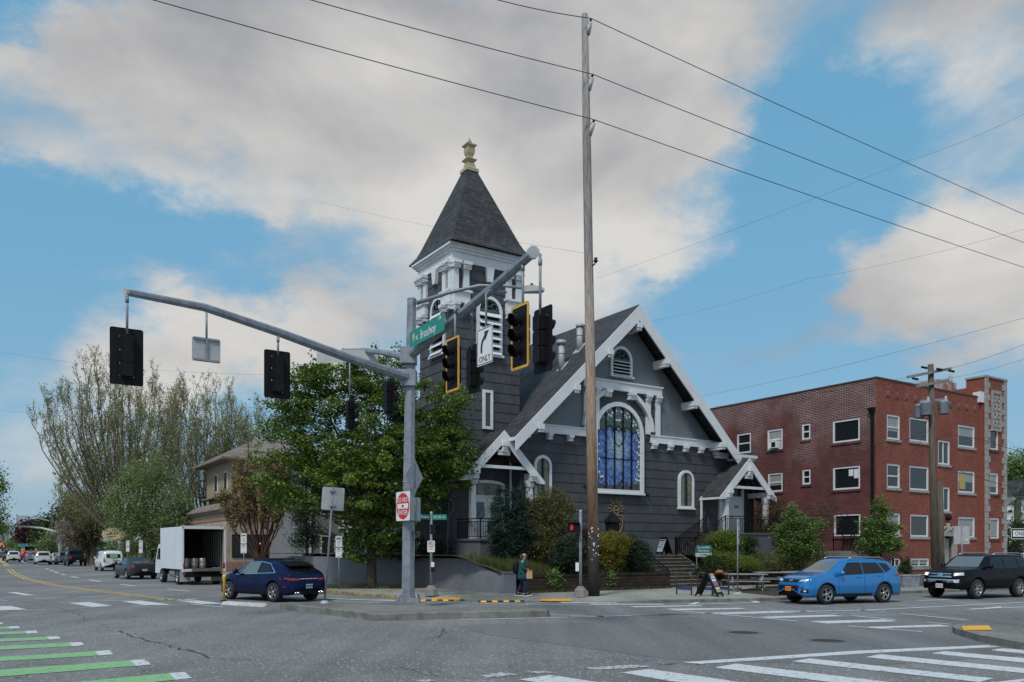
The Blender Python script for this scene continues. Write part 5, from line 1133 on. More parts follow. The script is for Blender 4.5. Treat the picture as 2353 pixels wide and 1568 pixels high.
b = MB(); b.prism([(x, z + x * sh) for x, z in ((-1.18,.14),(-1.02,.14),(-1.0,.05),(-1.1,-.16),(-1.2,.05))], -.009, -.006); b.build('emblem', mat('sign emblem', (.5,.42,.42), .5), t)
# signs on the pole
t = signboard('regulatory_sign', 'white square sign with red DO NOT ENTER disc strapped to the signal pole', 'sign', At(926, 1163.5, 27.25), (-.80, -.60), .93, .97, mat_=M['signwhite'])
b = MB(); b.lathe([(.0,-.006),(.44,-.006)], 36, axis='y', smooth=False); b.build('red_disc', M['red'], t); b = MB(); b.box(-.36,.36,-.011,-.008,-.085,.085); bar_ = b.build('white_bar', M['signwhite'], t); b = MB(); b.box(-.06,.06,-.014,-.012,-.04,.04); b.build('sticker', M['signblack'], t)
text_mesh('lettering', 'DO NOT', .23, M['signwhite'], t, (0,-.009,.2), squeeze=.95); text_mesh('lettering', 'ENTER', .23, M['signwhite'], t, (0,-.009,-.22), squeeze=.95)
t = thing('warning_sign', 'grey back of a diamond shaped sign on the far side of the signal pole', 'sign', At(952, 1095, 27.55), R(68)); b = MB(); b.prism([(0,.62),(.62,0),(0,-.62),(-.62,0)], -.003,.003); b.build('panel', M['galvlt'], t); b = MB(); b.box(-.05,.05,-.03,.03,-.4,.4); b.build('bracket', M['galv'], t)
t = signboard('regulatory_sign', 'grey edge-on sign just below the diamond sign on the signal pole', 'sign', At(955, 1170, 27.5), (-.90, .43), .62, .78); b = MB(); b.box(-.05,.05,-.03,.03,-.35,.35); b.build('bracket', M['galv'], t)
t = signboard('regulatory_sign', 'narrow rounded sign seen edge-on low on the right side of the signal pole', 'sign', At(952, 1253, 27.5), (-.99, -.1), .45, .95)
# leaning sign back on the island tip
bp = Vector(((746 - CX)/FPX*27.2, 27.2, .205)); tp = At(766, 1119, 27.2)
t = thing('sign_post', 'leaning thin sign post with a blank square sign back, on the island tip', 'sign post', bp)
ptube('post', [(0,0,0), tuple(tp - bp)], .035, M['galv'], t); b = MB(); b.lathe([(.15,0),(.13,.05),(.05,.09)], 12); b.build('foot', M['galvlt'], t)
pc_ = At(764.5, 1146.5, 27.15) - bp; b = MB(); b.X = Matrix.Translation(pc_ + Vector((0,-.06,0))) @ Matrix.Rotation(R(4), 4, 'Y'); b.prism(rrect(.74,.76,.05), .09,.095); b.build('panel', M['galvlt'], t)
for dz in (.25,-.25): b = MB(); b.X = Matrix.Translation(pc_); b.box(-.1,.1,-.05,.02,dz-.02,dz+.02); b.build('clamp', M['galv'], t)
# ---- pedestrian signal posts with concrete feet
def foot(par): b = MB(); b.tube([(0,0,0),(0,0,.26),(0,0,.42)], [.27,.25,.12], 8, smooth=False, rot=R(22)); b.build('concrete_foot', M['concrete'], par)
Q = G(991, 1369, SW); t = thing('signal_post', 'pedestrian signal post with green street name blades and a no parking sign', 'signal post', Q)
foot(t); zt = At(991, 1180, Q.y).z - SW; ptube('post', [(0,0,.3),(0,0,zt)], .055, M['galv'], t); b = MB(); b.lathe([(.06,0),(.05,.06),(0,.08)], 10, (0,0,zt)); b.build('cap', M['galvlt'], t)
z = At(991, 1189, Q.y).z - SW
s1 = MB(); s1.X = Matrix.Rotation(R(60), 4, 'Z'); s1.box(-.95,-.06,-.01,.01,z-.1,z+.1); a = s1.build('name_blade', M['green'], t); s1 = MB(); s1.X = Matrix.Rotation(R(-15), 4, 'Z'); s1.box(.04,.66,-.01,.01,z-.11,z+.11); a = s1.build('name_blade', M['green'], t)
o = text_mesh('lettering', 'NE 24th Av', .15, M['signwhite'], t, (0,0,0), squeeze=.72); o.location = (.34, -.105, z); o.rotation_euler = (R(90),0,R(-15))
o = text_mesh('lettering', 'N Broadway', .15, M['signwhite'], t, (0,0,0), squeeze=.9); o.location = (-.24, -.45, z); o.rotation_euler = (R(90),0,R(60))
ps = thing('pedestrian_signal', 'black pedestrian signal box seen from the side below the green street blades', 'pedestrian signal', At(1000, 1217, Q.y - .05), R(70))
b = MB(); b.prism(rrect(.42,.40,.03), -.12,.12); b.build('housing', M['matblack'], ps); b = MB(); b.box(-.2,.2,-.26,-.12,.16,.2); b.build('visor', M['matblack'], ps)
def noparking(par, z, y=-.075):
    p = plate('sign_plate', .30, .46, (M['signwhite'], M['signblack']), par, (0, y, z), r=.03)
    b = MB(); b.X = Matrix.Translation((0, y - .004, z + .09)); b.lathe([(.115,0),(.09,-.002)], 20, axis='y'); b.bar((-.07,0,.07),(.07,0,-.07),.01,.018); b.build('red_ring', M['red'], p)
    text_mesh('lettering', 'P', .16, M['signblack'], p, (0, y - .004, z + .09)); b = MB(); b.box(-.1,.1,y-.006,y-.003,z-.05,z-.04); b.build('rule', M['signblack'], p)
    b = MB(); b.box(-.06,.09,y-.006,y-.003,z-.125,z-.105); b.poly([(-.05,y-.005,z-.09),(-.05,y-.005,z-.14),(-.1,y-.005,z-.115)]); b.build('red_arrow', M['red'], p)
noparking(t, At(991, 1256, Q.y).z - SW)
b = MB(); zb_ = At(991,1303,Q.y).z - SW; b.box(-.0,.13,-.12,-.05,zb_,zb_+.19); b.build('button_sign', M['signwhite'], t); b = MB(); b.box(-.0,.13,-.13,-.05,zb_-.2,zb_-.01); b.lathe([(.04,-.14),(.0,-.15)], 10, (.065,0,zb_-.1), axis='y'); b.build('push_button', M['matblack'], t)
Q = G(1334, 1372, SW); t = thing('signal_post', 'plain round pedestrian signal post with concrete foot left of the wooden utility pole', 'signal post', Q)
foot(t); zt = At(1334, 1176, Q.y).z - SW; ptube('post', [(0,0,.3),(0,0,zt)], .06, M['galv'], t); b = MB(); b.lathe([(.065,0),(.05,.06),(0,.08)], 10, (0,0,zt)); b.build('cap', M['galvlt'], t)
b = MB(); zb_ = At(1334,1303,Q.y).z - SW; b.box(-.2,-.07,-.08,.0,zb_-.17,zb_+.17); b.build('button_sign', M['signwhite'], t)
ps = thing('pedestrian_signal', 'black pedestrian signal box showing a red hand beside the wooden utility pole', 'pedestrian signal', At(1319.5, 1212, Q.y - .1), R(-8))
b = MB(); b.prism(rrect(.46,.40,.03), -.12,.12); b.build('housing', M['matblack'], ps); frame = MB(); frame_ring(frame, rrect(.46,.40,.03), rrect(.40,.34,.02), -.22, -.12); frame.build('visor', M['matblack'], ps)
b = MB(); hx = -.1
b.poly([(hx-.05,-.13,-.11),(hx+.04,-.13,-.11),(hx+.06,-.13,.0),(hx-.05,-.13,.0)])
for i in range(4): b.box(hx-.05+.028*i, hx-.03+.028*i, -.131,-.129, .0, .09 + .02*(i in (1,2)))
b.poly([(hx+.05,-.13,-.05),(hx+.09,-.13,.03),(hx+.07,-.13,.04),(hx+.04,-.13,-.01)]); b.build('red_hand', mat('dim red hand', (.35,.02,.02), .4, emit=(1,.05,.03), es=.25), ps)
# small parking signs along the avenue
def parksign(lab, u, vbase, vtop, y, w=.31, group='parking sign posts along the avenue', kind='P', z0=SW):
    P = Vector(((u - CX)/FPX*y, y, z0)); t = thing('parking_sign', lab, 'parking sign', P, 0, group); zt = At(u, vtop, y).z - z0
    ptube('post', [(0,0,0),(0,0,zt)], .028, M['galv'], t)
    p1 = plate('sign_plate', w, .52, (M['signwhite'], M['signblack']), t, (0,-.04,zt-.28), border=.008, r=.03); p2 = plate('sign_plate', w, .46, (M['signwhite'], M['signblack']), t, (0,-.04,zt-.80), border=.008, r=.03)
    b = MB(); b.box(-.1,.06,-.049,-.046,zt-.14,zt-.10); b.box(.02,.1,-.049,-.046,zt-.17,zt-.12); b.box(-.11,-.03,-.049,-.046,zt-.18,zt-.15); b.build('truck_symbol', M['signblack'], p1)
    for k in range(4): b = MB(); b.box(-.08,.08,-.049,-.046,zt-.27-.06*k,zt-.25-.06*k); b.build('text_line', M['paintgreen'] if kind == 'P' else M['red'], p1)
    b = MB(); b.X = Matrix.Translation((0,-.046,zt-.68)); b.lathe([(.095,0),(.078,-.002)], 18, axis='y'); b.build('ring', M['signblack'] if kind == 'P' else M['red'], p2)
    text_mesh('lettering', 'P', .14, M['signblack'], p2, (0,-.046,zt-.68)); text_mesh('lettering', '2', .08, M['signblack'], p2, (0,-.046,zt-.86)); b = MB(); b.box(-.08,.08,-.049,-.046,zt-.97,zt-.955); b.build('text_line', M['signblack'], p2)
parksign('double parking sign post in front of the grey wall, left of the maple trunk', 779, 1354, 1231, 38.2)
parksign('double parking sign post behind the navy SUV, left of the bare vase shaped tree', 560.5, 1362, 1225, 41.5)
parksign('parking sign post above the roof of the dark parked sedan, nearer the white box truck', 324, 1340, 1242, 66)
parksign('red ringed parking sign post right of the white van roof', 294, 1320, 1242, 74, kind='R')
parksign('red ringed parking sign on the far pavement left of the white van roof', 273.5, 1320, 1243, 82, kind='R')
Q = G(1695, 1364.5, SW); t = thing('parking_sign', 'tall thin sign post with narrow edge-on signs beside the nearest picnic table', 'parking sign', Q, R(62)); zt = At(1694, 1193, Q.y).z - SW
ptube('post', [(0,0,0),(0,0,zt)], .03, M['galv'], t); b = MB(); b.lathe([(.2,0),(.18,.02),(.05,.07)], 12); b.build('foot', M['galvlt'], t)
for dz, h in ((.3,.52),(.84,.5),):
    p = plate('sign_plate', .3, h, (M['signwhite'], M['signblack']), t, (0,-.04,zt-dz+.02), border=.01, r=.03); b = MB(); b.lathe([(.09,-.046),(.07,-.048)], 16, (0,0,zt-dz+.08), axis='y'); b.build('ring', M['red'], p); text_mesh('lettering', 'P', .12, M['signblack'], p, (0,-.046,zt-dz+.08))
# right edge: ONE WAY sign
t = thing('one_way_sign', 'black and white ONE WAY arrow sign at the right edge of the picture', 'sign', At(2347, 1227, 21.5), R(6))
p = plate('panel', .93, .31, (M['signblack'], M['signwhite']), t, (.16,0,0), border=.012, r=.03)
b = MB(); b.box(-.24,.42,-.006,-.003,-.075,.085); b.poly([(.42,-.005,.12),(.42,-.005,-.11),(.57,-.005,.0)]); b.build('arrow', M['signwhite'], p); text_mesh('lettering', 'ONE WAY', .155, M['signblack'], p, (.12,-.009,.003), squeeze=.85)
ptube('post', [(.45,.05,-1.98),(.45,.05,.3)], .035, M['galv'], t)
Q = Vector(((2210 - CX)/FPX*41, 41, SW)); t = thing('sign_post', 'grey back of a tall rectangular sign on a post behind the black SUV', 'sign post', Q, R(-5)); zc = At(2210,1230,41).z - SW
ptube('post', [(0,-.03,0),(0,-.03,zc+.42)], .035, M['galv'], t); plate('panel', .76, .90, (M['galvlt'], M['signblack']), t, (0,.02,zc), r=.05)
b = MB(); b.box(.18,.27,-.01,.015,zc-.28,zc-.2); b.build('sticker', M['signwhite'], t)
# yellow flexible post
Q = G(515, 1382, .02); t = thing('flexible_post', 'single yellow flexible post standing in front of the navy SUV front wheel', 'flexible post', Q)
ptube('post', [(0,0,.03),(.01,0,.85),(.012,0,.9),(.012,0,1.02)], [.045,.045,.065,.07], M['yellow'], t, 10); b = MB(); b.lathe([(.14,0),(.12,.03),(.05,.05)], 12); b.build('foot', M['matblack'], t)

# ================================================================ wooden utility poles and wires
M['poledark'] = mat('weathered brown pole', (.105,.082,.066), .9, stretch=(9,9,.7), vscale=2.5, var=.4, bump=.8, bscale=14)
def vpole(name, lab, u0, u1, y, vt, r0, r1, tar_z=None):
    b0 = Vector(((u0 - CX)/FPX*y, y, SW - .05)); t_ = At(u1, vt, y) - b0; t = thing(name, lab, 'utility pole', b0)
    m = MB(); k = 16; zz_ = [0] + [t_.z * i / k for i in range(1, k + 1)]
    if tar_z:
        m.tube([(t_.x*z/t_.z, 0, z) for z in (0, tar_z*.5, tar_z)], [r0*1.1, r0*1.08, r0*1.05], 14); m.build('tarred_base', M['tar'], t); m = MB()
        m.tube([(t_.x*z/t_.z, 0, z) for z in (tar_z, 7, 10.5)], [r0*1.03, r0*.95, r0*.9], 14, 0); m.tube([(t_.x*z/t_.z, 0, z) for z in (10.5, 14, 18, t_.z)], [r0*.9, r0*.82, (r0+r1)/2, r1], 14, 1); m.build('pole', [M['polemix'], M['polemix']], t)
    else: m.tube([(0,0,0), tuple(t_ * .5), tuple(t_)], [r0, (r0+r1)/2, r1], 12); m.build('pole', M['poledark'], t)
    return t, b0, t_
up, ub, ut = vpole('utility_pole', 'very tall bare wooden utility pole with a dark tarred foot in front of the church', 1365, 1343.5, 32.7, 34, .215, .125, 2.55)
r_ = random.Random(2); 
for i in range(26):
    a = r_.uniform(-2.6, -.4); z = r_.uniform(1.3, 2.8); b = MB(); q = .225; x, y = ut.x*z/ut.z + q*math.cos(a), q*math.sin(a); s_ = r_.uniform(.01,.03); b.box(x-s_,x+s_,y-.006,y+.006,z-s_,z+s_); b.build('paper_scrap', M['signwhite'], up)
ins = []
for v in (52, 180, 284):
    P = At(1357 + (v-52)*.03, v, 32.6) - ub; zz0 = P.z - .35; x0 = ut.x * zz0 / ut.z + .1; b = MB(); b.tube([(x0, -.05, zz0 - .1), (P.x - .02, -.1, P.z)], .10, 10); n_i = 5
    b.build('insulator', M['galvlt'], up); b = MB(); b.tube([(P.x-.03,-.1,P.z-.02),(P.x+.01,-.1,P.z+.12)], .05, 8); b.build('clamp', M['matblack'], up); ins.append(ub + P + Vector((0,-.1,.1)))
b = MB(); P = At(1362, 600, 32.6) - ub; b.bar((P.x-.2,-.1,P.z-.35),(P.x+.1,-.1,P.z-.1),.05,.05); b.lathe([(.03,0),(.09,.06),(.09,.1),(.04,.12),(.08,.18),(.03,.22)], 10, (P.x+.12,-.1,P.z-.08)); b.build('side_insulator', M['matblack'], up)
WR_R = .021
def wire(lab, pts, sag=0.0, r=WR_R, group='overhead wires'):
    P = [Vector(p) for p in pts]; out = []
    for a, b in zip(P, P[1:]):
        for i in range(12): t = i / 12; q = a.lerp(b, t); q.z -= sag * 4 * t * (1 - t); out.append(q)
    out.append(P[-1]); m = MB(); m.tube(out, r, 5); o = m.build('overhead_wire', M['wire']); return tag(o, lab, 'wire', group)
dR = Vector((.840, .5425, 0)); names = ('top', 'middle', 'lowest')
for i, P in enumerate(ins):
    left = At((1170, 740, 380)[i], 0, (0,0,0)[i] or 1)
    # left direction chosen so the wire climbs out of the frame where the photo shows it
    kx = ((1170, 740, 380)[i] - CX) / FPX; kz = HZ / FPX; dl = Vector((-.915, -.404, 0))
    t_ = (kx * P.y - P.x) / (dl.x - kx * dl.y); Q = P + dl * t_; Q.z = CAMZ + kz * Q.y; sl = (Q.z - P.z) / t_
    E = P + dl * t_ * 1.6; E.z = P.z + sl * t_ * 1.6
    vr = (490, 555, 612)[i]; kx = (2353 - CX) / FPX; tr_ = (kx * P.y - P.x) / (dR.x - kx * dR.y); S = P + dR * tr_; S.z = CAMZ + (HZ - vr) / FPX * S.y; E2_ = P + dR * tr_ * 1.25; E2_.z = P.z + (S.z - P.z) * 1.25
    wire('%s of the three thick wires crossing the whole sky over the tall wooden pole' % names[i], [E, P, E2_], .12, .016)
# second pole with transformers
p2, b2, t2 = vpole('utility_pole', 'shorter weathered utility pole with crossarms and three grey transformers before the brick building', 2150, 2138.5, 40, 838, .19, .13)
r2 = lambda u, v, dy=0: At(u, v, 40 + dy) - b2
for (a, b_) in (((2085,867),(2185,847)), ((2104,889),(2182,873.5))): m = MB(); m.bar(r2(*a, -1.0 * 0 - .25), r2(*b_, -.15), .10, .12); m.build('crossarm', M['woodgrey'], p2)
for (u0,u1,v0,v1,dy) in ((2116,2140,925,955,-.3),(2106,2119,931,961,.25),(2157,2180,923,952,-.2)):
    c = r2((u0+u1)/2, v1, dy); rr = (u1-u0)/2/FPX*40 if u1-u0 > 15 else .24; hh = (v1-v0)/FPX*40; m = MB(); m.lathe([(rr*.9,0),(rr,.04),(rr,hh-.06),(rr*1.05,hh-.04),(rr*.8,hh+.03),(0,hh+.06)], 16, c); o = m.build('transformer', M['galv'], p2)
    m = MB(); m.lathe([(.07,0),(.09,.1),(.05,.16),(.07,.22),(.02,.26)], 8, c + Vector((rr*.3,-.05,hh))); m.build('bushing', M['galvlt'], o)
m = MB(); m.bar(r2(2118,922), r2(2172,918), .08, .1); m.build('transformer_bracket', M['galv'], p2)
for u, v in ((2103,871),(2159,849),(2186,853),(2124,845)): m = MB(); c = r2(u, v, -.3); m.tube([c + Vector((-.14,0,.03)), c + Vector((.14,0,-.03))], .055, 8); m.build('insulator', M['matblack'], p2)
m = MB(); m.lathe([(.06,0),(.12,.1),(.06,.2),(.10,.3),(.03,.4)], 8, r2(2184,880,-.3)); m.build('insulator', M['galvlt'], p2)
st_, sb, stt = vpole('utility_pole', 'shorter wooden stub pole standing directly against the transformer pole', 2163, 2158, 40.3, 1108, .18, .17)
def W2(lab, a, b, c=None, sag=.3, r=.015): wire(lab, [At(*a), At(*b)] + ([At(*c)] if c else []), sag, r * .5)
W2('thin wire rising to the right edge from behind the church gable, above the brick building', (1603,912,58), (2420,712,34), sag=.25, r=.014)
W2('thin wire rising right just above the left end of the brick roof', (1640,935,52), (2135,858,40), (2420,765,32), sag=.15, r=.014)
W2('thin wire running low over the brick roof to the right edge', (1900,885,48), (2180,870,40), (2420,802,33), sag=.12, r=.012)
W2('faint thin wire crossing the blue sky diagonally at upper right', (1370,640,60), (2080,372,42), (2420,228,33), sag=.2, r=.011)
W2('faint thin wire crossing the big right hand cloud', (1480,742,60), (1860,640,46), (2420,508,33), sag=.2, r=.010)
W2('thin dark wire passing over the blue stained glass to the brick building', (1366,1027,32.5), (1660,1045,40), (2130,1002,40), sag=.2, r=.014)
W2('loose service cable sagging from the transformer pole to the left over the brick wall', (2132,985,39.8), (1950,1043,42), (1690,1056,46), sag=.3, r=.022)
W2('service cable running from the transformer pole down to the right edge', (2152,985,39.8), (2250,1008,38), (2420,1052,34), sag=.1, r=.024)
W2('thick service cable drooping right from the stub pole past the quoined pier', (2155,1068,39.8), (2195,1078,39), (2420,1140,34), sag=.12, r=.024)
W2('straight dark cable dropping from the transformer pole to lower left across the brick wall', (2136,985,39.8), (1990,1180,44), sag=.1, r=.016)
W2('thin wire across the maple crown from far left to the grey signal pole', (-60,935,75), (610,955,60), (1290,1010,41), sag=.6, r=.012)
W2('faint thin wire passing behind the left signal heads over the poplars', (-60,798,75), (620,862,55), (960,905,41), sag=.5, r=.011)
W2('faint thin wire passing behind the spire toward the tall wooden pole', (700,455,60), (1360,585,33), (1362,600,32.6), sag=.2, r=.008)
# ================================================================ vehicles (local +x = forward)
def sm(a, k=2):
    a = np.asarray(a, float)
    for _ in range(k): b = a.copy(); b[1:-1] = (a[:-2] + 2 * a[1:-1] + a[2:]) / 4; a = b
    return a
def paint(name, col, metal=.0, rough=.28):
    return mat(name, col, rough, metal=metal, coat=.08 if max(col) < .06 else .8, spec=.12 if max(col) < .06 else .5)
def wheel(par, x, y, r, w, side, style=10):
    o = link('wheel', None, par); o.location = (x, y, r); o.empty_display_size = .2
    t = MB(); t.lathe([(r*.66,-w/2),(r*.93,-w/2),(r*.99,-w*.38),(r,-w*.2),(r,w*.2),(r*.99,w*.38),(r*.93,w/2),(r*.66,w/2)], 28, axis='y'); t.build('tyre', M['rubber'], o)
    f = MB(); s = side * w / 2
    f.lathe([(r*.67, s*.9),(r*.63, s*1.02),(r*.60, s*.6)], 28, axis='y'); n_ = style
    for k in range(n_):
        a = 2 * math.pi * (k // 2) / (n_ / 2) + (.16 if k % 2 else -.16); d = Vector((math.cos(a), 0, math.sin(a)))
        f.bar(Vector((0, s*.72, 0)) + d * r*.1, Vector((0, s*.86, 0)) + d * r*.62, r*.075, .03, up=(0,1,0))
    f.lathe([(r*.17, s*.6),(r*.16, s*.86),(0, s*.9)], 14, axis='y'); f.build('rim', M['rim'], o)
    b = MB(); b.lathe([(r*.66, s*.25),(0, s*.25)], 20, axis='y'); b.build('brake_disc', M['matblack'], o)
    return o
def vehicle(name, lab, cat, P, heading, S, group=None):
    """S: L W ; top=[(x,z)..] rear to front ; belt=[(x,z)] ; low ; hw=[(x,frac)] ; tumble ; wr ; wx=(rear, front)"""
    t = thing(name, lab, cat, P, heading, group); L, Wd = S['L'], S['W']; N_ = S.get('n', 96)
    xs = np.unique(np.concatenate([np.linspace(-L/2, L/2, N_), -L/2 + np.array([.015,.04,.08]), L/2 - np.array([.015,.04,.08])]))
    I = lambda key: np.interp(xs, [p[0] for p in S[key]], [p[1] for p in S[key]])
    zt = sm(I('top'), 2); zb = np.minimum(sm(I('belt'), 2), zt - .012); hw = sm(I('hw'), 2) * Wd / 2
    low = S['low']; zl = np.full_like(xs, low); ra = S['wr'] * 1.17
    zl = np.where(np.abs(xs) > L/2 - .12, low + (np.abs(xs) - (L/2 - .12)) * 1.0, zl)
    for wx in S['wx']:
        d = np.abs(xs - wx); zl = np.where(d < ra, np.maximum(zl, S['wr'] + np.sqrt(np.maximum(0, ra**2 - d**2))), zl)
    zl = np.minimum(zl, zb - .04); tum = S['tumble']
    ns, ng, nr = 6, 4, 5; rows = []
    for i, x in enumerate(xs):
        r = []
        r.append((hw[i] * .93, zl[i] + .01))
        for j in range(ns):
            f = j / (ns - 1); z = zl[i] + (zb[i] - zl[i]) * f; q = (z - low) / max(.05, zb[i] - low); r.append((hw[i] * (.965 + .045 * math.sin(min(1, max(0, q)) * math.pi * .95) - .02 * q * q), z))
        yb = r[-1][0]; g_ = zt[i] - zb[i]; hr = yb - tum * max(0, g_ - .03)
        for j in range(1, ng): f = j / ng; r.append((yb + (hr - yb) * f, zb[i] + g_ * f * .93))
        for j in range(nr):
            f = j / (nr - 1); r.append((hr * (1 - f) * (.93 if j == 0 and g_ > .2 else 1) , zb[i] + g_ * .93 + (g_ * .07) * math.sin(min(1, f * 1.6) * math.pi / 2) + (.03 if g_ < .2 else .02) * (1 - (1 - f) ** 2) * min(1, max(0, (L/2 - abs(x)) * 4))))
        rows.append(r)
    K = len(rows[0]); V = []; F = []
    for sgn in (1, -1):
        base = len(V)
        for x, r in zip(xs, rows): V += [(float(x), float(sgn * y), float(z)) for y, z in r]
        for i in range(len(xs) - 1):
            for j in range(K - 1): q = (base + i*K + j, base + (i+1)*K + j, base + (i+1)*K + j+1, base + i*K + j+1); F.append(q if sgn < 0 else q[::-1])
        for i in (0, len(xs) - 1): F.append(tuple(base + i*K + j for j in range(K)))
    b = MB(); b.add(V, F, 0, True); body = b.build('body', S['paint'], t)
    bvh = BVHTree.FromPolygons([Vector(v) for v in V], F)
    AX = {'front': (Vector((L, 0, 0)), Vector((-1,0,0)), lambda h, v: Vector((0, h, v))), 'rear': (Vector((-L, 0, 0)), Vector((1,0,0)), lambda h, v: Vector((0, h, v))),
          'left': (Vector((0, 3, 0)), Vector((0,-1,0)), lambda h, v: Vector((h, 0, v))), 'right': (Vector((0, -3, 0)), Vector((0,1,0)), lambda h, v: Vector((h, 0, v))), 'top': (Vector((0,0,5)), Vector((0,0,-1)), lambda h, v: Vector((h, v, 0)))}
    def patch(nm, side, quad, m, off=.006, n=6, par=None):
        """quad: four (h, v) corners; a thin panel laid on the bodywork"""
        o0, d, f = AX[side]; Q = [Vector(q) for q in quad]; pts = []
        for i in range(n + 1):
            for j in range(n + 1):
                a = Q[0].lerp(Q[1], i/n); c = Q[3].lerp(Q[2], i/n); h, v = a.lerp(c, j/n); hit = bvh.ray_cast(o0 + f(h, v), d)[0]
                pts.append((hit - d * off) if hit else None)
        good = [p for p in pts if p]
        if not good: return None
        av = sum(good, Vector()) / len(good); pts = [p if p else None for p in pts]
        b = MB(); n1_ = n + 1; mp = {}; vs = []
        for k, p in enumerate(pts):
            if p: mp[k] = len(vs); vs.append(p)
        fs = [tuple(mp[q] for q in qd) for i in range(n) for j in range(n) for qd in [(i*n1_+j, (i+1)*n1_+j, (i+1)*n1_+j+1, i*n1_+j+1)] if all(q in mp for q in qd)]
        b.add(vs, fs, 0, True); return b.build(nm, m, par or t)
    for wx in S['wx']:
        for sy in (-1, 1): wheel(t, wx, sy * (Wd/2 - .125), S['wr'], S.get('ww', .22), sy, S.get('spokes', 10))
    b = MB(); b.box(-L/2 + .12, L/2 - .12, -Wd/2 + .25, Wd/2 - .25, low + .02, S.get('under', .8)); b.box(S['wx'][0] + ra, S['wx'][1] - ra, -Wd/2 + .1, Wd/2 - .1, low + .02, low + .2); b.build('underbody', M['matblack'], t)
    def mirror(x, z, m=None):
        for sy in (-1, 1):
            y0 = S['W'] / 2 * .93; b = MB(); b.X = Matrix.Translation((x, sy * (y0 + .13), z)); b.tube([(-.05,0,0),(.0,0,.01),(.07,0,0),(.12,0,-.01)], [.07,.11,.095,.03], 10); b.X = None; b.bar((x + .02, sy * (y0 - .05), z - .05), (x + .02, sy * (y0 + .1), z - .03), .05, .04); b.build('mirror', m or S['paint'], t)
    def lampbox(side, q, m, nm='headlight'): return patch(nm, side, q, m, .012)
    return t, body, patch, mirror
def sides(patch, nm, q, m, off=.006, n=6):
    for s in ('left', 'right'): patch(nm, s, q, m, off, n)
def both(patch, nm, side, q, m, off=.008, n=6):
    patch(nm, side, q, m, off, n); patch(nm, side, [(-h, v) for h, v in q], m, off, n)
def plate_txt(t, txt, x, z, colp, coltxt, rear=False, y=0, w=.31):
    b = MB(); s = -1 if rear else 1; b.box(min(x, x + s*.012), max(x, x + s*.012), y - w/2, y + w/2, z - .08, z + .08); p = b.build('number_plate', colp, t)
    text_mesh('lettering', txt, .125, coltxt, p, (x + s * .016, y, z), rot=(R(90), 0, R(90) if not rear else R(-90)), squeeze=.72)
def seams(patch, xs, z0, z1):
    for x in xs: sides(patch, 'door_seam', [(x-.006, z0), (x+.006, z0), (x+.008, z1), (x-.004, z1)], M['black'], .003, 8)
def handles(patch, pts, m):
    for x, z in pts: sides(patch, 'door_handle', [(x-.09, z-.018), (x+.09, z-.018), (x+.09, z+.018), (x-.09, z+.018)], m, .03, 2)
lampw = mat('clear lamp', (.55,.57,.60), .12, spec=1.0); lampr = mat('red lamp', (.32,.012,.012), .2, spec=.8); litred = mat('lit red lamp', (.6,.02,.02), .3, emit=(1,.06,.04), es=1.2); litw = mat('lit lamp', (.9,.9,.85), .2, emit=(1,.95,.85), es=1.4)
AN = lambda dx, dy: math.atan2(dy, dx)

# --- bright blue SUV
blue = paint('bright blue metallic', (.008,.18,.48), .35)
S = dict(L=4.6, W=1.85, paint=blue, low=.27, tumble=.36, wr=.36, wx=(-1.36, 1.32), under=.75,
  top=[(-2.3,.62),(-2.28,.95),(-2.2,1.08),(-2.02,1.30),(-1.85,1.53),(-1.6,1.60),(-.7,1.665),(0,1.655),(.35,1.60),(.75,1.36),(1.12,1.13),(1.4,1.07),(1.85,1.0),(2.1,.90),(2.22,.78),(2.3,.60)],
  belt=[(-2.3,.6),(-2.15,1.10),(-1.0,1.04),(.8,.98),(1.15,1.0),(2.0,.84),(2.3,.55)], hw=[(-2.3,.80),(-2.2,.90),(-1.8,.975),(-1,1),(1,1),(1.7,.97),(2.05,.88),(2.22,.74),(2.3,.60)])
fw_, rw_ = G(1897, 1389.5), G(2027, 1385.5); hd = fw_ - rw_; hd.normalize(); perp = Vector((-hd.y, hd.x, 0))
ctr = (fw_ + rw_) / 2 + (perp if perp.y > 0 else -perp) * .82
t, body, patch, mirror = vehicle('blue_suv', 'bright blue SUV facing left with an orange number plate', 'car', Vector((ctr.x, ctr.y, 0)), AN(hd.x, hd.y), S)
sides(patch, 'side_window', [(-1.42,1.12),(-.42,1.08),(-.42,1.50),(-1.15,1.50)], M['carglass'], .006, 8); sides(patch, 'side_window', [(-.38,1.08),(.74,1.04),(.22,1.50),(-.38,1.51)], M['carglass'], .006, 8)
sides(patch, 'quarter_window', [(-1.75,1.25),(-1.48,1.13),(-1.22,1.49),(-1.6,1.46)], M['carglass'])
patch('windscreen', 'front', [(-.66,1.15),(.66,1.15),(.52,1.55),(-.52,1.55)], M['windshield'], .008, 10); patch('rear_window', 'rear', [(-.58,1.14),(.58,1.14),(.5,1.46),(-.5,1.46)], M['carglass'], .008, 8)
patch('grille', 'front', [(-.62,.80),(.62,.80),(.55,.90),(-.55,.90)], M['matblack'], .006, 8); patch('lower_grille', 'front', [(-.62,.38),(.62,.38),(.7,.68),(-.7,.68)], M['matblack'], .008, 8); patch('bumper_trim', 'front', [(-.8,.28),(.8,.28),(.75,.36),(-.75,.36)], M['matblack'], .012, 8)
both(patch, 'headlight', 'front', [(.42,.82),(.80,.86),(.78,.93),(.48,.89)], lampw, .012); both(patch, 'fog_surround', 'front', [(.60,.42),(.80,.42),(.80,.56),(.66,.56)], M['matblack'], .008); both(patch, 'fog_lamp', 'front', [(.70,.46),(.76,.46),(.76,.52),(.70,.52)], lampw, .012)
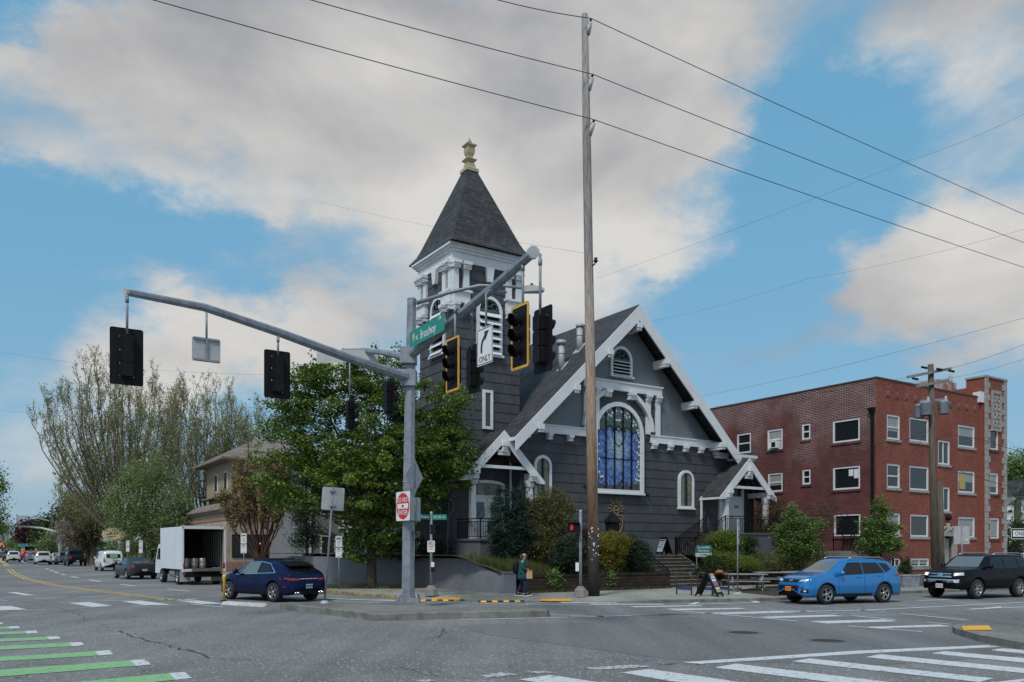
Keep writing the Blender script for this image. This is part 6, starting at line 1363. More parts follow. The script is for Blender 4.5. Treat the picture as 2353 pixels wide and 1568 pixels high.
both(patch, 'tail_light', 'rear', [(.60,.98),(.88,.98),(.86,1.10),(.62,1.08)], lampr, .014); sides(patch, 'tail_light', [(-2.2,.98),(-1.92,1.0),(-1.98,1.09),(-2.15,1.09)], lampr, .012)
patch('badge', 'front', [(-.09,.84),(.09,.84),(.09,.92),(-.09,.92)], M['chrome'], .02, 4)
plate_txt(t, 'BZ1AU', 2.305, .56, mat('orange plate', (.80,.30,.02), .5), M['red']); mirror(.70, 1.12)
sides(patch, 'rocker_trim', [(-.98,.28),(.9,.28),(.9,.38),(-.98,.38)], M['matblack'], .008, 8); seams(patch, (.80,-.40,-1.28), .42, 1.04); handles(patch, ((-.15,.98),(-1.1,1.02)), blue)
for sy in (-1, 1): b = MB(); b.tube([(.1,sy*.62,1.645),(-.1,sy*.62,1.71),(-1.4,sy*.62,1.69),(-1.6,sy*.62,1.60)], .022, 6); b.build('roof_rail', M['rim'], t)
# --- black large SUV right
blk = paint('black car paint', (.006,.006,.009), .0, .2)
S = dict(L=4.85, W=1.93, paint=blk, low=.38, tumble=.26, wr=.40, wx=(-1.38, 1.42), under=.85, ww=.26, spokes=12,
  top=[(-2.42,.72),(-2.4,1.05),(-2.3,1.25),(-2.1,1.68),(-1.9,1.76),(-.8,1.80),(.1,1.79),(.4,1.74),(.75,1.48),(1.05,1.25),(1.4,1.20),(1.9,1.17),(2.2,1.10),(2.34,.98),(2.42,.75)],
  belt=[(-2.42,.7),(-2.25,1.2),(0,1.16),(1.1,1.12),(2.1,1.02),(2.42,.7)], hw=[(-2.42,.86),(-2.3,.95),(-1.8,.99),(0,1),(1.7,1),(2.15,.94),(2.33,.82),(2.42,.70)])
P = G(2241, 1377); hd = Vector((-.885, -.465, 0)); perp = Vector((-hd.y, hd.x, 0)); perp = perp if perp.y > 0 else -perp
ctr = P - hd * 1.42 + perp * .84
t, body, patch, mirror = vehicle('black_suv', 'large black SUV with chrome front bumper bar at the right edge', 'car', Vector((ctr.x, ctr.y, 0)), AN(hd.x, hd.y), S)
sides(patch, 'side_window', [(-1.35,1.22),(-.42,1.22),(-.42,1.66),(-1.3,1.66)], M['carglass'], .006, 8); sides(patch, 'side_window', [(-.36,1.22),(.68,1.20),(.32,1.64),(-.36,1.66)], M['carglass'], .006, 8); sides(patch, 'quarter_window', [(-2.1,1.28),(-1.42,1.24),(-1.37,1.66),(-1.95,1.62)], M['carglass'])
patch('windscreen', 'front', [(-.70,1.28),(.70,1.28),(.60,1.70),(-.60,1.70)], M['windshield'], .008, 10)
patch('grille', 'front', [(-.5,.86),(.5,.86),(.46,1.06),(-.46,1.06)], M['matblack'], .008, 8); patch('grille_bar', 'front', [(-.44,.99),(.44,.99),(.43,1.03),(-.43,1.03)], M['chrome'], .02, 8); patch('grille_bar', 'front', [(-.5,.87),(.5,.87),(.46,.93),(-.46,.93)], M['chrome'], .02, 8); patch('badge', 'front', [(-.1,.92),(.1,.92),(.1,1.04),(-.1,1.04)], M['chrome'], .035, 4)
both(patch, 'headlight', 'front', [(.55,.92),(.86,.96),(.84,1.07),(.52,1.05)], lampw, .014); both(patch, 'headlight_lens', 'front', [(.6,.96),(.7,.96),(.7,1.03),(.6,1.03)], litw, .02, 3)
patch('bumper_bar', 'front', [(-.78,.66),(.78,.66),(.78,.79),(-.78,.79)], M['chrome'], .03, 10); patch('lower_grille', 'front', [(-.6,.46),(.6,.46),(.62,.6),(-.62,.6)], M['matblack'], .012, 8); both(patch, 'fog_lamp', 'front', [(.60,.68),(.70,.68),(.70,.77),(.60,.77)], lampw, .036, 3)
plate_txt(t, 'LRP-ECU', 2.44, .53, M['signwhite'], M['signblack']); mirror(.68, 1.30); seams(patch, (.78,-.40,-1.30), .5, 1.16); handles(patch, ((-.2,1.06),(-1.15,1.06)), blk)
sides(patch, 'side_step', [(-.95,.40),(.95,.40),(.95,.46),(-.95,.46)], M['matblack'], .05, 6)
for sy in (-1, 1): b = MB(); b.tube([(.1,sy*.72,1.76),(-.1,sy*.72,1.85),(-1.7,sy*.72,1.83),(-1.9,sy*.72,1.74)], .024, 6); b.build('roof_rail', M['rim'], t)
# --- dark hatch parked behind the blue car
S2 = dict(L=4.5, W=1.84, paint=paint('near black car paint', (.012,.014,.018)), low=.26, tumble=.34, wr=.34, wx=(-1.32,1.32), under=.7,
  top=[(-2.25,.6),(-2.22,.95),(-2.12,1.2),(-1.95,1.5),(-1.6,1.60),(-.7,1.66),(0,1.64),(.4,1.54),(1.1,1.1),(1.9,.95),(2.15,.8),(2.25,.55)], belt=[(-2.25,.55),(-2.1,1.05),(1.1,.98),(2,.85),(2.25,.5)], hw=[(-2.25,.85),(-2.1,.94),(-1.5,1),(1.4,1),(1.95,.92),(2.25,.68)])
rr2 = G(2062, 1367); hd2 = Vector((-.90,-.435,0)); c2_v = rr2 + hd2 * 2.25 + Vector((-.4, .9, 0))
t, body, patch, mirror = vehicle('dark_suv', 'nearly black SUV mostly hidden directly behind the bright blue one', 'car', Vector((c2_v.x, c2_v.y, 0)), AN(hd2.x, hd2.y), S2)
sides(patch, 'side_window', [(-1.75,1.16),(.7,1.06),(.3,1.48),(-1.5,1.5)], M['carglass'], .006, 10); patch('rear_window', 'rear', [(-.6,1.12),(.6,1.12),(.5,1.46),(-.5,1.46)], M['carglass']); patch('windscreen', 'front', [(-.6,1.13),(.6,1.13),(.5,1.52),(-.5,1.52)], M['windshield']); both(patch, 'tail_light', 'rear', [(.6,.95),(.85,.95),(.85,1.08),(.6,1.08)], lampr, .012)
# --- navy SUV (centre left), front to the left
navy = paint('navy metallic', (.005,.011,.052), .2, .25)
S = dict(L=4.7, W=1.93, paint=navy, low=.26, tumble=.50, wr=.37, wx=(-1.40, 1.42), under=.72, ww=.26,
  top=[(-2.35,.62),(-2.33,.85),(-2.27,.98),(-2.15,1.06),(-1.95,1.20),(-1.6,1.42),(-1.25,1.53),(-.6,1.61),(0,1.625),(.35,1.58),(.8,1.36),(1.2,1.10),(1.6,1.03),(2.0,.90),(2.22,.74),(2.35,.52)],
  belt=[(-2.35,.6),(-2.2,.98),(-1.2,1.06),(0,1.02),(1.1,.98),(1.9,.82),(2.35,.48)], hw=[(-2.35,.80),(-2.2,.92),(-1.7,.995),(-1.2,1.0),(-.6,.975),(.8,.965),(1.4,.99),(1.85,.93),(2.15,.80),(2.35,.58)])
rn_, ft = G(632, 1384), G(520.5, 1376.5); hd = Vector((-.80,.60,0)); perp = Vector((.60,.80,0)); ctr = rn_ + hd * 1.40 + perp * .84
t, body, patch, mirror = vehicle('navy_suv', 'dark navy blue sporty SUV facing left behind the yellow flexible post', 'car', Vector((ctr.x, ctr.y, 0)), AN(hd.x, hd.y), S)
sides(patch, 'side_window', [(-1.28,1.13),(-.42,1.09),(-.42,1.47),(-.9,1.43)], M['carglass'], .008, 8); sides(patch, 'side_window', [(-.34,1.08),(.80,1.04),(.35,1.46),(-.34,1.50)], M['windshield'], .008, 8)
for s in ('left','right'):
    for q in ([(-1.45,1.10),(1.0,1.00),(1.0,1.025),(-1.45,1.125)], [(.36,1.47),(.95,1.02),(.98,1.03),(.40,1.50)], [(-.35,1.51),(.40,1.47),(.40,1.50),(-.35,1.535)], [(-1.0,1.43),(-.35,1.505),(-.35,1.53),(-1.0,1.455)], [(-1.45,1.11),(-1.0,1.43),(-1.0,1.455),(-1.49,1.12)]): patch('window_trim', s, q, M['chrome'], .012, 6)
patch('rear_window', 'rear', [(-.66,1.08),(.66,1.08),(.5,1.40),(-.5,1.40)], M['carglass'], .008, 8); b = MB(); b.prism([(-1.95,1.37),(-1.5,1.50),(-1.3,1.52),(-1.5,1.46),(-1.93,1.34)], -.56, .56); b.build('spoiler', M['black'], t)
patch('light_bar', 'rear', [(-.82,.86),(.82,.86),(.82,.90),(-.82,.90)], lampr, .012, 12); both(patch, 'tail_light', 'rear', [(.45,.82),(.93,.84),(.93,.93),(.45,.90)], lampr, .016); sides(patch, 'tail_light', [(-2.25,.87),(-2.0,.89),(-2.02,.93),(-2.2,.92)], lampr, .012)
for k in range(7): patch('rear_letter', 'rear', [(-.38 + .12*k, .868),(-.31 + .12*k,.868),(-.31 + .12*k,.896),(-.38 + .12*k,.896)], M['signwhite'], .02, 1)
patch('diffuser', 'rear', [(-.8,.30),(.8,.30),(.72,.46),(-.72,.46)], M['matblack'], .012, 8); plate_txt(t, '018 FNB', -2.36, .60, mat('pale blue plate', (.35,.5,.55), .5), M['signblack'], True)
for sy in (-1, 1):
    for dy in (0,.13): b = MB(); b.tube([(-2.2,sy*(.5+dy),.36),(-2.38,sy*(.5+dy),.36)], .05, 10); b.build('exhaust', M['chrome'], t)
both(patch, 'headlight', 'front', [(.55,.68),(.84,.72),(.80,.86),(.6,.84)], lampw, .012); mirror(.80, 1.12); patch('windscreen', 'front', [(-.62,1.14),(.62,1.14),(.5,1.5),(-.5,1.5)], M['windshield'], .008, 8)
seams(patch, (.85,-.38,-1.22), .40, 1.0); handles(patch, ((-.15,.90),(-1.02,.94)), navy); sides(patch, 'side_blade', [(-.9,.36),(.9,.34),(.9,.40),(-.9,.42)], M['matblack'], .012, 8); sides(patch, 'side_marker', [(-2.15,.58),(-1.95,.58),(-1.95,.60),(-2.15,.60)], lampr, .012, 2)
b = MB(); b.box(-.8,.3,-.5,.5,1.60,1.645); b.build('sunroof', M['carglass'], t)
for sy in (-1, 1): b = MB(); b.tube([(.3,sy*.58,1.58),(.1,sy*.58,1.63),(-1.0,sy*.58,1.60),(-1.2,sy*.58,1.55)], .018, 6); b.build('roof_rail', M['matblack'], t)
# --- box truck with open back
RL, RR_ = At(417.5, 1309, 45.0), At(518.5, 1309, 46.4); dv = RR_ - RL; dv.z = 0; Wt = dv.length; fwd = Vector((-dv.y, dv.x, 0)).normalized(); O_t = (RL + RR_) / 2; O_t.z = 0
t = thing('box_truck', 'white box truck parked with its rear door open, empty steel kegs inside', 'truck', O_t, AN(fwd.x, fwd.y))
zt, zf = At(417.5, 1212, 45.0).z, At(417.5, 1309, 45.0).z; hw_ = Wt / 2; BLn = 4.9
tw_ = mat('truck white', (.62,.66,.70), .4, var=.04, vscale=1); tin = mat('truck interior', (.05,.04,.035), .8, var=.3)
b = MB(); b.box(0, BLn, hw_ - .05, hw_, zf, zt); b.build('box_side', tw_, t); b = MB(); b.box(0, BLn, -hw_, -hw_ + .05, zf, zt); b.build('box_side', tw_, t); b = MB(); b.box(0, BLn, -hw_, hw_, zt, zt + .05); b.build('box_roof', tw_, t); b = MB(); b.box(BLn - .05, BLn, -hw_, hw_, zf, zt); b.build('box_front', tw_, t)
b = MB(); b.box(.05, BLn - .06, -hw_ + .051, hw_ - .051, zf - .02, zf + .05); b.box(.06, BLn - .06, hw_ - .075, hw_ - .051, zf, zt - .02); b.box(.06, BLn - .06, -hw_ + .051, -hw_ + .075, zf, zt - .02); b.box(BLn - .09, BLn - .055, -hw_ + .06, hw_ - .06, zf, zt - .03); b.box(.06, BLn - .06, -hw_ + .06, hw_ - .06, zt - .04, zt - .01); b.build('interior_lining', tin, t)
b = MB()
for sy in (-1, 1): b.box(-.06, .04, sy * (hw_ - .05) - .055, sy * (hw_ - .05) + .055, zf - .15, zt + .07)
b.box(-.06, .04, -hw_, hw_, zt - .08, zt + .09); b.box(-.05, .06, -hw_, hw_, zf - .12, zf + .02); b.build('rear_frame', M['signwhite'], t)
for k in range(12): b = MB(); b.box(.25 + .36*k, .29 + .36*k, -hw_ + .08, -hw_ + .11, zf + .1, zt - .15); b.build('wall_slat', M['stone'], t)
b = MB(); b.box(-.08, 4.9, -hw_ + .35, hw_ - .35, zf - .35, zf - .12); b.box(-.25, .0, -hw_ + .1, hw_ - .1, .45, .6); b.build('chassis', M['matblack'], t)
b = MB(); b.box(-.55, -.04, -hw_ + .25, hw_ - .5, zf - .02, zf + .02); b.build('tail_lift', mat('rusty plate', (.18,.10,.07), .8, var=.3), t)
for sy in (-1, 1):
    b = MB(); b.box(-.07,-.02, sy*(hw_-.1)-.04, sy*(hw_-.1)+.04, zf + .05, zf + .35); b.build('tail_light', lampr, t)
    b = MB(); b.box(.55,.58, sy*(hw_-.32)-.28, sy*(hw_-.32)+.28, .18, .95); b.build('mud_flap', mat('mud flap', (.42,.42,.41), .8, var=.1) if 'mud flap' not in bpy.data.materials else bpy.data.materials['mud flap'], t)
b = MB(); b.tube([(2.1, hw_ - .35, .62), (3.2, hw_ - .35, .62)], .26, 14); b.build('fuel_tank', M['galv'], t)
for x in (1.15, 4.95):
    for sy in (-1, 1): wheel(t, x, sy * (hw_ - .2), .42, .28 if x > 2 else .34, sy, 8)
b = MB(); b.prism([(BLn + .1,.55),(BLn + .1,2.15),(BLn + .35,2.3),(BLn + 1.0,2.28),(BLn + 1.55,1.55),(BLn + 1.75,1.35),(BLn + 1.8,.55)], -hw_ + .12, hw_ - .12); b.build('cab', tw_, t)
for sy in (-1, 1):
    b = MB(); b.prism([(BLn + .5,1.35),(BLn + .5,2.05),(BLn + .95,2.05),(BLn + 1.4,1.4)], sy * (hw_ - .115), sy * (hw_ - .108)); b.build('cab_window', M['carglass'], t); b = MB(); b.bar((BLn + 1.3, sy*(hw_-.1), 1.9), (BLn + 1.5, sy*(hw_+.18), 1.9), .03,.03); b.box(BLn + 1.46, BLn + 1.5, sy*(hw_+.12)-.08, sy*(hw_+.12)+.08, 1.45, 1.95); b.build('mirror', M['matblack'], t)
b = MB(); b.X = Matrix.Translation((2.7, hw_ + .004, 1.0))
# kegs inside: things of their own
def keg(x, y, z):
    b = MB(); prof = [(.12,0),(.19,.0),(.2,.03),(.195,.12),(.205,.15),(.205,.2),(.195,.23),(.195,.33),(.205,.36),(.205,.41),(.195,.44),(.2,.53),(.19,.56),(.12,.56),(.11,.54),(.0,.54)]
    b.lathe(prof, 18); return b
K0 = None; up_ = Vector((0,0,1)); side_ = Vector((-fwd.y, fwd.x, 0)); kegp = []
for i, (kx, ky, kz) in enumerate(((.55, hw_-.35, 0),(.55, hw_-.80, 0),(.55, hw_-1.25, 0),(1.05, hw_-.35, 0),(1.1, hw_-.80, 0))):
    p_ = O_t + fwd * kx + side_ * ky + up_ * (zf + .05 + kz); lab = ('steel keg standing at the left of the front row in the truck', 'steel keg standing in the middle of the front row in the truck', 'steel keg standing at the right of the front row in the truck', 'steel keg in the truck deepest behind the front left one', 'steel keg in the truck deepest behind the middle front one')[i]
    if K0 is None: K0 = keg(0,0,0).build('beer_keg', mat('keg steel', (.5,.5,.48), .35, metal=.8)); o = K0
    else: o = K0.copy(); COL.objects.link(o)
    o.location = p_; tag(o, lab, 'keg', 'steel kegs inside the box truck')
# --- generic cars
BASE = dict(
 suv=dict(L=4.7, W=1.9, low=.28, tumble=.34, wr=.36, wx=(-1.36,1.4), under=.7, n=60, top=[(-2.35,.65),(-2.33,.95),(-2.25,1.15),(-2.05,1.58),(-1.8,1.68),(-.5,1.73),(.1,1.70),(.5,1.58),(1.1,1.14),(1.9,1.0),(2.2,.85),(2.35,.6)], belt=[(-2.35,.6),(-2.2,1.1),(1.1,1.02),(2,.88),(2.35,.52)], hw=[(-2.35,.86),(-2.2,.95),(-1.6,1),(1.5,1),(2,.92),(2.35,.68)], rw=(1.18,1.56,.62,.52), tl=(.95,1.10)),
 sedan=dict(L=4.8, W=1.86, low=.22, tumble=.42, wr=.34, wx=(-1.42,1.42), under=.6, n=60, top=[(-2.4,.6),(-2.38,.85),(-2.3,1.02),(-1.85,1.08),(-1.5,1.18),(-.9,1.40),(-.3,1.46),(.1,1.44),(.5,1.30),(1.05,1.0),(1.9,.86),(2.25,.72),(2.4,.5)], belt=[(-2.4,.56),(-2.25,.96),(-1,.94),(1.1,.88),(2,.76),(2.4,.44)], hw=[(-2.4,.78),(-2.2,.92),(-1.5,1),(1.4,1),(2,.9),(2.4,.62)], rw=(1.10,1.38,.58,.5), tl=(.80,.94)),
 van=dict(L=4.75, W=1.85, low=.30, tumble=.16, wr=.34, wx=(-1.45,1.5), under=.8, n=60, top=[(-2.37,.7),(-2.35,1.3),(-2.27,1.75),(-2.1,1.84),(0,1.86),(.7,1.82),(1.1,1.60),(1.6,1.22),(2.0,1.08),(2.25,.9),(2.37,.6)], belt=[(-2.37,.65),(-2.25,1.1),(1.5,1.08),(2,.98),(2.37,.55)], hw=[(-2.37,.9),(-2.25,.97),(-1.6,1),(1.5,1),(2.1,.9),(2.37,.68)], rw=(1.2,1.55,.6,.55), tl=(.8,1.35)),
 pickup=dict(L=5.8, W=2.0, low=.42, tumble=.30, wr=.42, wx=(-1.9,1.85), under=.8, n=70, top=[(-2.9,.75),(-2.88,1.18),(-2.8,1.22),(-.95,1.24),(-.9,1.3),(-.75,1.78),(-.5,1.88),(.5,1.90),(.9,1.78),(1.4,1.3),(2.4,1.2),(2.7,1.05),(2.9,.7)], belt=[(-2.9,.7),(-2.8,1.18),(1.4,1.18),(2.5,1.05),(2.9,.6)], hw=[(-2.9,.94),(-2.7,1),(2.2,1),(2.6,.94),(2.9,.75)], rw=(1.36,1.74,.66,.58), tl=(.85,1.15)))
def simple_car(name, lab, cat, u, vb, kind, col, rz_off=0.0, yaw=None, lit=False, group='vehicles on the avenue at the left', extra=None, metal=.1):
    S = dict(BASE[kind]); S['paint'] = paint(lab.split()[0] + ' paint ' + name, col, metal); P = G(u, vb); yw = yaw if yaw is not None else AN(E2.x, E2.y) + R(rz_off); d = Vector((math.cos(yw), math.sin(yw), 0)); P = P + d * S['L'] / 2
    t, body, patch, mirror = vehicle(name, lab, cat, Vector((P.x, P.y, 0)), yw, S, group); z0, z1, w0, w1 = S['rw']; L = S['L']
    patch('rear_window', 'rear', [(-w0, z0), (w0, z0), (w1, z1), (-w1, z1)], M['carglass'], .01, 6); a, c = S['tl']; both(patch, 'tail_light', 'rear', [(.62, a), (.86, a), (.86, c), (.64 if kind != 'van' else .78, c)], litred if lit else lampr, .014, 4)
    r0 = {'suv': [(-1.9,1.16),(.75,1.08),(.35,1.55),(-1.75,1.58)], 'sedan': [(-1.5,1.0),(.8,.94),(.2,1.33),(-.95,1.33)], 'van': [(.2,1.16),(1.35,1.14),(.95,1.62),(.2,1.66)], 'pickup': [(-.75,1.26),(1.15,1.24),(.75,1.74),(-.68,1.74)]}[kind]
    sides(patch, 'side_window', r0, M['carglass'], .008, 8); patch('bumper', 'rear', [(-.8, S['low'] + .05), (.8, S['low'] + .05), (.8, S['low'] + .22), (-.8, S['low'] + .22)], M['matblack'] if kind != 'pickup' else M['chrome'], .012, 6)
    b = MB(); zp = {'suv': .72, 'sedan': .62, 'van': .78, 'pickup': .62}[kind]; b.box(-L/2 - .015, -L/2 + .02, -.16, .16, zp - .07, zp + .07); b.build('number_plate', M['galvlt'], t); mirror(.8 if kind != 'pickup' else 1.2, S['belt'][2][1] + .1)
    if extra: extra(t, patch, L)
    return t
def vanlogo(t, patch, L):
    q = MB(); q.prism([(-.32,.16),(0,.22),(.32,.16),(.32,-.16),(0,-.22),(-.32,-.16)], -.004, .004); o = q.build('green_logo', M['paintgreen'], t); o.location = (-L/2 - .02, -.02, 1.38); o.rotation_euler = (R(0), R(-6), R(90)); q = MB(); q.prism([(-.28,.08),(.28,.08),(.28,-.10),(-.28,-.10)], -.008, -.004); q.prism([(-.2,.01),(.2,.01),(.2,-.03),(-.2,-.03)], -.012,-.008, 1); q.build('logo_band', [M['green'], M['signwhite']], o)
    patch('door_gap', 'rear', [(-.006,.5),(.006,.5),(.006,1.8),(-.006,1.8)], M['matblack'], .004, 8); patch('handle', 'rear', [(-.5,.92),(.05,.92),(.05,.98),(-.5,.98)], M['matblack'], .02, 3)
simple_car('white_van', 'small white delivery van with a green badge on its back door', 'van', 261, 1313, 'van', (.66,.70,.72), 3, extra=vanlogo)
simple_car('grey_sedan', 'dark grey sedan parked in front of the white box truck', 'car', 333, 1332, 'sedan', (.03,.034,.038), 6, lit=False)
def rails(t, patch, L):
    for sy in (-1, 1): b = MB(); b.tube([(.1,sy*.65,1.70),(0,sy*.65,1.78),(-1.5,sy*.65,1.76),(-1.7,sy*.65,1.68)], .025, 6); b.build('roof_rail', M['rim'], t)
simple_car('pickup_truck', 'black pickup truck driving away, nearest on the avenue', 'pickup truck', 178.5, 1301.5, 'pickup', (.012,.014,.018), 1)
simple_car('white_suv', 'white SUV with roof rails driving away, left of the pickup and two cars', 'car', 101, 1298.5, 'suv', (.55,.56,.57), 0, extra=rails)
simple_car('white_sedan', 'white car between the white roof-railed SUV and the small grey car', 'car', 134, 1294.5, 'sedan', (.58,.58,.58), 0)
simple_car('silver_car', 'silver grey car squeezed in just left of the black pickup', 'car', 150.5, 1298, 'suv', (.13,.14,.15), 1, metal=.4)
simple_car('grey_suv', 'grey sedan driving away right of the colourful bus', 'car', 74, 1292.5, 'sedan', (.17,.18,.19), 0, metal=.3)
simple_car('white_minivan', 'white minivan driving away at the far left', 'car', 32, 1292.5, 'suv', (.58,.58,.57), 0)
simple_car('dark_minivan', 'dark van behind the white minivan with a pale roof rack', 'van', 21, 1289.5, 'van', (.035,.035,.05), 0, extra=lambda t, p, L: [MB().box(-1.6, .6, -.75, .75, 1.90, 1.96).build('roof_rack', M['galvlt'], t)])
simple_car('dark_car', 'dark car at the extreme left edge, farthest on the avenue', 'car', 4, 1284, 'sedan', (.05,.052,.06), 0, lit=True)
# --- bus
Pb = G(67.5, 1288); yw = AN(E2.x, E2.y); d = Vector((math.cos(yw), math.sin(yw), 0)); t = thing('city_bus', 'colourful green yellow and red city bus driving away among the far cars', 'bus', Vector((Pb.x, Pb.y, 0)), yw)
bz = bpy.data.materials.new('bus wrap'); bz.use_nodes = True; n = bz.node_tree.nodes; l = bz.node_tree.links; tcn = n.new('ShaderNodeTexCoord'); wv = n.new('ShaderNodeTexNoise'); wv.inputs['Scale'].default_value = .55; wv.inputs['Distortion'].default_value = 1.5; l.new(tcn.outputs['Object'], wv.inputs['Vector']); sp2 = n.new('ShaderNodeSeparateXYZ'); l.new(tcn.outputs['Object'], sp2.inputs[0])
ma = n.new('ShaderNodeMath'); ma.operation = 'MULTIPLY_ADD'; ma.inputs[1].default_value = .24; l.new(sp2.outputs[2], ma.inputs[0]); mb_ = n.new('ShaderNodeMath'); mb_.operation = 'MULTIPLY'; mb_.inputs[1].default_value = .35; l.new(wv.outputs['Fac'], mb_.inputs[0]); l.new(mb_.outputs[0], ma.inputs[2])
rp = n.new('ShaderNodeValToRGB'); l.new(ma.outputs[0], rp.inputs[0]); rp.color_ramp.interpolation = 'CONSTANT'; els = [(0,(.06,.03,.04)),(.30,(.35,.03,.04)),(.52,(.5,.25,.25)),(.6,(.55,.45,.05)),(.68,(.06,.30,.08)),(.8,(.05,.12,.28)),(.92,(.5,.45,.08))]
rp.color_ramp.elements[0].position = 0; rp.color_ramp.elements[0].color = (*els[0][1],1); rp.color_ramp.elements[1].position = els[1][0]; rp.color_ramp.elements[1].color = (*els[1][1],1)
for p_, c_ in els[2:]: e = rp.color_ramp.elements.new(p_); e.color = (*c_, 1)
l.new(rp.outputs[0], n['Principled BSDF'].inputs['Base Color']); n['Principled BSDF'].inputs['Roughness'].default_value = .35
b = MB(); b.prism([(0,.4),(0,2.6),(.15,2.85),(.4,2.95),(11.6,2.95),(12,2.6),(12,.4)], -1.27, 1.27); b.build('body', bz, t); b = MB(); b.box(-.02,.0,-.8,.7,1.75,2.45); b.build('rear_window', M['carglass'], t)
for sy in (-1,1):
    b = MB(); b.box(.6,11.5, sy*1.275-.005, sy*1.275+.005, 1.5, 2.5); b.build('side_windows', M['carglass'], t); b = MB(); b.box(-.03,0,sy*1.05-.1,sy*1.05+.1,1.15,1.45); b.build('tail_light', litred, t)
    for x in (2.8, 9.2): wheel(t, x, sy*1.1, .48, .3, sy, 6)
# ================================================================ street furniture and person
def inv_u(u, v, z=SW): return G(u, v, z)
def aframe(lab, P, yaw, h, w, spread, m_face, faces):
    t = thing('sandwich_board', lab, 'sandwich board', P, yaw)
    for sg in (-1, 1):
        X = Matrix.Translation((sg * spread / 2, 0, 0)) @ Matrix.Rotation(-sg * math.atan2(spread / 2, h), 4, 'Y'); Lh = math.hypot(h, spread / 2)
        b = MB(); b.X = X; b.box(-.025, .025, -w/2, w/2, .1, Lh); b.box(-.02,.02,-w/2,-w/2+.1,0,.1); b.box(-.02,.02,w/2-.1,w/2,0,.1); p = b.build('board', M['matblack'], t)
        if faces[0 if sg < 0 else 1]:
            b = MB(); b.X = X; b.box(*sorted((sg*.026, sg*.032)), -w/2+.06, w/2-.06, .18, Lh-.1); q = b.build('poster', m_face[0], p)
            for k, (z0, z1, mm) in enumerate(m_face[1]): b = MB(); b.X = X; b.box(*sorted((sg*.033, sg*.037)), -w/2+.10+.03*(k%3), w/2-.10-.02*(k%2), .18+(Lh-.28)*z0, .18+(Lh-.28)*z1); b.build('poster_band', mm, q)
    b = MB()
    for k in range(3): b.tube([(-.05,(k-1)*w*.3,h-.01),(.0,(k-1)*w*.3,h+.05),(.05,(k-1)*w*.3,h-.01)], .03, 6)
    b.build('hinge', M['matblack'], t); return t
pg, pw, pd = mat('poster gold', (.55,.38,.10), .6), M['signwhite'], mat('poster navy', (.05,.08,.14), .6); pr_ = mat('poster coral', (.5,.16,.10), .6)
P = (G(1600, 1369, SW) + G(1660, 1372, SW)) / 2
aframe('black sandwich board with a navy and gold poster on the pavement by the bike racks', P, R(-36), .98, .62, .95, (pd, [(0,.14,pg),(.16,.26,pw),(.35,.55,pr_),(.58,.72,pw),(.76,.84,pw),(.86,1,pg)]), (False, True))
P = fw(6.6, SB - .0 + .25, 1.68)
P = Vector(((1526 - CX)/FPX*44.2, 44.2, 1.68)); aframe('black sandwich board with a pale blue notice on the landing above the steps', P, R(205), .92, .62, .7, (mat('pale blue poster', (.42,.52,.56), .6), [(.84,.95,M['signblack']),(.68,.74,pd),(.55,.6,pd),(.42,.47,pd),(.28,.34,pd),(.12,.2,mat('poster sky', (.3,.45,.55), .6))]), (False, True))
# bike racks
rackm = mat('rusty brown steel', (.085,.055,.045), .6, var=.3); rb = mat('blue steel band', (.02,.05,.20), .5)
for lab, ul, ur, v in (('bike rack nearest the church steps, left of the three', 1555, 1589, 1367), ('bike rack half hidden behind the sandwich board, middle of the three', 1603, 1637, 1367), ('bike rack with an orange cloth on its corner, right of the three', 1641, 1674, 1366)):
    A, B = G(ul, v - 1, SW), G(ur, v + 1, SW); d = B - A; w = d.length; t = thing('bike_rack', lab, 'bike rack', A, AN(d.x, d.y), 'bike racks on the pavement'); h = .90
    pth = [(0,0,0),(0,0,h-.12),(.04,0,h-.03),(.13,0,h),(w-.13,0,h),(w-.04,0,h-.03),(w,0,h-.12),(w,0,0)]; b = MB(); b.tube(pth, .03, 8); b.build('hoop', rackm, t); b = MB(); b.box(.03,w-.03,-.012,.012,.2,.32); b.build('lower_band', rb, t)
    for x in (0, w): b = MB(); b.lathe([(.09,0),(.085,.012),(.03,.014)], 12, (x,0,0)); b.build('foot', rackm, t)
cl = MB(); A = G(1641, 1365, SW); c = Vector(A) + Vector((.06,0,.9)); r_ = random.Random(4)
cl.tube([c + Vector((.0,0,-.03)), c + Vector((.1,0,.03)), c + Vector((.25,0,.02)), c + Vector((.34,0,-.04))], [.05,.08,.075,.04], 9); o = cl.build('orange_cloth', mat('orange cloth', (.50,.13,.05), .9, bump=.8, bscale=30)); tag(o, 'orange cloth wrapped over the bar of the rightmost bike rack', 'cloth')
# picnic tables
def picnic(lab, P, yaw, L=1.85):
    t = thing('picnic_table', lab, 'picnic table', P, yaw, 'grey picnic tables'); pm = M['picnic']
    b = MB()
    for k in range(5): y = -.36 + .18*k; b.box(-L/2, L/2, y - .082, y + .082, .72, .76)
    b.build('table_top', pm, t)
    for sy in (-1, 1):
        b = MB()
        for k in (0, 1): y = sy*(.70 + .1*k*1.6) - .0; b.box(-L/2, L/2, y - .07, y + .07, .42, .455)
        b.build('bench', pm, t)
    for x in (-L/2 + .3, L/2 - .3):
        for sy in (-1, 1): b = MB(); b.bar((x, sy*.72, 0), (x, sy*.24, .72), .09, .045, up=(1,0,0)); b.build('leg', pm, t)
        b = MB(); b.box(x-.045, x+.045, -.86, .86, .34, .42); b.build('crossbar', pm, t)
    return t
picnic('grey picnic table behind the bike rack with the orange cloth, nearest the thin sign post', Vector((10.6, 37.2, .12)), R(-6))
picnic('grey picnic table in the middle, partly hidden by the nearest one', Vector((12.8, 40.0, .12)), R(-4))
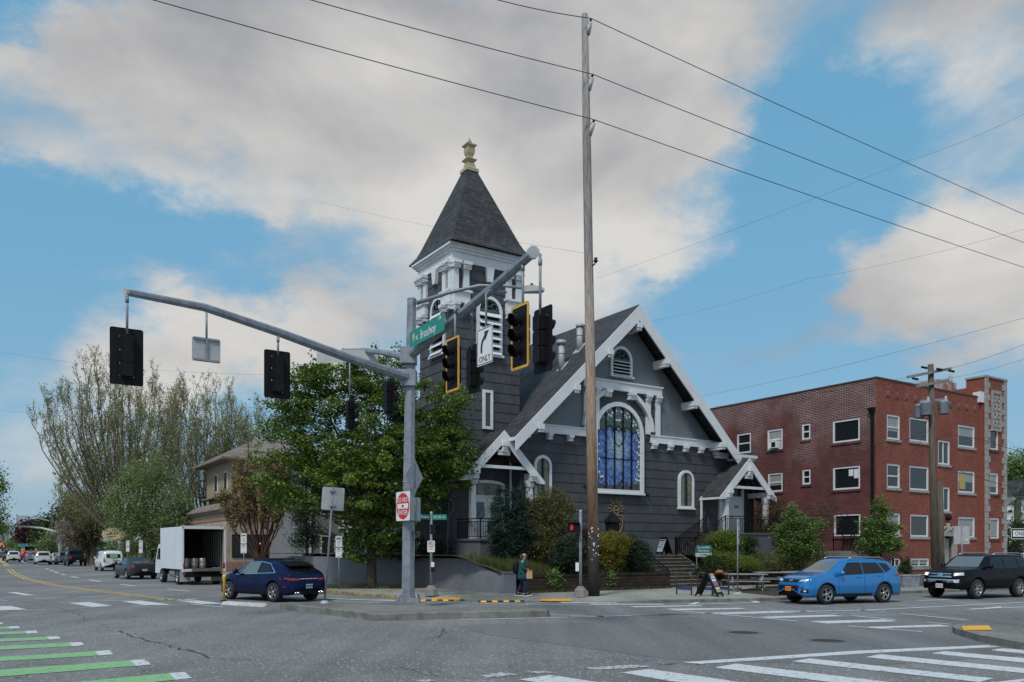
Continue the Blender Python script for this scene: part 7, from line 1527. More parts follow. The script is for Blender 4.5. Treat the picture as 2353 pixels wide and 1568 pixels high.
picnic('grey picnic table just left of the blue SUV bonnet, farthest of the three', Vector((14.6, 41.2, .12)), R(4))
b = MB(); P = G(1690, 1356, SW); b.tube([P + Vector((-.1,0,.06)), P + Vector((.28,.1,.06))], .06, 10); tag(b.build('paper_cup', M['signwhite']), 'white paper cup lying under the nearest picnic table', 'cup')
# mulch patch under the tables
m_ = MB(); m_.poly([G(u, v, SW + .006) for u, v in ((1700,1356),(1740,1349),(1850,1344),(1990,1340),(2000,1354),(1880,1364),(1780,1370),(1705,1362))]); tag(m_.build('mulch', M['soil']), kind='structure')
# lantern like pantry box on a post beside the yellow shrub
P = fw(2.35, -4.2, 1.1); P = Vector(((1407 - CX)/FPX*39.5, 39.5, 1.1)); t = thing('post_lantern', 'black lantern box with pointed roof on a pale post above the golden shrub', 'lantern', P, R(30)); zz1 = At(1407, 1222, 39.5).z - P.z
b = MB(); b.box(-.07,.07,-.07,.07,0,zz1); b.build('post', M['stone'], t); b = MB(); b.box(-.24,.24,-.24,.24,zz1,zz1+.42); b.box(-.28,.28,-.28,.28,zz1+.4,zz1+.46); b.build('box', M['matblack'], t)
b = MB(); z = zz1 + .46; b.add([(-.32,-.32,z),(.32,-.32,z),(.32,.32,z),(-.32,.32,z),(0,0,z+.55)], [(0,1,4),(1,2,4),(2,3,4),(3,0,4),(0,3,2,1)]); b.build('roof', M['matblack'], t)
# accessible entrance sign
P = At(1617, 1262, 42.6); t = thing('entrance_sign', 'teal Accessible Entrance sign behind the sweeping right hand stair railing', 'sign', P, R(12)); P2 = plate('panel', .94, .40, (mat('teal sign', (.012,.13,.13), .5), M['signwhite']), t, (0,0,0), r=.1)
text_mesh('lettering', 'Accessible', .175, M['signwhite'], P2, (0,-.005,.09), squeeze=.95); text_mesh('lettering', 'Entrance', .175, M['signwhite'], P2, (0,-.005,-.08), squeeze=.95)
b = MB(); b.box(-.46,.46,-.004,.004,-.40,-.201); q = b.build('lower_panel', mat('pale sign panel', (.42,.50,.46), .6), t); b = MB(); b.box(-.2,.1,-.01,-.004,-.32,-.29); b.poly([(.08,-.008,-.25),(.08,-.008,-.36),(.2,-.008,-.305)]); b.build('arrow', M['signblack'], q)
for x in (-.38,.38): b = MB(); b.box(x-.02,x+.02,.01,.05,-1.0,.18); b.build('post', M['galv'], t)
# planters and timber barrier in front of the brick building
for lab, u, y, w in (('grey metal trough planter between the blue SUV and the black SUV', 2084, 40.3, 1.0), ('grey metal trough planter half hidden behind the black SUV nose', 2128, 41.6, .9)):
    P = Vector(((u - CX)/FPX*y, y, SW)); t = thing('planter', lab, 'planter', P, R(14), 'metal trough planters'); b = MB(); b.prism([(-w/2+.06,0),(w/2-.06,0),(w/2,.6),(-w/2,.6)], -.3,.3); b.build('trough', M['galv'], t); b = MB(); b.box(-w/2-.02,w/2+.02,-.33,.33,.58,.63); b.build('rim', M['galvlt'], t); b = MB(); b.box(-w/2+.05,w/2-.05,-.28,.28,.60,.66); b.build('soil', M['soil'], t)
t = thing('timber_barrier', 'long grey timber rail barrier running in front of the brick building basement', 'barrier', Vector((18.4, 41.6, SW)), TH - R(12))
b = MB(); b.box(0,7.5,-.05,.05,.85,1.0); b.build('top_rail', M['picnic'], t); b = MB(); b.box(0,7.5,-.04,.04,.35,.48); b.build('lower_rail', M['picnic'], t)
for x in (.1,1.9,3.8,5.6,7.4): b = MB(); b.bar((x-.15,0,0),(x+.1,0,.95),.12,.1); b.build('post', M['stone'], t)
# ---------------- walking person, seen from the left side, walking right
PP = G(1201, 1369.5, SW); PS = thing('person', 'person in teal coat and sunglasses walking right, carrying a brown paper bag', 'person', PP, R(0))
def skin(name, verts, edges, rad, m, par, sub=2):
    me = bpy.data.meshes.new(name); me.from_pydata(verts, edges, []); o = link('tmpskin', me); md = o.modifiers.new('s', 'SKIN'); sv = me.skin_vertices[0].data
    for i, r_ in enumerate(rad): sv[i].radius = (r_, r_) if not isinstance(r_, tuple) else r_
    sv[0].use_root = True; md.use_smooth_shade = True; s2 = o.modifiers.new('d', 'SUBSURF'); s2.levels = sub; s2.render_levels = sub
    dg = bpy.context.evaluated_depsgraph_get(); dg.update(); ev = o.evaluated_get(dg); nm = bpy.data.meshes.new_from_object(ev); nm.name = name; bpy.data.objects.remove(o); nm.materials.clear(); nm.materials.append(m)
    for p in nm.polygons: p.use_smooth = True
    return link(name, nm, par)
# x forward (screen right), y away from viewer, z up.  height 1.66
V = [(0,0,.90),(.0,0,1.08),(-.01,0,1.25),(0,0,1.40),(.03,0,1.47),(.05,0,1.55),(.055,0,1.63),  # 0-6 pelvis..head
     (.02,-.10,.86),(.10,-.10,.48),(.17,-.10,.10),(.29,-.10,.045),           # near leg forward
     (-.02,.10,.86),(-.02,.10,.50),(-.20,.10,.13),(-.10,.10,.045),           # far leg back
     (-.01,-.19,1.36),(.0,-.24,1.12),(.17,-.20,1.05),(.23,-.17,1.07),        # near arm bent
     (-.01,.19,1.36),(.02,.23,1.12),(.16,.18,1.03),(.22,.15,1.04)]
E = [(0,1),(1,2),(2,3),(3,4),(4,5),(5,6),(0,7),(7,8),(8,9),(9,10),(0,11),(11,12),(12,13),(13,14),(3,15),(15,16),(16,17),(17,18),(3,19),(19,20),(20,21),(21,22)]
Rr = [.13,.12,.13,.10,.055,.085,.07,.09,.065,.045,.035,.09,.065,.045,.035,.06,.048,.036,.028,.06,.048,.036,.028]
skin('body', V, E, Rr, M['skin'], PS)
denim = mat('dark denim', (.010,.018,.055), .85, var=.2, vscale=8); coatm = mat('teal coat', (.006,.060,.070), .8, var=.2, vscale=6, bump=.3); hairm = mat('greying hair', (.06,.05,.04), .8, stretch=(6,6,1), var=.4)
skin('trousers', [(0,0,.95),(.02,-.09,.84),(.10,-.10,.48),(.16,-.10,.12),(-.02,.09,.84),(-.02,.10,.50),(-.19,.10,.14)], [(0,1),(1,2),(2,3),(0,4),(4,5),(5,6)], [.16,.115,.095,.085,.115,.095,.085], denim, PS)
b = MB(); rings = [(1.47,.05,.075,.02),(1.43,.12,.15,.01),(1.38,.15,.205,0),(1.25,.165,.215,-.01),(1.10,.165,.20,-.01),(.95,.19,.225,-.01),(.78,.215,.24,0),(.66,.225,.245,.01),(.655,.20,.22,.01)]
n_ = 20; pts = []
for z, rx, ry, cx_ in rings:
    for k in range(n_): a = 2*math.pi*k/n_; q = 1 + .03*math.sin(5*a + z*9); pts.append((cx_ + rx*math.cos(a)*q, ry*math.sin(a)*q, z))
b.add(pts, [(i*n_+k, i*n_+(k+1)%n_, (i+1)*n_+(k+1)%n_, (i+1)*n_+k) for i in range(len(rings)-1) for k in range(n_)], 0, True); b.build('coat', coatm, PS)
for y in (-1, 1): skin('sleeve', [(-.01,y*.17,1.38),(-.02,y*.235,1.25),(.0,y*.245,1.12),(.13,y*.215,1.06),(.17,y*.20,1.055)], [(0,1),(1,2),(2,3),(3,4)], [.075,.075,.068,.055,.052], coatm, PS)
# head detail
b = MB(); b.X = Matrix.Translation((.06,0,1.585)); n1_, n2_ = 14, 18; pts = []
for i in range(n1_ + 1):
    f = math.pi*i/n1_; z = .125*math.cos(f); rr = math.sin(f)
    for k in range(n2_): a = 2*math.pi*k/n2_; x = .095*rr*math.cos(a); y = .078*rr*math.sin(a); x += (.022 if (abs(z+.005) < .03 and abs(a) < .2 or abs(z+.005) < .03 and abs(a-2*math.pi) < .2) else 0) + (.01 if z < -.07 and x > 0 else 0); pts.append((x*(1-.15*max(0,-z/.125)), y*(1-.25*max(0,-z/.125)), z))
b.add(pts, [(i*n2_+k, i*n2_+(k+1)%n2_, (i+1)*n2_+(k+1)%n2_, (i+1)*n2_+k) for i in range(n1_) for k in range(n2_)], 0, True); hd_ = b.build('head', M['skin'], PS)
b = MB(); b.box(.13,.165,-.07,-.008,1.585,1.622); b.box(.13,.165,.008,.07,1.585,1.622); b.bar((.15,-.01,1.607),(.15,.01,1.607),.01,.01); b.bar((.14,-.07,1.61),(.03,-.082,1.61),.008,.008); b.build('sunglasses', M['black'], hd_)
b = MB(); b.bar((.145,-.02,1.53),(.145,.02,1.53),.008,.012); b.build('mouth', mat('lips', (.30,.10,.09), .6), hd_); b = MB(); b.lathe([(0,-.012),(.02,-.01),(.025,0),(.018,.01)], 8, (.045,-.083,1.59), axis='y'); b.build('ear', M['skin'], hd_)
skin('hair', [(.045,0,1.66),(.0,0,1.64),(-.045,0,1.56),(-.06,0,1.45),(-.05,-.07,1.60),(-.05,.07,1.60),(-.05,-.08,1.45),(-.05,.08,1.45)], [(0,1),(1,2),(2,3),(1,4),(1,5),(4,6),(5,7)], [.08,.10,.095,.06,.06,.06,.05,.05], hairm, PS)
# hands with fingers round the bag top
for y, lab_ in ((-.18,0),(.16,0)):
    vs = [(.195,y,1.055),(.235,y,1.05)]; es = [(0,1)]; rs = [.026,.034]
    for k in range(4): dy = (k-1.5)*.02; i0 = len(vs); ln = (.045,.05,.047,.038)[k]; vs += [(.262,y+dy,1.045),(.275+ln*.3,y+dy,1.022),(.268+ln*.2,y+dy,.998)]; es += [(1,i0),(i0,i0+1),(i0+1,i0+2)]; rs += [.0105,.0095,.008]
    i0 = len(vs); s_ = 1 if y < 0 else -1; vs += [(.235,y+s_*.035,1.035),(.255,y+s_*.045,1.01)]; es += [(0,i0),(i0,i0+1)]; rs += [.011,.009]
    skin('hand', vs, es, rs, M['skin'], PS, 1)
for (x, y, tilt) in ((.20,-.10,-.12),(-.16,.10,.0)):
    b = MB(); b.X = Matrix.Translation((x,y,0)) @ Matrix.Rotation(tilt, 4, 'Y'); b.tube([(-.12,0,.05),(-.05,0,.07),(.05,0,.06),(.14,0,.045),(.17,0,.04)], [.04,.055,.05,.04,.02], 10); b.build('shoe', M['matblack'], PS); b = MB(); b.X = Matrix.Translation((x,y,0)) @ Matrix.Rotation(tilt, 4, 'Y'); b.prism([(-.15,0),(.16,0),(.19,.035),(-.16,.03)], -.045,.045); b.build('sole', M['signwhite'], PS)
b = MB(); b.X = Matrix.Translation(PP + Vector((-.23,.0,1.15))) ; b.tube([(0,0,-.25),(-.04,0,-.15),(-.05,0,.05),(-.02,0,.18),(.03,0,.24)], [.10,.14,.13,.11,.05], 12); o = b.build('backpack', M['matblack']); tag(o, 'black backpack worn by the walking person', 'backpack')
b = MB(); b.X = Matrix.Translation(PP + Vector((.27,-.16,.0))) @ Matrix.Rotation(R(-8), 4, 'Y')
pz0, pz1 = .70, 1.03; w0, w1, d0, d1 = .12, .10, .075, .03
pts = [(-w0,-d0,pz0),(w0,-d0,pz0),(w0,d0,pz0),(-w0,d0,pz0),(-w1,-d1,pz1),(w1,-d1,pz1),(w1,d1,pz1),(-w1,d1,pz1),(-w0-.02,0,(pz0+pz1)/2),(w0-.025,0,(pz0+pz1)/2)]
b.X = Matrix.Translation(PP + Vector((.27,-.16,.0))); b.add(pts, [(0,3,2,1),(0,1,5,4),(2,3,7,6),(1,2,9),(2,6,9),(6,5,9),(5,1,9),(3,0,8),(0,4,8),(4,7,8),(7,3,8)]); o = b.build('paper_bag', mat('brown paper', (.42,.25,.14), .85, var=.1)); tag(o, 'brown paper bag held in front of the walking person', 'bag')
# ================================================================ trees and planting
rng = np.random.default_rng(11)
def leafobj(name, C, size, m, parent=None, aspect=.62, up=0.0, jitter=.35):
    """one mesh of many small leaf blades centred on C (N x 3)"""
    C = np.asarray(C, float); n = len(C)
    a = rng.normal(size=(n, 3)); a /= np.linalg.norm(a, axis=1)[:, None]
    if up: a[:, 2] += up * np.sign(a[:, 2] + .3); a /= np.linalg.norm(a, axis=1)[:, None]
    r = rng.normal(size=(n, 3)); u = np.cross(a, r); u /= np.linalg.norm(u, axis=1)[:, None]; v = np.cross(a, u)
    s = size * (1 + jitter * rng.uniform(-1, 1, n))[:, None]
    P = np.stack([C - u * s, C + v * s * aspect + a * s * .15, C + u * s, C - v * s * aspect + a * s * .15], 1).reshape(-1, 3)
    me = bpy.data.meshes.new(name); me.vertices.add(4 * n); me.loops.add(4 * n); me.polygons.add(n)
    me.vertices.foreach_set('co', P.ravel()); me.loops.foreach_set('vertex_index', np.arange(4 * n)); me.polygons.foreach_set('loop_start', np.arange(n) * 4)
    me.update(calc_edges=True); me.materials.append(m); return link(name, me, parent)
def ell(cs, n, shell=.55):
    """points in a union of ellipsoids [(x, y, z, rx, ry, rz)], denser towards the outside"""
    cs = np.array(cs, float); vol = cs[:, 3] * cs[:, 4] * cs[:, 5]; vol = vol ** .75; k = rng.choice(len(cs), n, p=vol / vol.sum())
    d = rng.normal(size=(n, 3)); d /= np.linalg.norm(d, axis=1)[:, None]; r = shell + (1 - shell) * rng.random(n) ** .7; r = np.where(rng.random(n) < .16, rng.random(n) * .8, r)
    return cs[k, :3] + d * r[:, None] * cs[k, 3:]
def around(C, per, rad, flat=.75):
    n = len(C); q = rng.normal(size=(n, per, 3)) * .5; q[..., 2] *= flat
    return (C[:, None, :] + q * np.asarray(rad).reshape(-1, 1, 1)).reshape(-1, 3)
def limb(mb, a, b, r0, r1, bend=.15, n=6, k=5):
    a, b = Vector(a), Vector(b); L_ = (b - a).length; pts = []
    for i in range(k + 1):
        t = i / k; p = a.lerp(b, t); p.z += math.sin(t * math.pi) * L_ * bend * -.3 + L_ * .0; w = math.sin(t * math.pi) * L_ * .06; p.x += random.gauss(0, w); p.y += random.gauss(0, w); pts.append(p)
    mb.tube(pts, [r0 + (r1 - r0) * i / k for i in range(k + 1)], n, cap=False); return pts
def broad(name, lab, cat, base, cs, nclump, per, crad, leaf, m, trunk_r, fork, nlimb, barkm=None, extra=None, group=None, up=.2, aspect=.62, shell=.55, flat=.75):
    """cs: crown ellipsoids relative to base; grows trunk and limbs into the clumps"""
    t = thing(name, lab, cat, base, 0, group); random.seed(hash(lab) % 1000 if False else len(lab)); C = ell(cs, nclump, shell)
    mb = MB(); top = max(c[2] + c[5] for c in cs); fk = Vector((0, 0, fork))
    mb.tube([(0,0,-.1),(0,0,.05),(0.02,0,fork*.4),(0,0,fork)], [trunk_r*1.6,trunk_r*1.15,trunk_r,trunk_r*.9], 10, cap=False)
    mid = Vector((0,0,fork + (top - fork) * .65)); lead = limb(mb, fk, mid, trunk_r*.8, trunk_r*.2, 0, 7, 6)
    idx = rng.choice(nclump, min(nlimb, nclump), replace=False)
    for i in idx:
        q = Vector(C[i]); s = lead[min(len(lead)-2, max(0, int((q.z - fork) / max(.1, mid.z - fork) * 5 * random.uniform(.2,.8))))]; limb(mb, s, q, trunk_r*random.uniform(.18,.34), .012, .35, 5, 5)
    mb.build('trunk', barkm or M['bark'], t, fix=False)
    leafobj('crown', around(C, per, crad * rng.uniform(.6, 1.3, nclump), flat), leaf, m, t, up=up, aspect=aspect)
    if extra: extra(t)
    return t
def px(u, v, y, dy=0):        # crown ellipsoid centre from the photo at depth y
    p = At(u, v, y + dy); return p
def ELL(base, y, items):      # (u, v, ru_px, rv_px, depth_radius, dy)
    out = []
    for (u, v, ru, rv, rd, dy) in items: p = At(u, v, y + dy) - base; s = (y + dy) / FPX; out.append((p.x, p.y, p.z, ru * s, rd, rv * s))
    return out
# --- big maple
yb = 39.6; B = Vector(((853 - CX)/FPX*yb, yb, SW))
cs = ELL(B, yb, [(830,1000,190,160,3.4,0),(850,1120,185,95,3.2,0),(1010,1030,88,62,1.9,-.6),(1030,930,40,50,1.4,-.5),(655,1060,68,105,2.2,0),(665,960,60,50,1.7,0),(720,880,60,50,1.6,0),(850,862,100,52,2.0,0),(930,900,60,50,1.8,0),(1050,1090,40,40,1.2,-.6),(840,1262,62,42,1.2,-.3),(890,1200,90,60,1.8,0),(700,1150,70,45,1.7,0)])
def newgrowth(t):
    pts = []
    for u, v, ru, rv in ((885,1060,18,24),(804,1103,17,14),(890,1015,16,12),(760,1120,14,10),(835,1160,20,10),(930,870,22,12)):
        p = At(u, v, yb - 3.2) - B; q = rng.normal(size=(220, 3)); q /= np.linalg.norm(q, axis=1)[:, None]; s = yb / FPX; pts.append(np.array(p) + q * rng.uniform(.5, 1, (220, 1)) * np.array([ru*s, .4, rv*s]))
    leafobj('new_growth', np.concatenate(pts), .065, M['maplelt'], t)
    # thin shoots at the top
    sh = []
    for u, v in ((862,790),(915,792),(716,812),(640,905),(925,805),(760,812),(600,985)):
        p = At(u, v, yb) - B; a = p - Vector((random.uniform(-.3,.3), 0, 1.4)); mb = MB(); mb.tube([a, p], [.02,.006], 4); mb.build('shoot', M['twig'], t); sh.append(np.array([a.lerp(p, float(f)) for f in np.linspace(.1, 1, 60)]) + rng.normal(size=(60,3)) * .13)
    leafobj('shoot_leaves', np.concatenate(sh), .075, M['maple'], t)
broad('maple_tree', 'large full green maple on the pavement left of the signal pole, hiding the lower tower', 'tree', B, cs, 760, 120, .60, .076, M['maple'], .23, 2.2, 90, extra=newgrowth, flat=.42, up=.7)
# --- tall upright half bare trees
def vase(lab, base, H, spread, nst, m, leafn, leaf, tr=.35, fork=2.0, name='poplar_tree', barkm=None, seed=1, tw=1.0, ztw=.25, side_bias=0, twn=26, thin=.62):
    random.seed(seed); t = thing(name, lab, 'tree', base, 0, 'half bare upright street trees' if name == 'poplar_tree' else None); mb = MB(); L_ = []
    mb.tube([(0,0,-.1),(0,0,fork*.5),(0,0,fork)], [tr*1.3,tr,tr*.95], 9, cap=False)
    for i in range(nst):
        a = 2*math.pi*i/nst + random.uniform(-.3,.3); q = spread * math.sqrt((i % 7 + random.random()) / 7); h = H * (1 - .30 * (q/spread)**2) * random.uniform(.86,1.0); P = []
        for k in range(11):
            f = k/10; rr = q * (1 - (1 - f) ** 2.0); P.append(Vector((rr*math.cos(a) + random.gauss(0,.10)*f*2 + side_bias*f, rr*math.sin(a)*.8 + random.gauss(0,.10)*f*2, fork*.6 + (h - fork*.6) * f ** .92)))
        r0 = tr * random.uniform(.28,.5) * thin; mb.tube(P, [r0*(1-.93*k/10) + .012 for k in range(11)], 5, cap=False)
        for j in range(twn):
            f = random.uniform(ztw,1.0); k = min(9, int(f*10)); s = P[k].lerp(P[k+1], f*10-k); b2 = random.uniform(0,2*math.pi); ln = random.uniform(.8,2.2)*tw*(1.15-f*.6); e = s + Vector((math.cos(b2)*ln*.42, math.sin(b2)*ln*.42, ln)); mid = s.lerp(e,.5) + Vector((math.cos(b2)*ln*.13, math.sin(b2)*ln*.13, -.05)); mb.tube([s,mid,e],[.026,.018,.008],3,cap=False)
            for g in range(2):
                ff = random.uniform(.3,.8); s3 = s.lerp(e, ff); b3 = random.uniform(0,6.28); l3 = ln*.45; e3 = s3 + Vector((math.cos(b3)*l3*.6, math.sin(b3)*l3*.6, l3*.8)); mb.tube([s3,e3],[.014,.006],3,cap=False); L_.append((s3,e3))
            L_.append((s,e))
    mb.build('trunk', barkm or M['twig'], t, fix=False); A = np.array([list(a) for a, b in L_]); Bq = np.array([list(b) for a, b in L_]); k = rng.integers(0, len(A), leafn); f = rng.uniform(.15,1.05,leafn)[:,None]; C = A[k]*(1-f) + Bq[k]*f + rng.normal(size=(leafn,3))*.10
    leafobj('crown', C, leaf, m, t); return t
def at0(u, y, z=SW): return Vector(((u - CX)/FPX*y, y, z))
vase('tallest half bare upright tree behind the white van, sky showing through its branches', at0(285, 92), 24.5, 9.0, 62, M['poplar'], 42000, .075, tr=.6, fork=3.5, seed=3, tw=1.7, side_bias=-.6, twn=26, thin=.42)
vase('half bare upright tree above the brick shop roof, right of the tallest one', at0(470, 88), 21.0, 6.6, 46, M['poplar'], 28000, .072, tr=.45, fork=3, seed=8, tw=1.5, twn=26, thin=.45)
vase('narrow half bare upright tree between the shop roof and the big maple', at0(575, 86), 18.0, 3.4, 22, M['poplar'], 12000, .072, tr=.35, fork=3, seed=12, tw=1.5, twn=22)
vase('low drooping half bare tree leaning over the far parked cars', at0(215, 104), 13, 6.2, 18, M['poplar'], 14000, .085, tr=.4, fork=3, seed=15, tw=1.6, ztw=.15, twn=20)
vase('bare vase shaped tree with dark red upright twigs behind the navy SUV', at0(601, 46.6), 7.6, 2.4, 24, M['bronze'], 24000, .048, tr=.15, fork=1.6, name='vase_tree', barkm=M['barkred'], seed=21, tw=.62, ztw=.4, thin=.75, twn=16)
# --- soft green round tree
yb = 78; B = at0(350, yb); cs = ELL(B, yb, [(345,1150,88,82,3.4,0),(300,1210,60,70,2.6,0),(395,1200,62,70,2.6,0),(340,1090,55,45,2.4,0),(350,1270,75,35,2.5,0),(260,1160,25,40,1.2,0)])
broad('street_tree', 'soft round light green tree standing behind the white box truck', 'tree', B, cs, 420, 80, 1.05, .085, M['softgreen'], .28, 2.6, 60)
# --- trees down the avenue
def rt(name, lab, u, y, items, m, n=120, per=40, rad=1.4, leaf=.16, tr=.3, cat='tree', z0=SW, **k):
    B = at0(u, y, z0); return broad(name, lab, cat, B, ELL(B, y, items), n, per, rad, leaf, m, tr, k.pop('fork', 2.0), k.pop('limbs', 14), **k)
rt('street_tree', 'leafy tree cut off by the left edge of the picture', -45, 112, [(-32,1120,40,48,3,0),(-12,1185,26,26,2,0),(-35,1215,40,30,3,0),(5,1212,14,10,1,0)], M['maple'], 170, 45, 1.2, .14)
rt('copper_beech', 'dark purple leaved tree above the far bus', 76, 165, [(76,1222,24,24,3.5,0),(92,1235,14,18,2.5,0),(62,1235,14,16,2,0)], M['maroon'], 150, 45, 1.6, .22)
rt('street_tree', 'mid green tree between the purple tree and the white blossom tree, upper one', 112, 135, [(116,1222,20,26,3,0),(124,1200,14,14,2,0),(108,1240,20,20,3,0)], M['dkgreen'], 150, 45, 1.8, .2)
rt('street_tree', 'bright green low tree beside the far mast arm pole', 118, 125, [(118,1250,17,22,2,0)], M['softgreen'], 60, 40, 1.2, .16)
rt('street_tree', 'tall olive tree behind the white blossom tree', 165, 130, [(172,1165,28,42,3,0),(156,1205,20,28,3,0),(200,1185,28,38,3,0)], M['olive'], 200, 45, 1.7, .17)
rt('blossom_tree', 'small tree with white blossom above the pale parked cars', 160, 108, [(160,1235,26,30,2,0),(150,1215,16,16,1.4,0)], M['blossom'], 110, 45, .9, .10, tr=.15)
rt('street_tree', 'brown leaved bushy tree between blossom tree and storefront sign', 202, 104, [(202,1235,24,30,2,0),(222,1215,18,20,1.5,0)], M['brownleaf'], 110, 45, 1.0, .12)
rt('street_tree', 'low green roundish tree left of the far bus', 38, 190, [(38,1250,15,9,3,0)], M['softgreen'], 60, 40, 1.4, .2)
rt('street_tree', 'light green low tree right behind the far bus', 70, 180, [(68,1256,16,11,3,0)], M['dogwood'], 60, 40, 1.6, .22)
rt('small_tree', 'thin feathery green tree in front of the grey house, left of the maple', 705, 50, [(705,1225,36,48,1.2,0),(690,1180,22,25,.8,0)], M['dkgreen'], 90, 60, .6, .05, tr=.07)
# a far wood closing the avenue
F_ = []
for i in range(2600): x = rng.uniform(-1, 1); F_.append((x, 0))
far = thing('far_trees', None, None) if False else None
C = np.stack([rng.uniform(-420, 260, 9000), rng.uniform(330, 420, 9000), rng.uniform(0, 1, 9000)], 1); C[:, 2] = C[:, 2] ** .8 * (5.5 + 1.6*np.sin(C[:, 0]*.05) + 1.2*np.sin(C[:,0]*.17+1)); o = leafobj('distant_trees', C, 1.3, M['dkgreen'], jitter=.5); tag(o, 'far off belt of trees closing the end of the avenue', None, kind='stuff')
# --- shrubs at the church
def shrub(lab, u, y, items, m, n=60, per=60, rad=.32, leaf=.04, z0=1.0, name='shrub', **k): return rt(name, lab, u, y, items, m, n, per, rad, leaf, .05, 'shrub', z0, fork=.4, limbs=k.pop('limbs', 14), **k)
shrub('blue green pine like shrub in front of the left porch platform', 1165, 36.9, [(1165,1230,42,68,.9,0),(1150,1165,18,42,.5,0),(1190,1160,16,46,.5,0),(1200,1240,30,50,.7,0),(1175,1270,45,30,.8,0)], M['pine'], 260, 110, .34, .07, z0=1.2, up=.6, aspect=.22)
shrub('tall loose olive yellow shrub right of the blue green pine', 1258, 37.3, [(1258,1200,52,58,.9,0),(1290,1170,30,42,.6,0),(1225,1180,26,45,.6,0),(1250,1260,50,32,.9,0),(1262,1140,22,22,.5,0)], M['olive'], 260, 85, .36, .040, z0=1.1)
shrub('grey green rosemary like bush left of the round signal post', 1312, 36.4, [(1312,1270,40,38,.8,0),(1295,1290,30,22,.6,0)], M['rosemary'], 130, 100, .28, .07, aspect=.22, up=.5)
shrub('small maroon leaved shrub behind the utility pole', 1345, 38.2, [(1345,1232,20,14,.5,0)], M['maroon'], 30, 60, .25, .035)
shrub('golden yellow leaved shrub right of the utility pole', 1395, 37.9, [(1400,1265,42,42,.9,0),(1375,1245,25,22,.7,0),(1420,1245,24,22,.6,0)], M['gold'], 170, 90, .30, .036)
shrub('yellow green shrub peeking out left of the utility pole', 1345, 38.0, [(1345,1262,18,28,.5,0)], M['gold'], 40, 60, .28, .035)
shrub('grey green rosemary like bush beside the left stair railing', 1458, 39.0, [(1458,1275,36,38,.8,0),(1440,1250,20,22,.5,0)], M['rosemary'], 140, 100, .28, .07, aspect=.22, up=.5)
shrub('clipped round yellow green bush below the right church porch', 1665, 44.5, [(1665,1248,38,26,1.0,0)], M['mugo'], 150, 90, .3, .036, z0=1.4)
shrub('spreading bright green mugo pine behind the picnic tables', 1688, 42.6, [(1688,1288,50,18,1.2,0),(1720,1296,28,12,.8,0),(1655,1282,22,14,.8,0)], M['mugo'], 130, 80, .28, .05, z0=1.0, aspect=.2, up=.6)
shrub('dark green bush against the right porch platform', 1718, 45.6, [(1718,1254,18,24,.7,0)], M['dkgreen'], 50, 60, .3, .04, z0=1.5)
shrub('dense brown twiggy shrub between the right porch and the brick building', 1772, 50, [(1772,1195,34,56,1.0,0),(1760,1240,30,40,1.0,0)], M['brownleaf'], 200, 90, .45, .04, z0=1.5)
shrub('thin brown seed headed shrub between the two fresh green small trees', 1890, 47, [(1890,1185,36,34,.9,0),(1870,1230,35,40,.9,0)], M['brownleaf'], 70, 60, .5, .035, z0=1.5)
shrub('low mixed green plants at the wall left of the blue SUV bonnet', 1795, 42.8, [(1770,1298,30,10,.6,0),(1825,1296,30,14,.6,0)], M['olive'], 60, 50, .3, .04, z0=.9)
shrub('dark green plants beside the grey stair rail right of the steps', 1640, 41.6, [(1640,1300,22,22,.5,0),(1610,1312,12,12,.4,0)], M['dkgreen'], 50, 60, .26, .04, z0=.6)
rt('small_tree', 'fresh green layered small tree left of the two, above the picnic tables', 1830, 42.6, [(1822,1185,24,32,.5,0),(1830,1225,46,26,.8,0),(1835,1262,52,28,.9,0),(1870,1205,24,14,.5,0),(1795,1215,20,12,.4,0)], M['dogwood'], 190, 60, .34, .058, tr=.06, z0=.8, fork=.8, up=1.2)
rt('small_tree', 'fresh green layered small tree right of the two, in front of the brick building corner', 2022, 43.0, [(2024,1172,14,28,.4,0),(2020,1215,34,24,.7,0),(2025,1250,50,26,.9,0),(1990,1205,18,10,.4,0),(2055,1215,20,10,.4,0)], M['dogwood'], 190, 60, .34, .058, tr=.06, z0=.5, fork=.8, up=1.2)
B = Vector(((2081 - CX)/FPX*40.3, 40.3, .78)); broad('conifer_shrub', 'little dark cone shaped conifer growing in the metal trough planter', 'shrub', B, [(0,0,.25,.24,.24,.3),(0,0,.55,.15,.15,.3)], 40, 60, .16, .03, M['dkgreen'], .02, .1, 4)
shrub('dark green planting behind the curved grey wall, left of the porch platform', 985, 40.6, [(960,1262,40,24,.8,0),(1005,1268,34,18,.8,0),(915,1262,40,26,.8,0)], M['dkgreen'], 110, 60, .34, .045, z0=1.2)
# grass and weeds
def blades(name, n, fn, h, m, lab=None, kind='stuff', parent=None):
    P = []; 
    for i in range(n):
        x, y, z = fn(); a = random.uniform(0, 6.28); hh = h * random.uniform(.5, 1.2); w = .012; lx, ly = random.gauss(0, .28)*hh, random.gauss(0, .28)*hh; P += [(x - w*math.cos(a), y - w*math.sin(a), z), (x + w*math.cos(a), y + w*math.sin(a), z), (x + lx, y + ly, z + hh)]
    me = bpy.data.meshes.new(name); me.from_pydata(P, [], [(3*i, 3*i+1, 3*i+2) for i in range(n)]); me.materials.append(m); return tag(link(name, me, parent), lab, None, None, kind)
random.seed(5)
def gfn():
    a = random.uniform(-5.0, 4.4); b = -5.25 + abs(random.gauss(0, .9)); b = min(b, -2.8); a = max(a, left_edge(b) + .3); p = fw(a, b, lotz(a, b)); return p
blades('grass', 9000, gfn, .38, M['grass'], 'unmown grass along the top of the retaining wall')
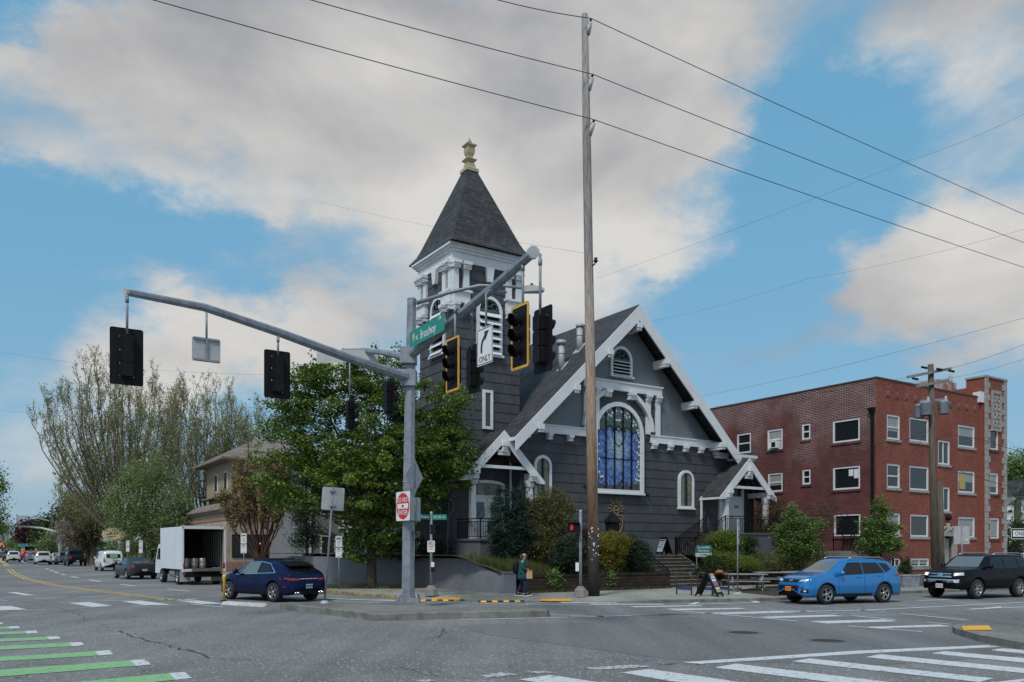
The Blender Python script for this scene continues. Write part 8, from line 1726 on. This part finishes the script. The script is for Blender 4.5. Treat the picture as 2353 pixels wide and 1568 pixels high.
def gf2():
    a = random.uniform(9.0, 20.5); b = -5.2 + abs(random.gauss(0, 1.2)); return fw(a, b, lotz(a, b))
blades('grass', 6000, gf2, .28, M['grass'], 'unmown grass and weeds on the bank behind the picnic tables')
Bm = at0(853, 39.6)
def gf3(): r_ = abs(random.gauss(0, .8)); a = random.uniform(0, 6.28); return (Bm.x + r_*1.9*math.cos(a), Bm.y + r_*.6*math.sin(a), SW)
blades('grass', 2600, gf3, .22, M['grass'], 'tuft of grass and suckers round the maple trunk')
m_ = MB(); m_.poly([Vector((Bm.x + 2.6*math.cos(t), Bm.y + .8*math.sin(t), SW + .008)) for t in np.linspace(0, 2*math.pi, 24, endpoint=False)]); tag(m_.build('tree_pit', M['lawn']), kind='structure')
def gf4(): a = random.choice([random.uniform(-3.4, 4.8), random.uniform(-3.4, 4.8)]); return fw(a, -5.78 - random.random()*.08, SW)
blades('weeds', 1500, gf4, .14, M['grass'], 'small weeds growing along the foot of the mossy wall')
wd = []
for a in (-2.2, -1.9, 1.2): p = fw(a, -5.72, .75); wd.append(np.array(p) + rng.normal(size=(260, 3)) * np.array([.16, .12, .2]))
wd = np.concatenate(wd); tag(leafobj('weeds', wd, .045, M['dogwood']), 'green weeds hanging over the mossy wall beside the walking person', None, kind='stuff')

# ================================================================ buildings at the left and right margins
PL = Vector((-8.3, 37, 0)) + E1 * 3.6
def bl(name, lab, t_, a, zz=0): return thing(name, lab, 'building', PL + E2 * t_ + E1 * a, TH)
# tan brick corner shop with flats above   (local x = away from the avenue, y = down the avenue)
sh = bl('corner_shop', 'tan brick corner shop with red brick patterns and brown tiled eaves behind the box truck', 32.8, 0)
b = MB(); b.box(0, 7.5, 0, 17, .95, 5.0); b.build('wall', M['bricktan'], sh); b = MB(); b.box(-.04, 7.54, -.04, 17, .1, .95); b.build('base_wall', M['brickred2'], sh)
b = MB(); b.box(-.06, 7.56, -.06, 17, 4.35, 4.6); b.box(-.05, 1.2, -.05, .02, 3.0, 3.12) if False else None; b.build('red_band', mat('red brick trim', (.28,.16,.115), .85, var=.2), sh)
for i in range(3):
    for j in range(3):
        if (i + j) % 2 == 0: b = MB(); b.box(1.35 + .28*i, 1.6 + .28*i, -.03, .02, 3.35 + .28*j, 3.6 + .28*j); b.build('brick_diamond', bpy.data.materials['red brick trim'], sh)
for k in range(5):
    for s_ in (-1, 1): b = MB(); b.bar((-.02, 1.6 + 2.6*k + s_*.22, 3.2), (-.02, 1.6 + 2.6*k - s_*.22, 4.0), .06, .12, up=(1,0,0)); b.build('brick_cross', bpy.data.materials['red brick trim'], sh)
b = MB(); b.box(-.3, 7.8, -.3, 17.2, 5.0, 5.2); b.prism([(-.45,5.2),(-.45,5.3),(.5,5.95),(.5,5.2)], -.4, 17.3); b.prism([(-.4,5.2),(-.4,5.3),(.5,5.95),(.5,5.2)], -.4, 7.9, plane='yz'); b.build('tiled_eaves', M['roofbrown'], sh)
for (y0, y1) in ((1.0,4.2),(5.2,8.4),(9.4,12.6)):
    f = MB(); f.box(-.06, .04, y0, y1, 1.3, 3.1); fo = f.build('shop_window', M['matblack'], sh); g_ = MB(); g_.box(-.075, -.06, y0 + .08, y1 - .08, 1.38, 3.02); g_.build('pane', M['glassdk'], fo)
f = MB(); f.box(.45, 3.4, -.07, .04, 1.3, 3.2); fo = f.build('shop_window', M['matblack'], sh); g_ = MB(); g_.box(.53, 3.32, -.085, -.07, 1.38, 3.12); g_.build('pane', M['glassdk'], fo)
for x in (1.3, 2.7): g_ = MB(); g_.lathe([(0,-.07),(.07,0),(0,.07)], 10, (x, -.12, 2.45)); g_.build('lamp', mat('lit bulb', (1,.9,.7), .3, emit=(1,.85,.6), es=2) if 'lit bulb' not in bpy.data.materials else bpy.data.materials['lit bulb'], fo)
wf = mat('tan stucco', (.31,.255,.19), .85, var=.15)
b = MB(); b.box(1.6, 11, 4.5, 14, 5.2, 9.9); b.build('upper_storey', wf, sh)
for x in (2.6, 5.0): f = MB(); f.box(x, x + 1.0, 4.43, 4.52, 7.2, 8.9); fo = f.build('upper_window', M['white'], sh); g_ = MB(); g_.box(x + .1, x + .9, 4.41, 4.43, 7.3, 8.8); g_.build('pane', M['glassdk'], fo)
for y in (6, 9.5): f = MB(); f.box(1.53, 1.62, y, y + 1.0, 7.2, 8.9); fo = f.build('upper_window', M['white'], sh); g_ = MB(); g_.box(1.51, 1.53, y + .1, y + .9, 7.3, 8.8); g_.build('pane', M['glassdk'], fo)
b = MB(); x0, x1, y0, y1, z0, z1 = .5, 12.1, 3.4, 15.1, 9.9, 12.4; xm, ym = (x0+x1)/2, (y0+y1)/2; b.add([(x0,y0,z0),(x1,y0,z0),(x1,y1,z0),(x0,y1,z0),(xm-1.2,ym,z1),(xm+1.2,ym,z1),(x0,y0,z0-.18),(x1,y0,z0-.18),(x1,y1,z0-.18),(x0,y1,z0-.18)], [(0,1,5,4),(1,2,5),(2,3,4,5),(3,0,4),(6,7,1,0),(7,8,2,1),(8,9,3,2),(9,6,0,3),(9,8,7,6)]); b.build('roof', M['roofbrown'], sh)
b = MB(); b.box(.2, 1.7, 3.6, 13, 7.05, 7.2) if False else b.box(.9, 1.62, 4.0, 13, 6.55, 6.7); b.build('lower_eave', M['roofbrown'], sh)
# grey house behind the maple
gh = bl('grey_house', 'grey rendered house with white window trim half hidden behind the maple and thin green tree', 21.5, 3.0)
gm = mat('grey render', (.17,.175,.18), .85, var=.12)
b = MB(); b.box(0, 13, 0, 9.5, .1, 7.6); b.build('wall', gm, gh); b = MB(); b.prism([(-.5,7.5),(6.5,10.4),(13.5,7.5),(13.5,7.4),(-.5,7.4)], -.5, 10); b.build('roof', M['roof'], gh)
for x in (.8, 3.2, 5.6, 8.0, 10.4):
    for z in (1.3, 4.5): f = MB(); f.box(x, x + 1.1, -.07, .02, z, z + 1.7); fo = f.build('window', M['white'], gh); g_ = MB(); g_.box(x + .1, x + 1.0, -.085, -.07, z + .1, z + 1.6); g_.build('pane', M['glassdk'], fo)
for x in (.05, 2.5, 7.4): b = MB(); b.box(x - .05, x + .05, -.12, -.02, .2, 7.3); b.build('downpipe', M['white'], gh)
b = MB(); b.box(2.2, 4.6, -1.6, 0, 3.5, 3.7); b.box(2.2, 2.3, -1.6, -1.5, .1, 3.5); b.box(4.5, 4.6, -1.6, -1.5, .1, 3.5); b.build('porch', M['white'], gh)
# storefront row with oval sign further down
sr_ = bl('storefront', 'dark storefront with an oval hanging sign beyond the white van', 60, .3)
b = MB(); b.box(0, 9, 0, 16, .1, 5.6); b.build('wall', mat('dark shopfront', (.05,.045,.045), .7, var=.3), sr_); b = MB(); b.box(-.1, 0, 6.5, 12, .3, 3.0); b.build('pale_panel', M['cream'], sr_)
for k in range(3): f = MB(); f.box(.6 + 2.6*k, 2.8 + 2.6*k, -.06, .02, 1.0, 3.4); fo = f.build('shop_window', M['galvlt'], sr_); g_ = MB(); g_.box(.7 + 2.6*k, 2.7 + 2.6*k, -.075, -.06, 1.1, 3.3); g_.build('pane', M['glassdk'], fo)
b = MB(); b.box(-.9, 9, -.9, 0, 3.9, 4.2); b.build('canopy', M['matblack'], sr_)
os_ = thing('oval_sign', 'cream oval hanging sign over the dark storefront', 'sign', At(261, 1227.5, 88)); b = MB(); b.X = Matrix.Scale(1.9, 4, (1,0,0)); b.lathe([(0,-.04),(.68,-.04),(.68,.04),(0,.04)], 30, axis='y', smooth=False); b.build('panel', mat('cream board', (.48,.38,.26), .7), os_)
b = MB(); b.bar((-.8,-.05,-.05),(.6,-.05,.08),.02,.12); b.bar((-.5,-.05,-.25),(.4,-.05,-.22),.02,.05); b.build('script_lettering', M['barkred'], os_); b = MB(); b.bar((-.6,0,.5),(-.6,0,1.0),.04,.04); b.bar((.6,0,.5),(.6,0,1.0),.04,.04); b.build('hanger', M['matblack'], os_)
# far mast arm signal, light pole, far signals, white hall
fm = thing('signal_pole', 'far grey mast arm pole curving left over the distant traffic', 'traffic pole', at0(138, 116)); z = lambda v: CAMZ + (HZ - v)/FPX*116
b = MB(); b.tube([(0,0,0),(0,0,z(1222))], [.24,.2], 8); b.build('pole', M['galvlt'], fm); b = MB(); q = lambda u, v: ((u - 138)/FPX*116, 0, z(v)); b.tube([q(138,1228), q(120,1222), q(95,1216), q(60,1212.5), q(16,1212)], [.2,.18,.16,.13,.1], 8); b.build('mast_arm', M['galvlt'], fm)
fl_ = thing('street_lamp', 'far thin light pole with a long arm', 'street lamp', at0(119, 122)); z = lambda v: CAMZ + (HZ - v)/FPX*122; q = lambda u, v: ((u - 119)/FPX*122, 0, z(v)); b = MB(); b.tube([(0,0,0), q(119,1166)], [.16,.12], 8); b.build('pole', M['bark'], fl_); b = MB(); b.tube([q(119,1201), q(100,1196), q(85,1192), q(71,1191)], .06, 6); b.build('arm', M['galvlt'], fl_)
for i, (u, v, lab) in enumerate(((30,1252,'far traffic signal glowing red above the distant bus, rightmost of the red ones'),(9,1258,'far traffic signal glowing red, lowest of those at the left edge'),(4.5,1252,'far traffic signal glowing red, nearest the left edge'))):
    P = At(u, v, 200); t = thing('traffic_signal', lab, 'traffic signal', P, group='distant red signals'); b = MB(); b.box(-.25,.25,-.1,.2,-.8,.5); b.build('housing', M['matblack'], t); b = MB(); b.lathe([(0,-.14),(.26,-.12)], 12, (0,0,.2), axis='y'); b.build('red_lens', litred, t); b = MB(); b.tube([(0,.05,.5),(0,.05,9.2-P.z)], .04, 5); b.build('hanger', M['galv'], t)
b = MB(); b.tube([At(-20, 1225, 200), At(60, 1222, 200)], .1, 6); b.tube([at0(60,200), At(60,1220,200)], .2, 6); tag(b.build('span_arm', M['galv']), 'distant arm carrying the red signals at the end of the avenue', 'signal arm')
hl = thing('white_hall', 'pale hazy castle like building with battlements at the far end of the avenue', 'building', Vector((-208, 345, 0)), R(28)); pm_ = mat('haze tinted stone', (.36,.41,.46), .9)  # distance haze is mixed into the stone colour
b = MB(); b.box(-7, 8, 0, 12, 0, 12.5); b.box(-7, 8, -.2, 0, 9.4, 9.7)
for x in (-7, -3.8, -.6, 2.6, 5.8): b.box(x, x + 1.6, 0, .8, 12.5, 13.6)
b.build('wall', pm_, hl); b = MB(); b.box(-.8, 3.6, 1, 5, 12.5, 16.2); b.build('tower', pm_, hl)
for x, zz_ in ((.6,3),(.6,7.6),(-3.4,3),(4.6,3)): b = MB(); b.box(x, x + 1.3, -.1, .05, zz_, zz_ + 2.6); b.build('window', M['glassmid'], hl)
# right margin: palm, green tree, white house behind
B = at0(2337, 72, .3); pt = thing('palm_tree', 'shaggy palm at the right edge beside the quoined pier', 'tree', B); b = MB(); b.tube([(0,0,0),(0,0,2.5),(.05,0,6.0)], [.3,.25,.28], 10); b.build('trunk', M['bark'], pt); b = MB(); random.seed(6)
for i in range(34):
    a = random.uniform(0, 6.28); e = random.uniform(-.9, 1.2); L_ = 1.5; c = Vector((.05,0,6.1)); d = Vector((math.cos(a)*math.cos(e), math.sin(a)*math.cos(e), math.sin(e))); tip = c + d*L_
    b.tube([c, tip], .02, 3)
    s_ = d.cross(Vector((0,0,1))).normalized(); 
    for k in range(9): f = (k - 4)/4; q = tip + (d*(1.0 - .35*abs(f)) + s_*f*.95)*.85 - Vector((0,0,.25)); w = d.cross(s_)*.0 + s_*.04; b.add([tip - w, tip + w, q], [(0,1,2)])
b.build('fronds', M['dkgreen'], pt, fix=False)
rt('street_tree', 'bright green tree crown behind the palm at the right edge', 2345, 82, [(2345,1075,42,42,3,0),(2325,1110,22,35,2,0),(2360,1150,40,40,3,0)], M['dogwood'], 170, 50, 1.2, .12, z0=.3)
rt('street_tree', 'dark green growth low behind the ONE WAY sign', 2330, 66, [(2330,1255,24,30,2,0),(2345,1215,22,24,1.5,0)], M['dkgreen'], 80, 50, .8, .08, z0=.3)
wh = thing('white_house', 'white boarded house glimpsed behind the palm and the ONE WAY sign', 'building', at0(2325, 78), TH); b = MB(); courses(b, [(0,0),(12,0),(12,7),(0,7)], .2, lambda s_, z, o: (s_, -o, z)); b.box(0,12,.02,8,0,7); b.build('wall', M['signwhite'], wh); f = MB(); f.box(.6,1.6,-.1,.0,3.2,4.6); fo = f.build('window', M['galv'], wh); b = MB(); b.prism([(-.5,7),(6,10),(12.5,7)], -.5, 8.5); b.build('roof', M['roof'], wh)
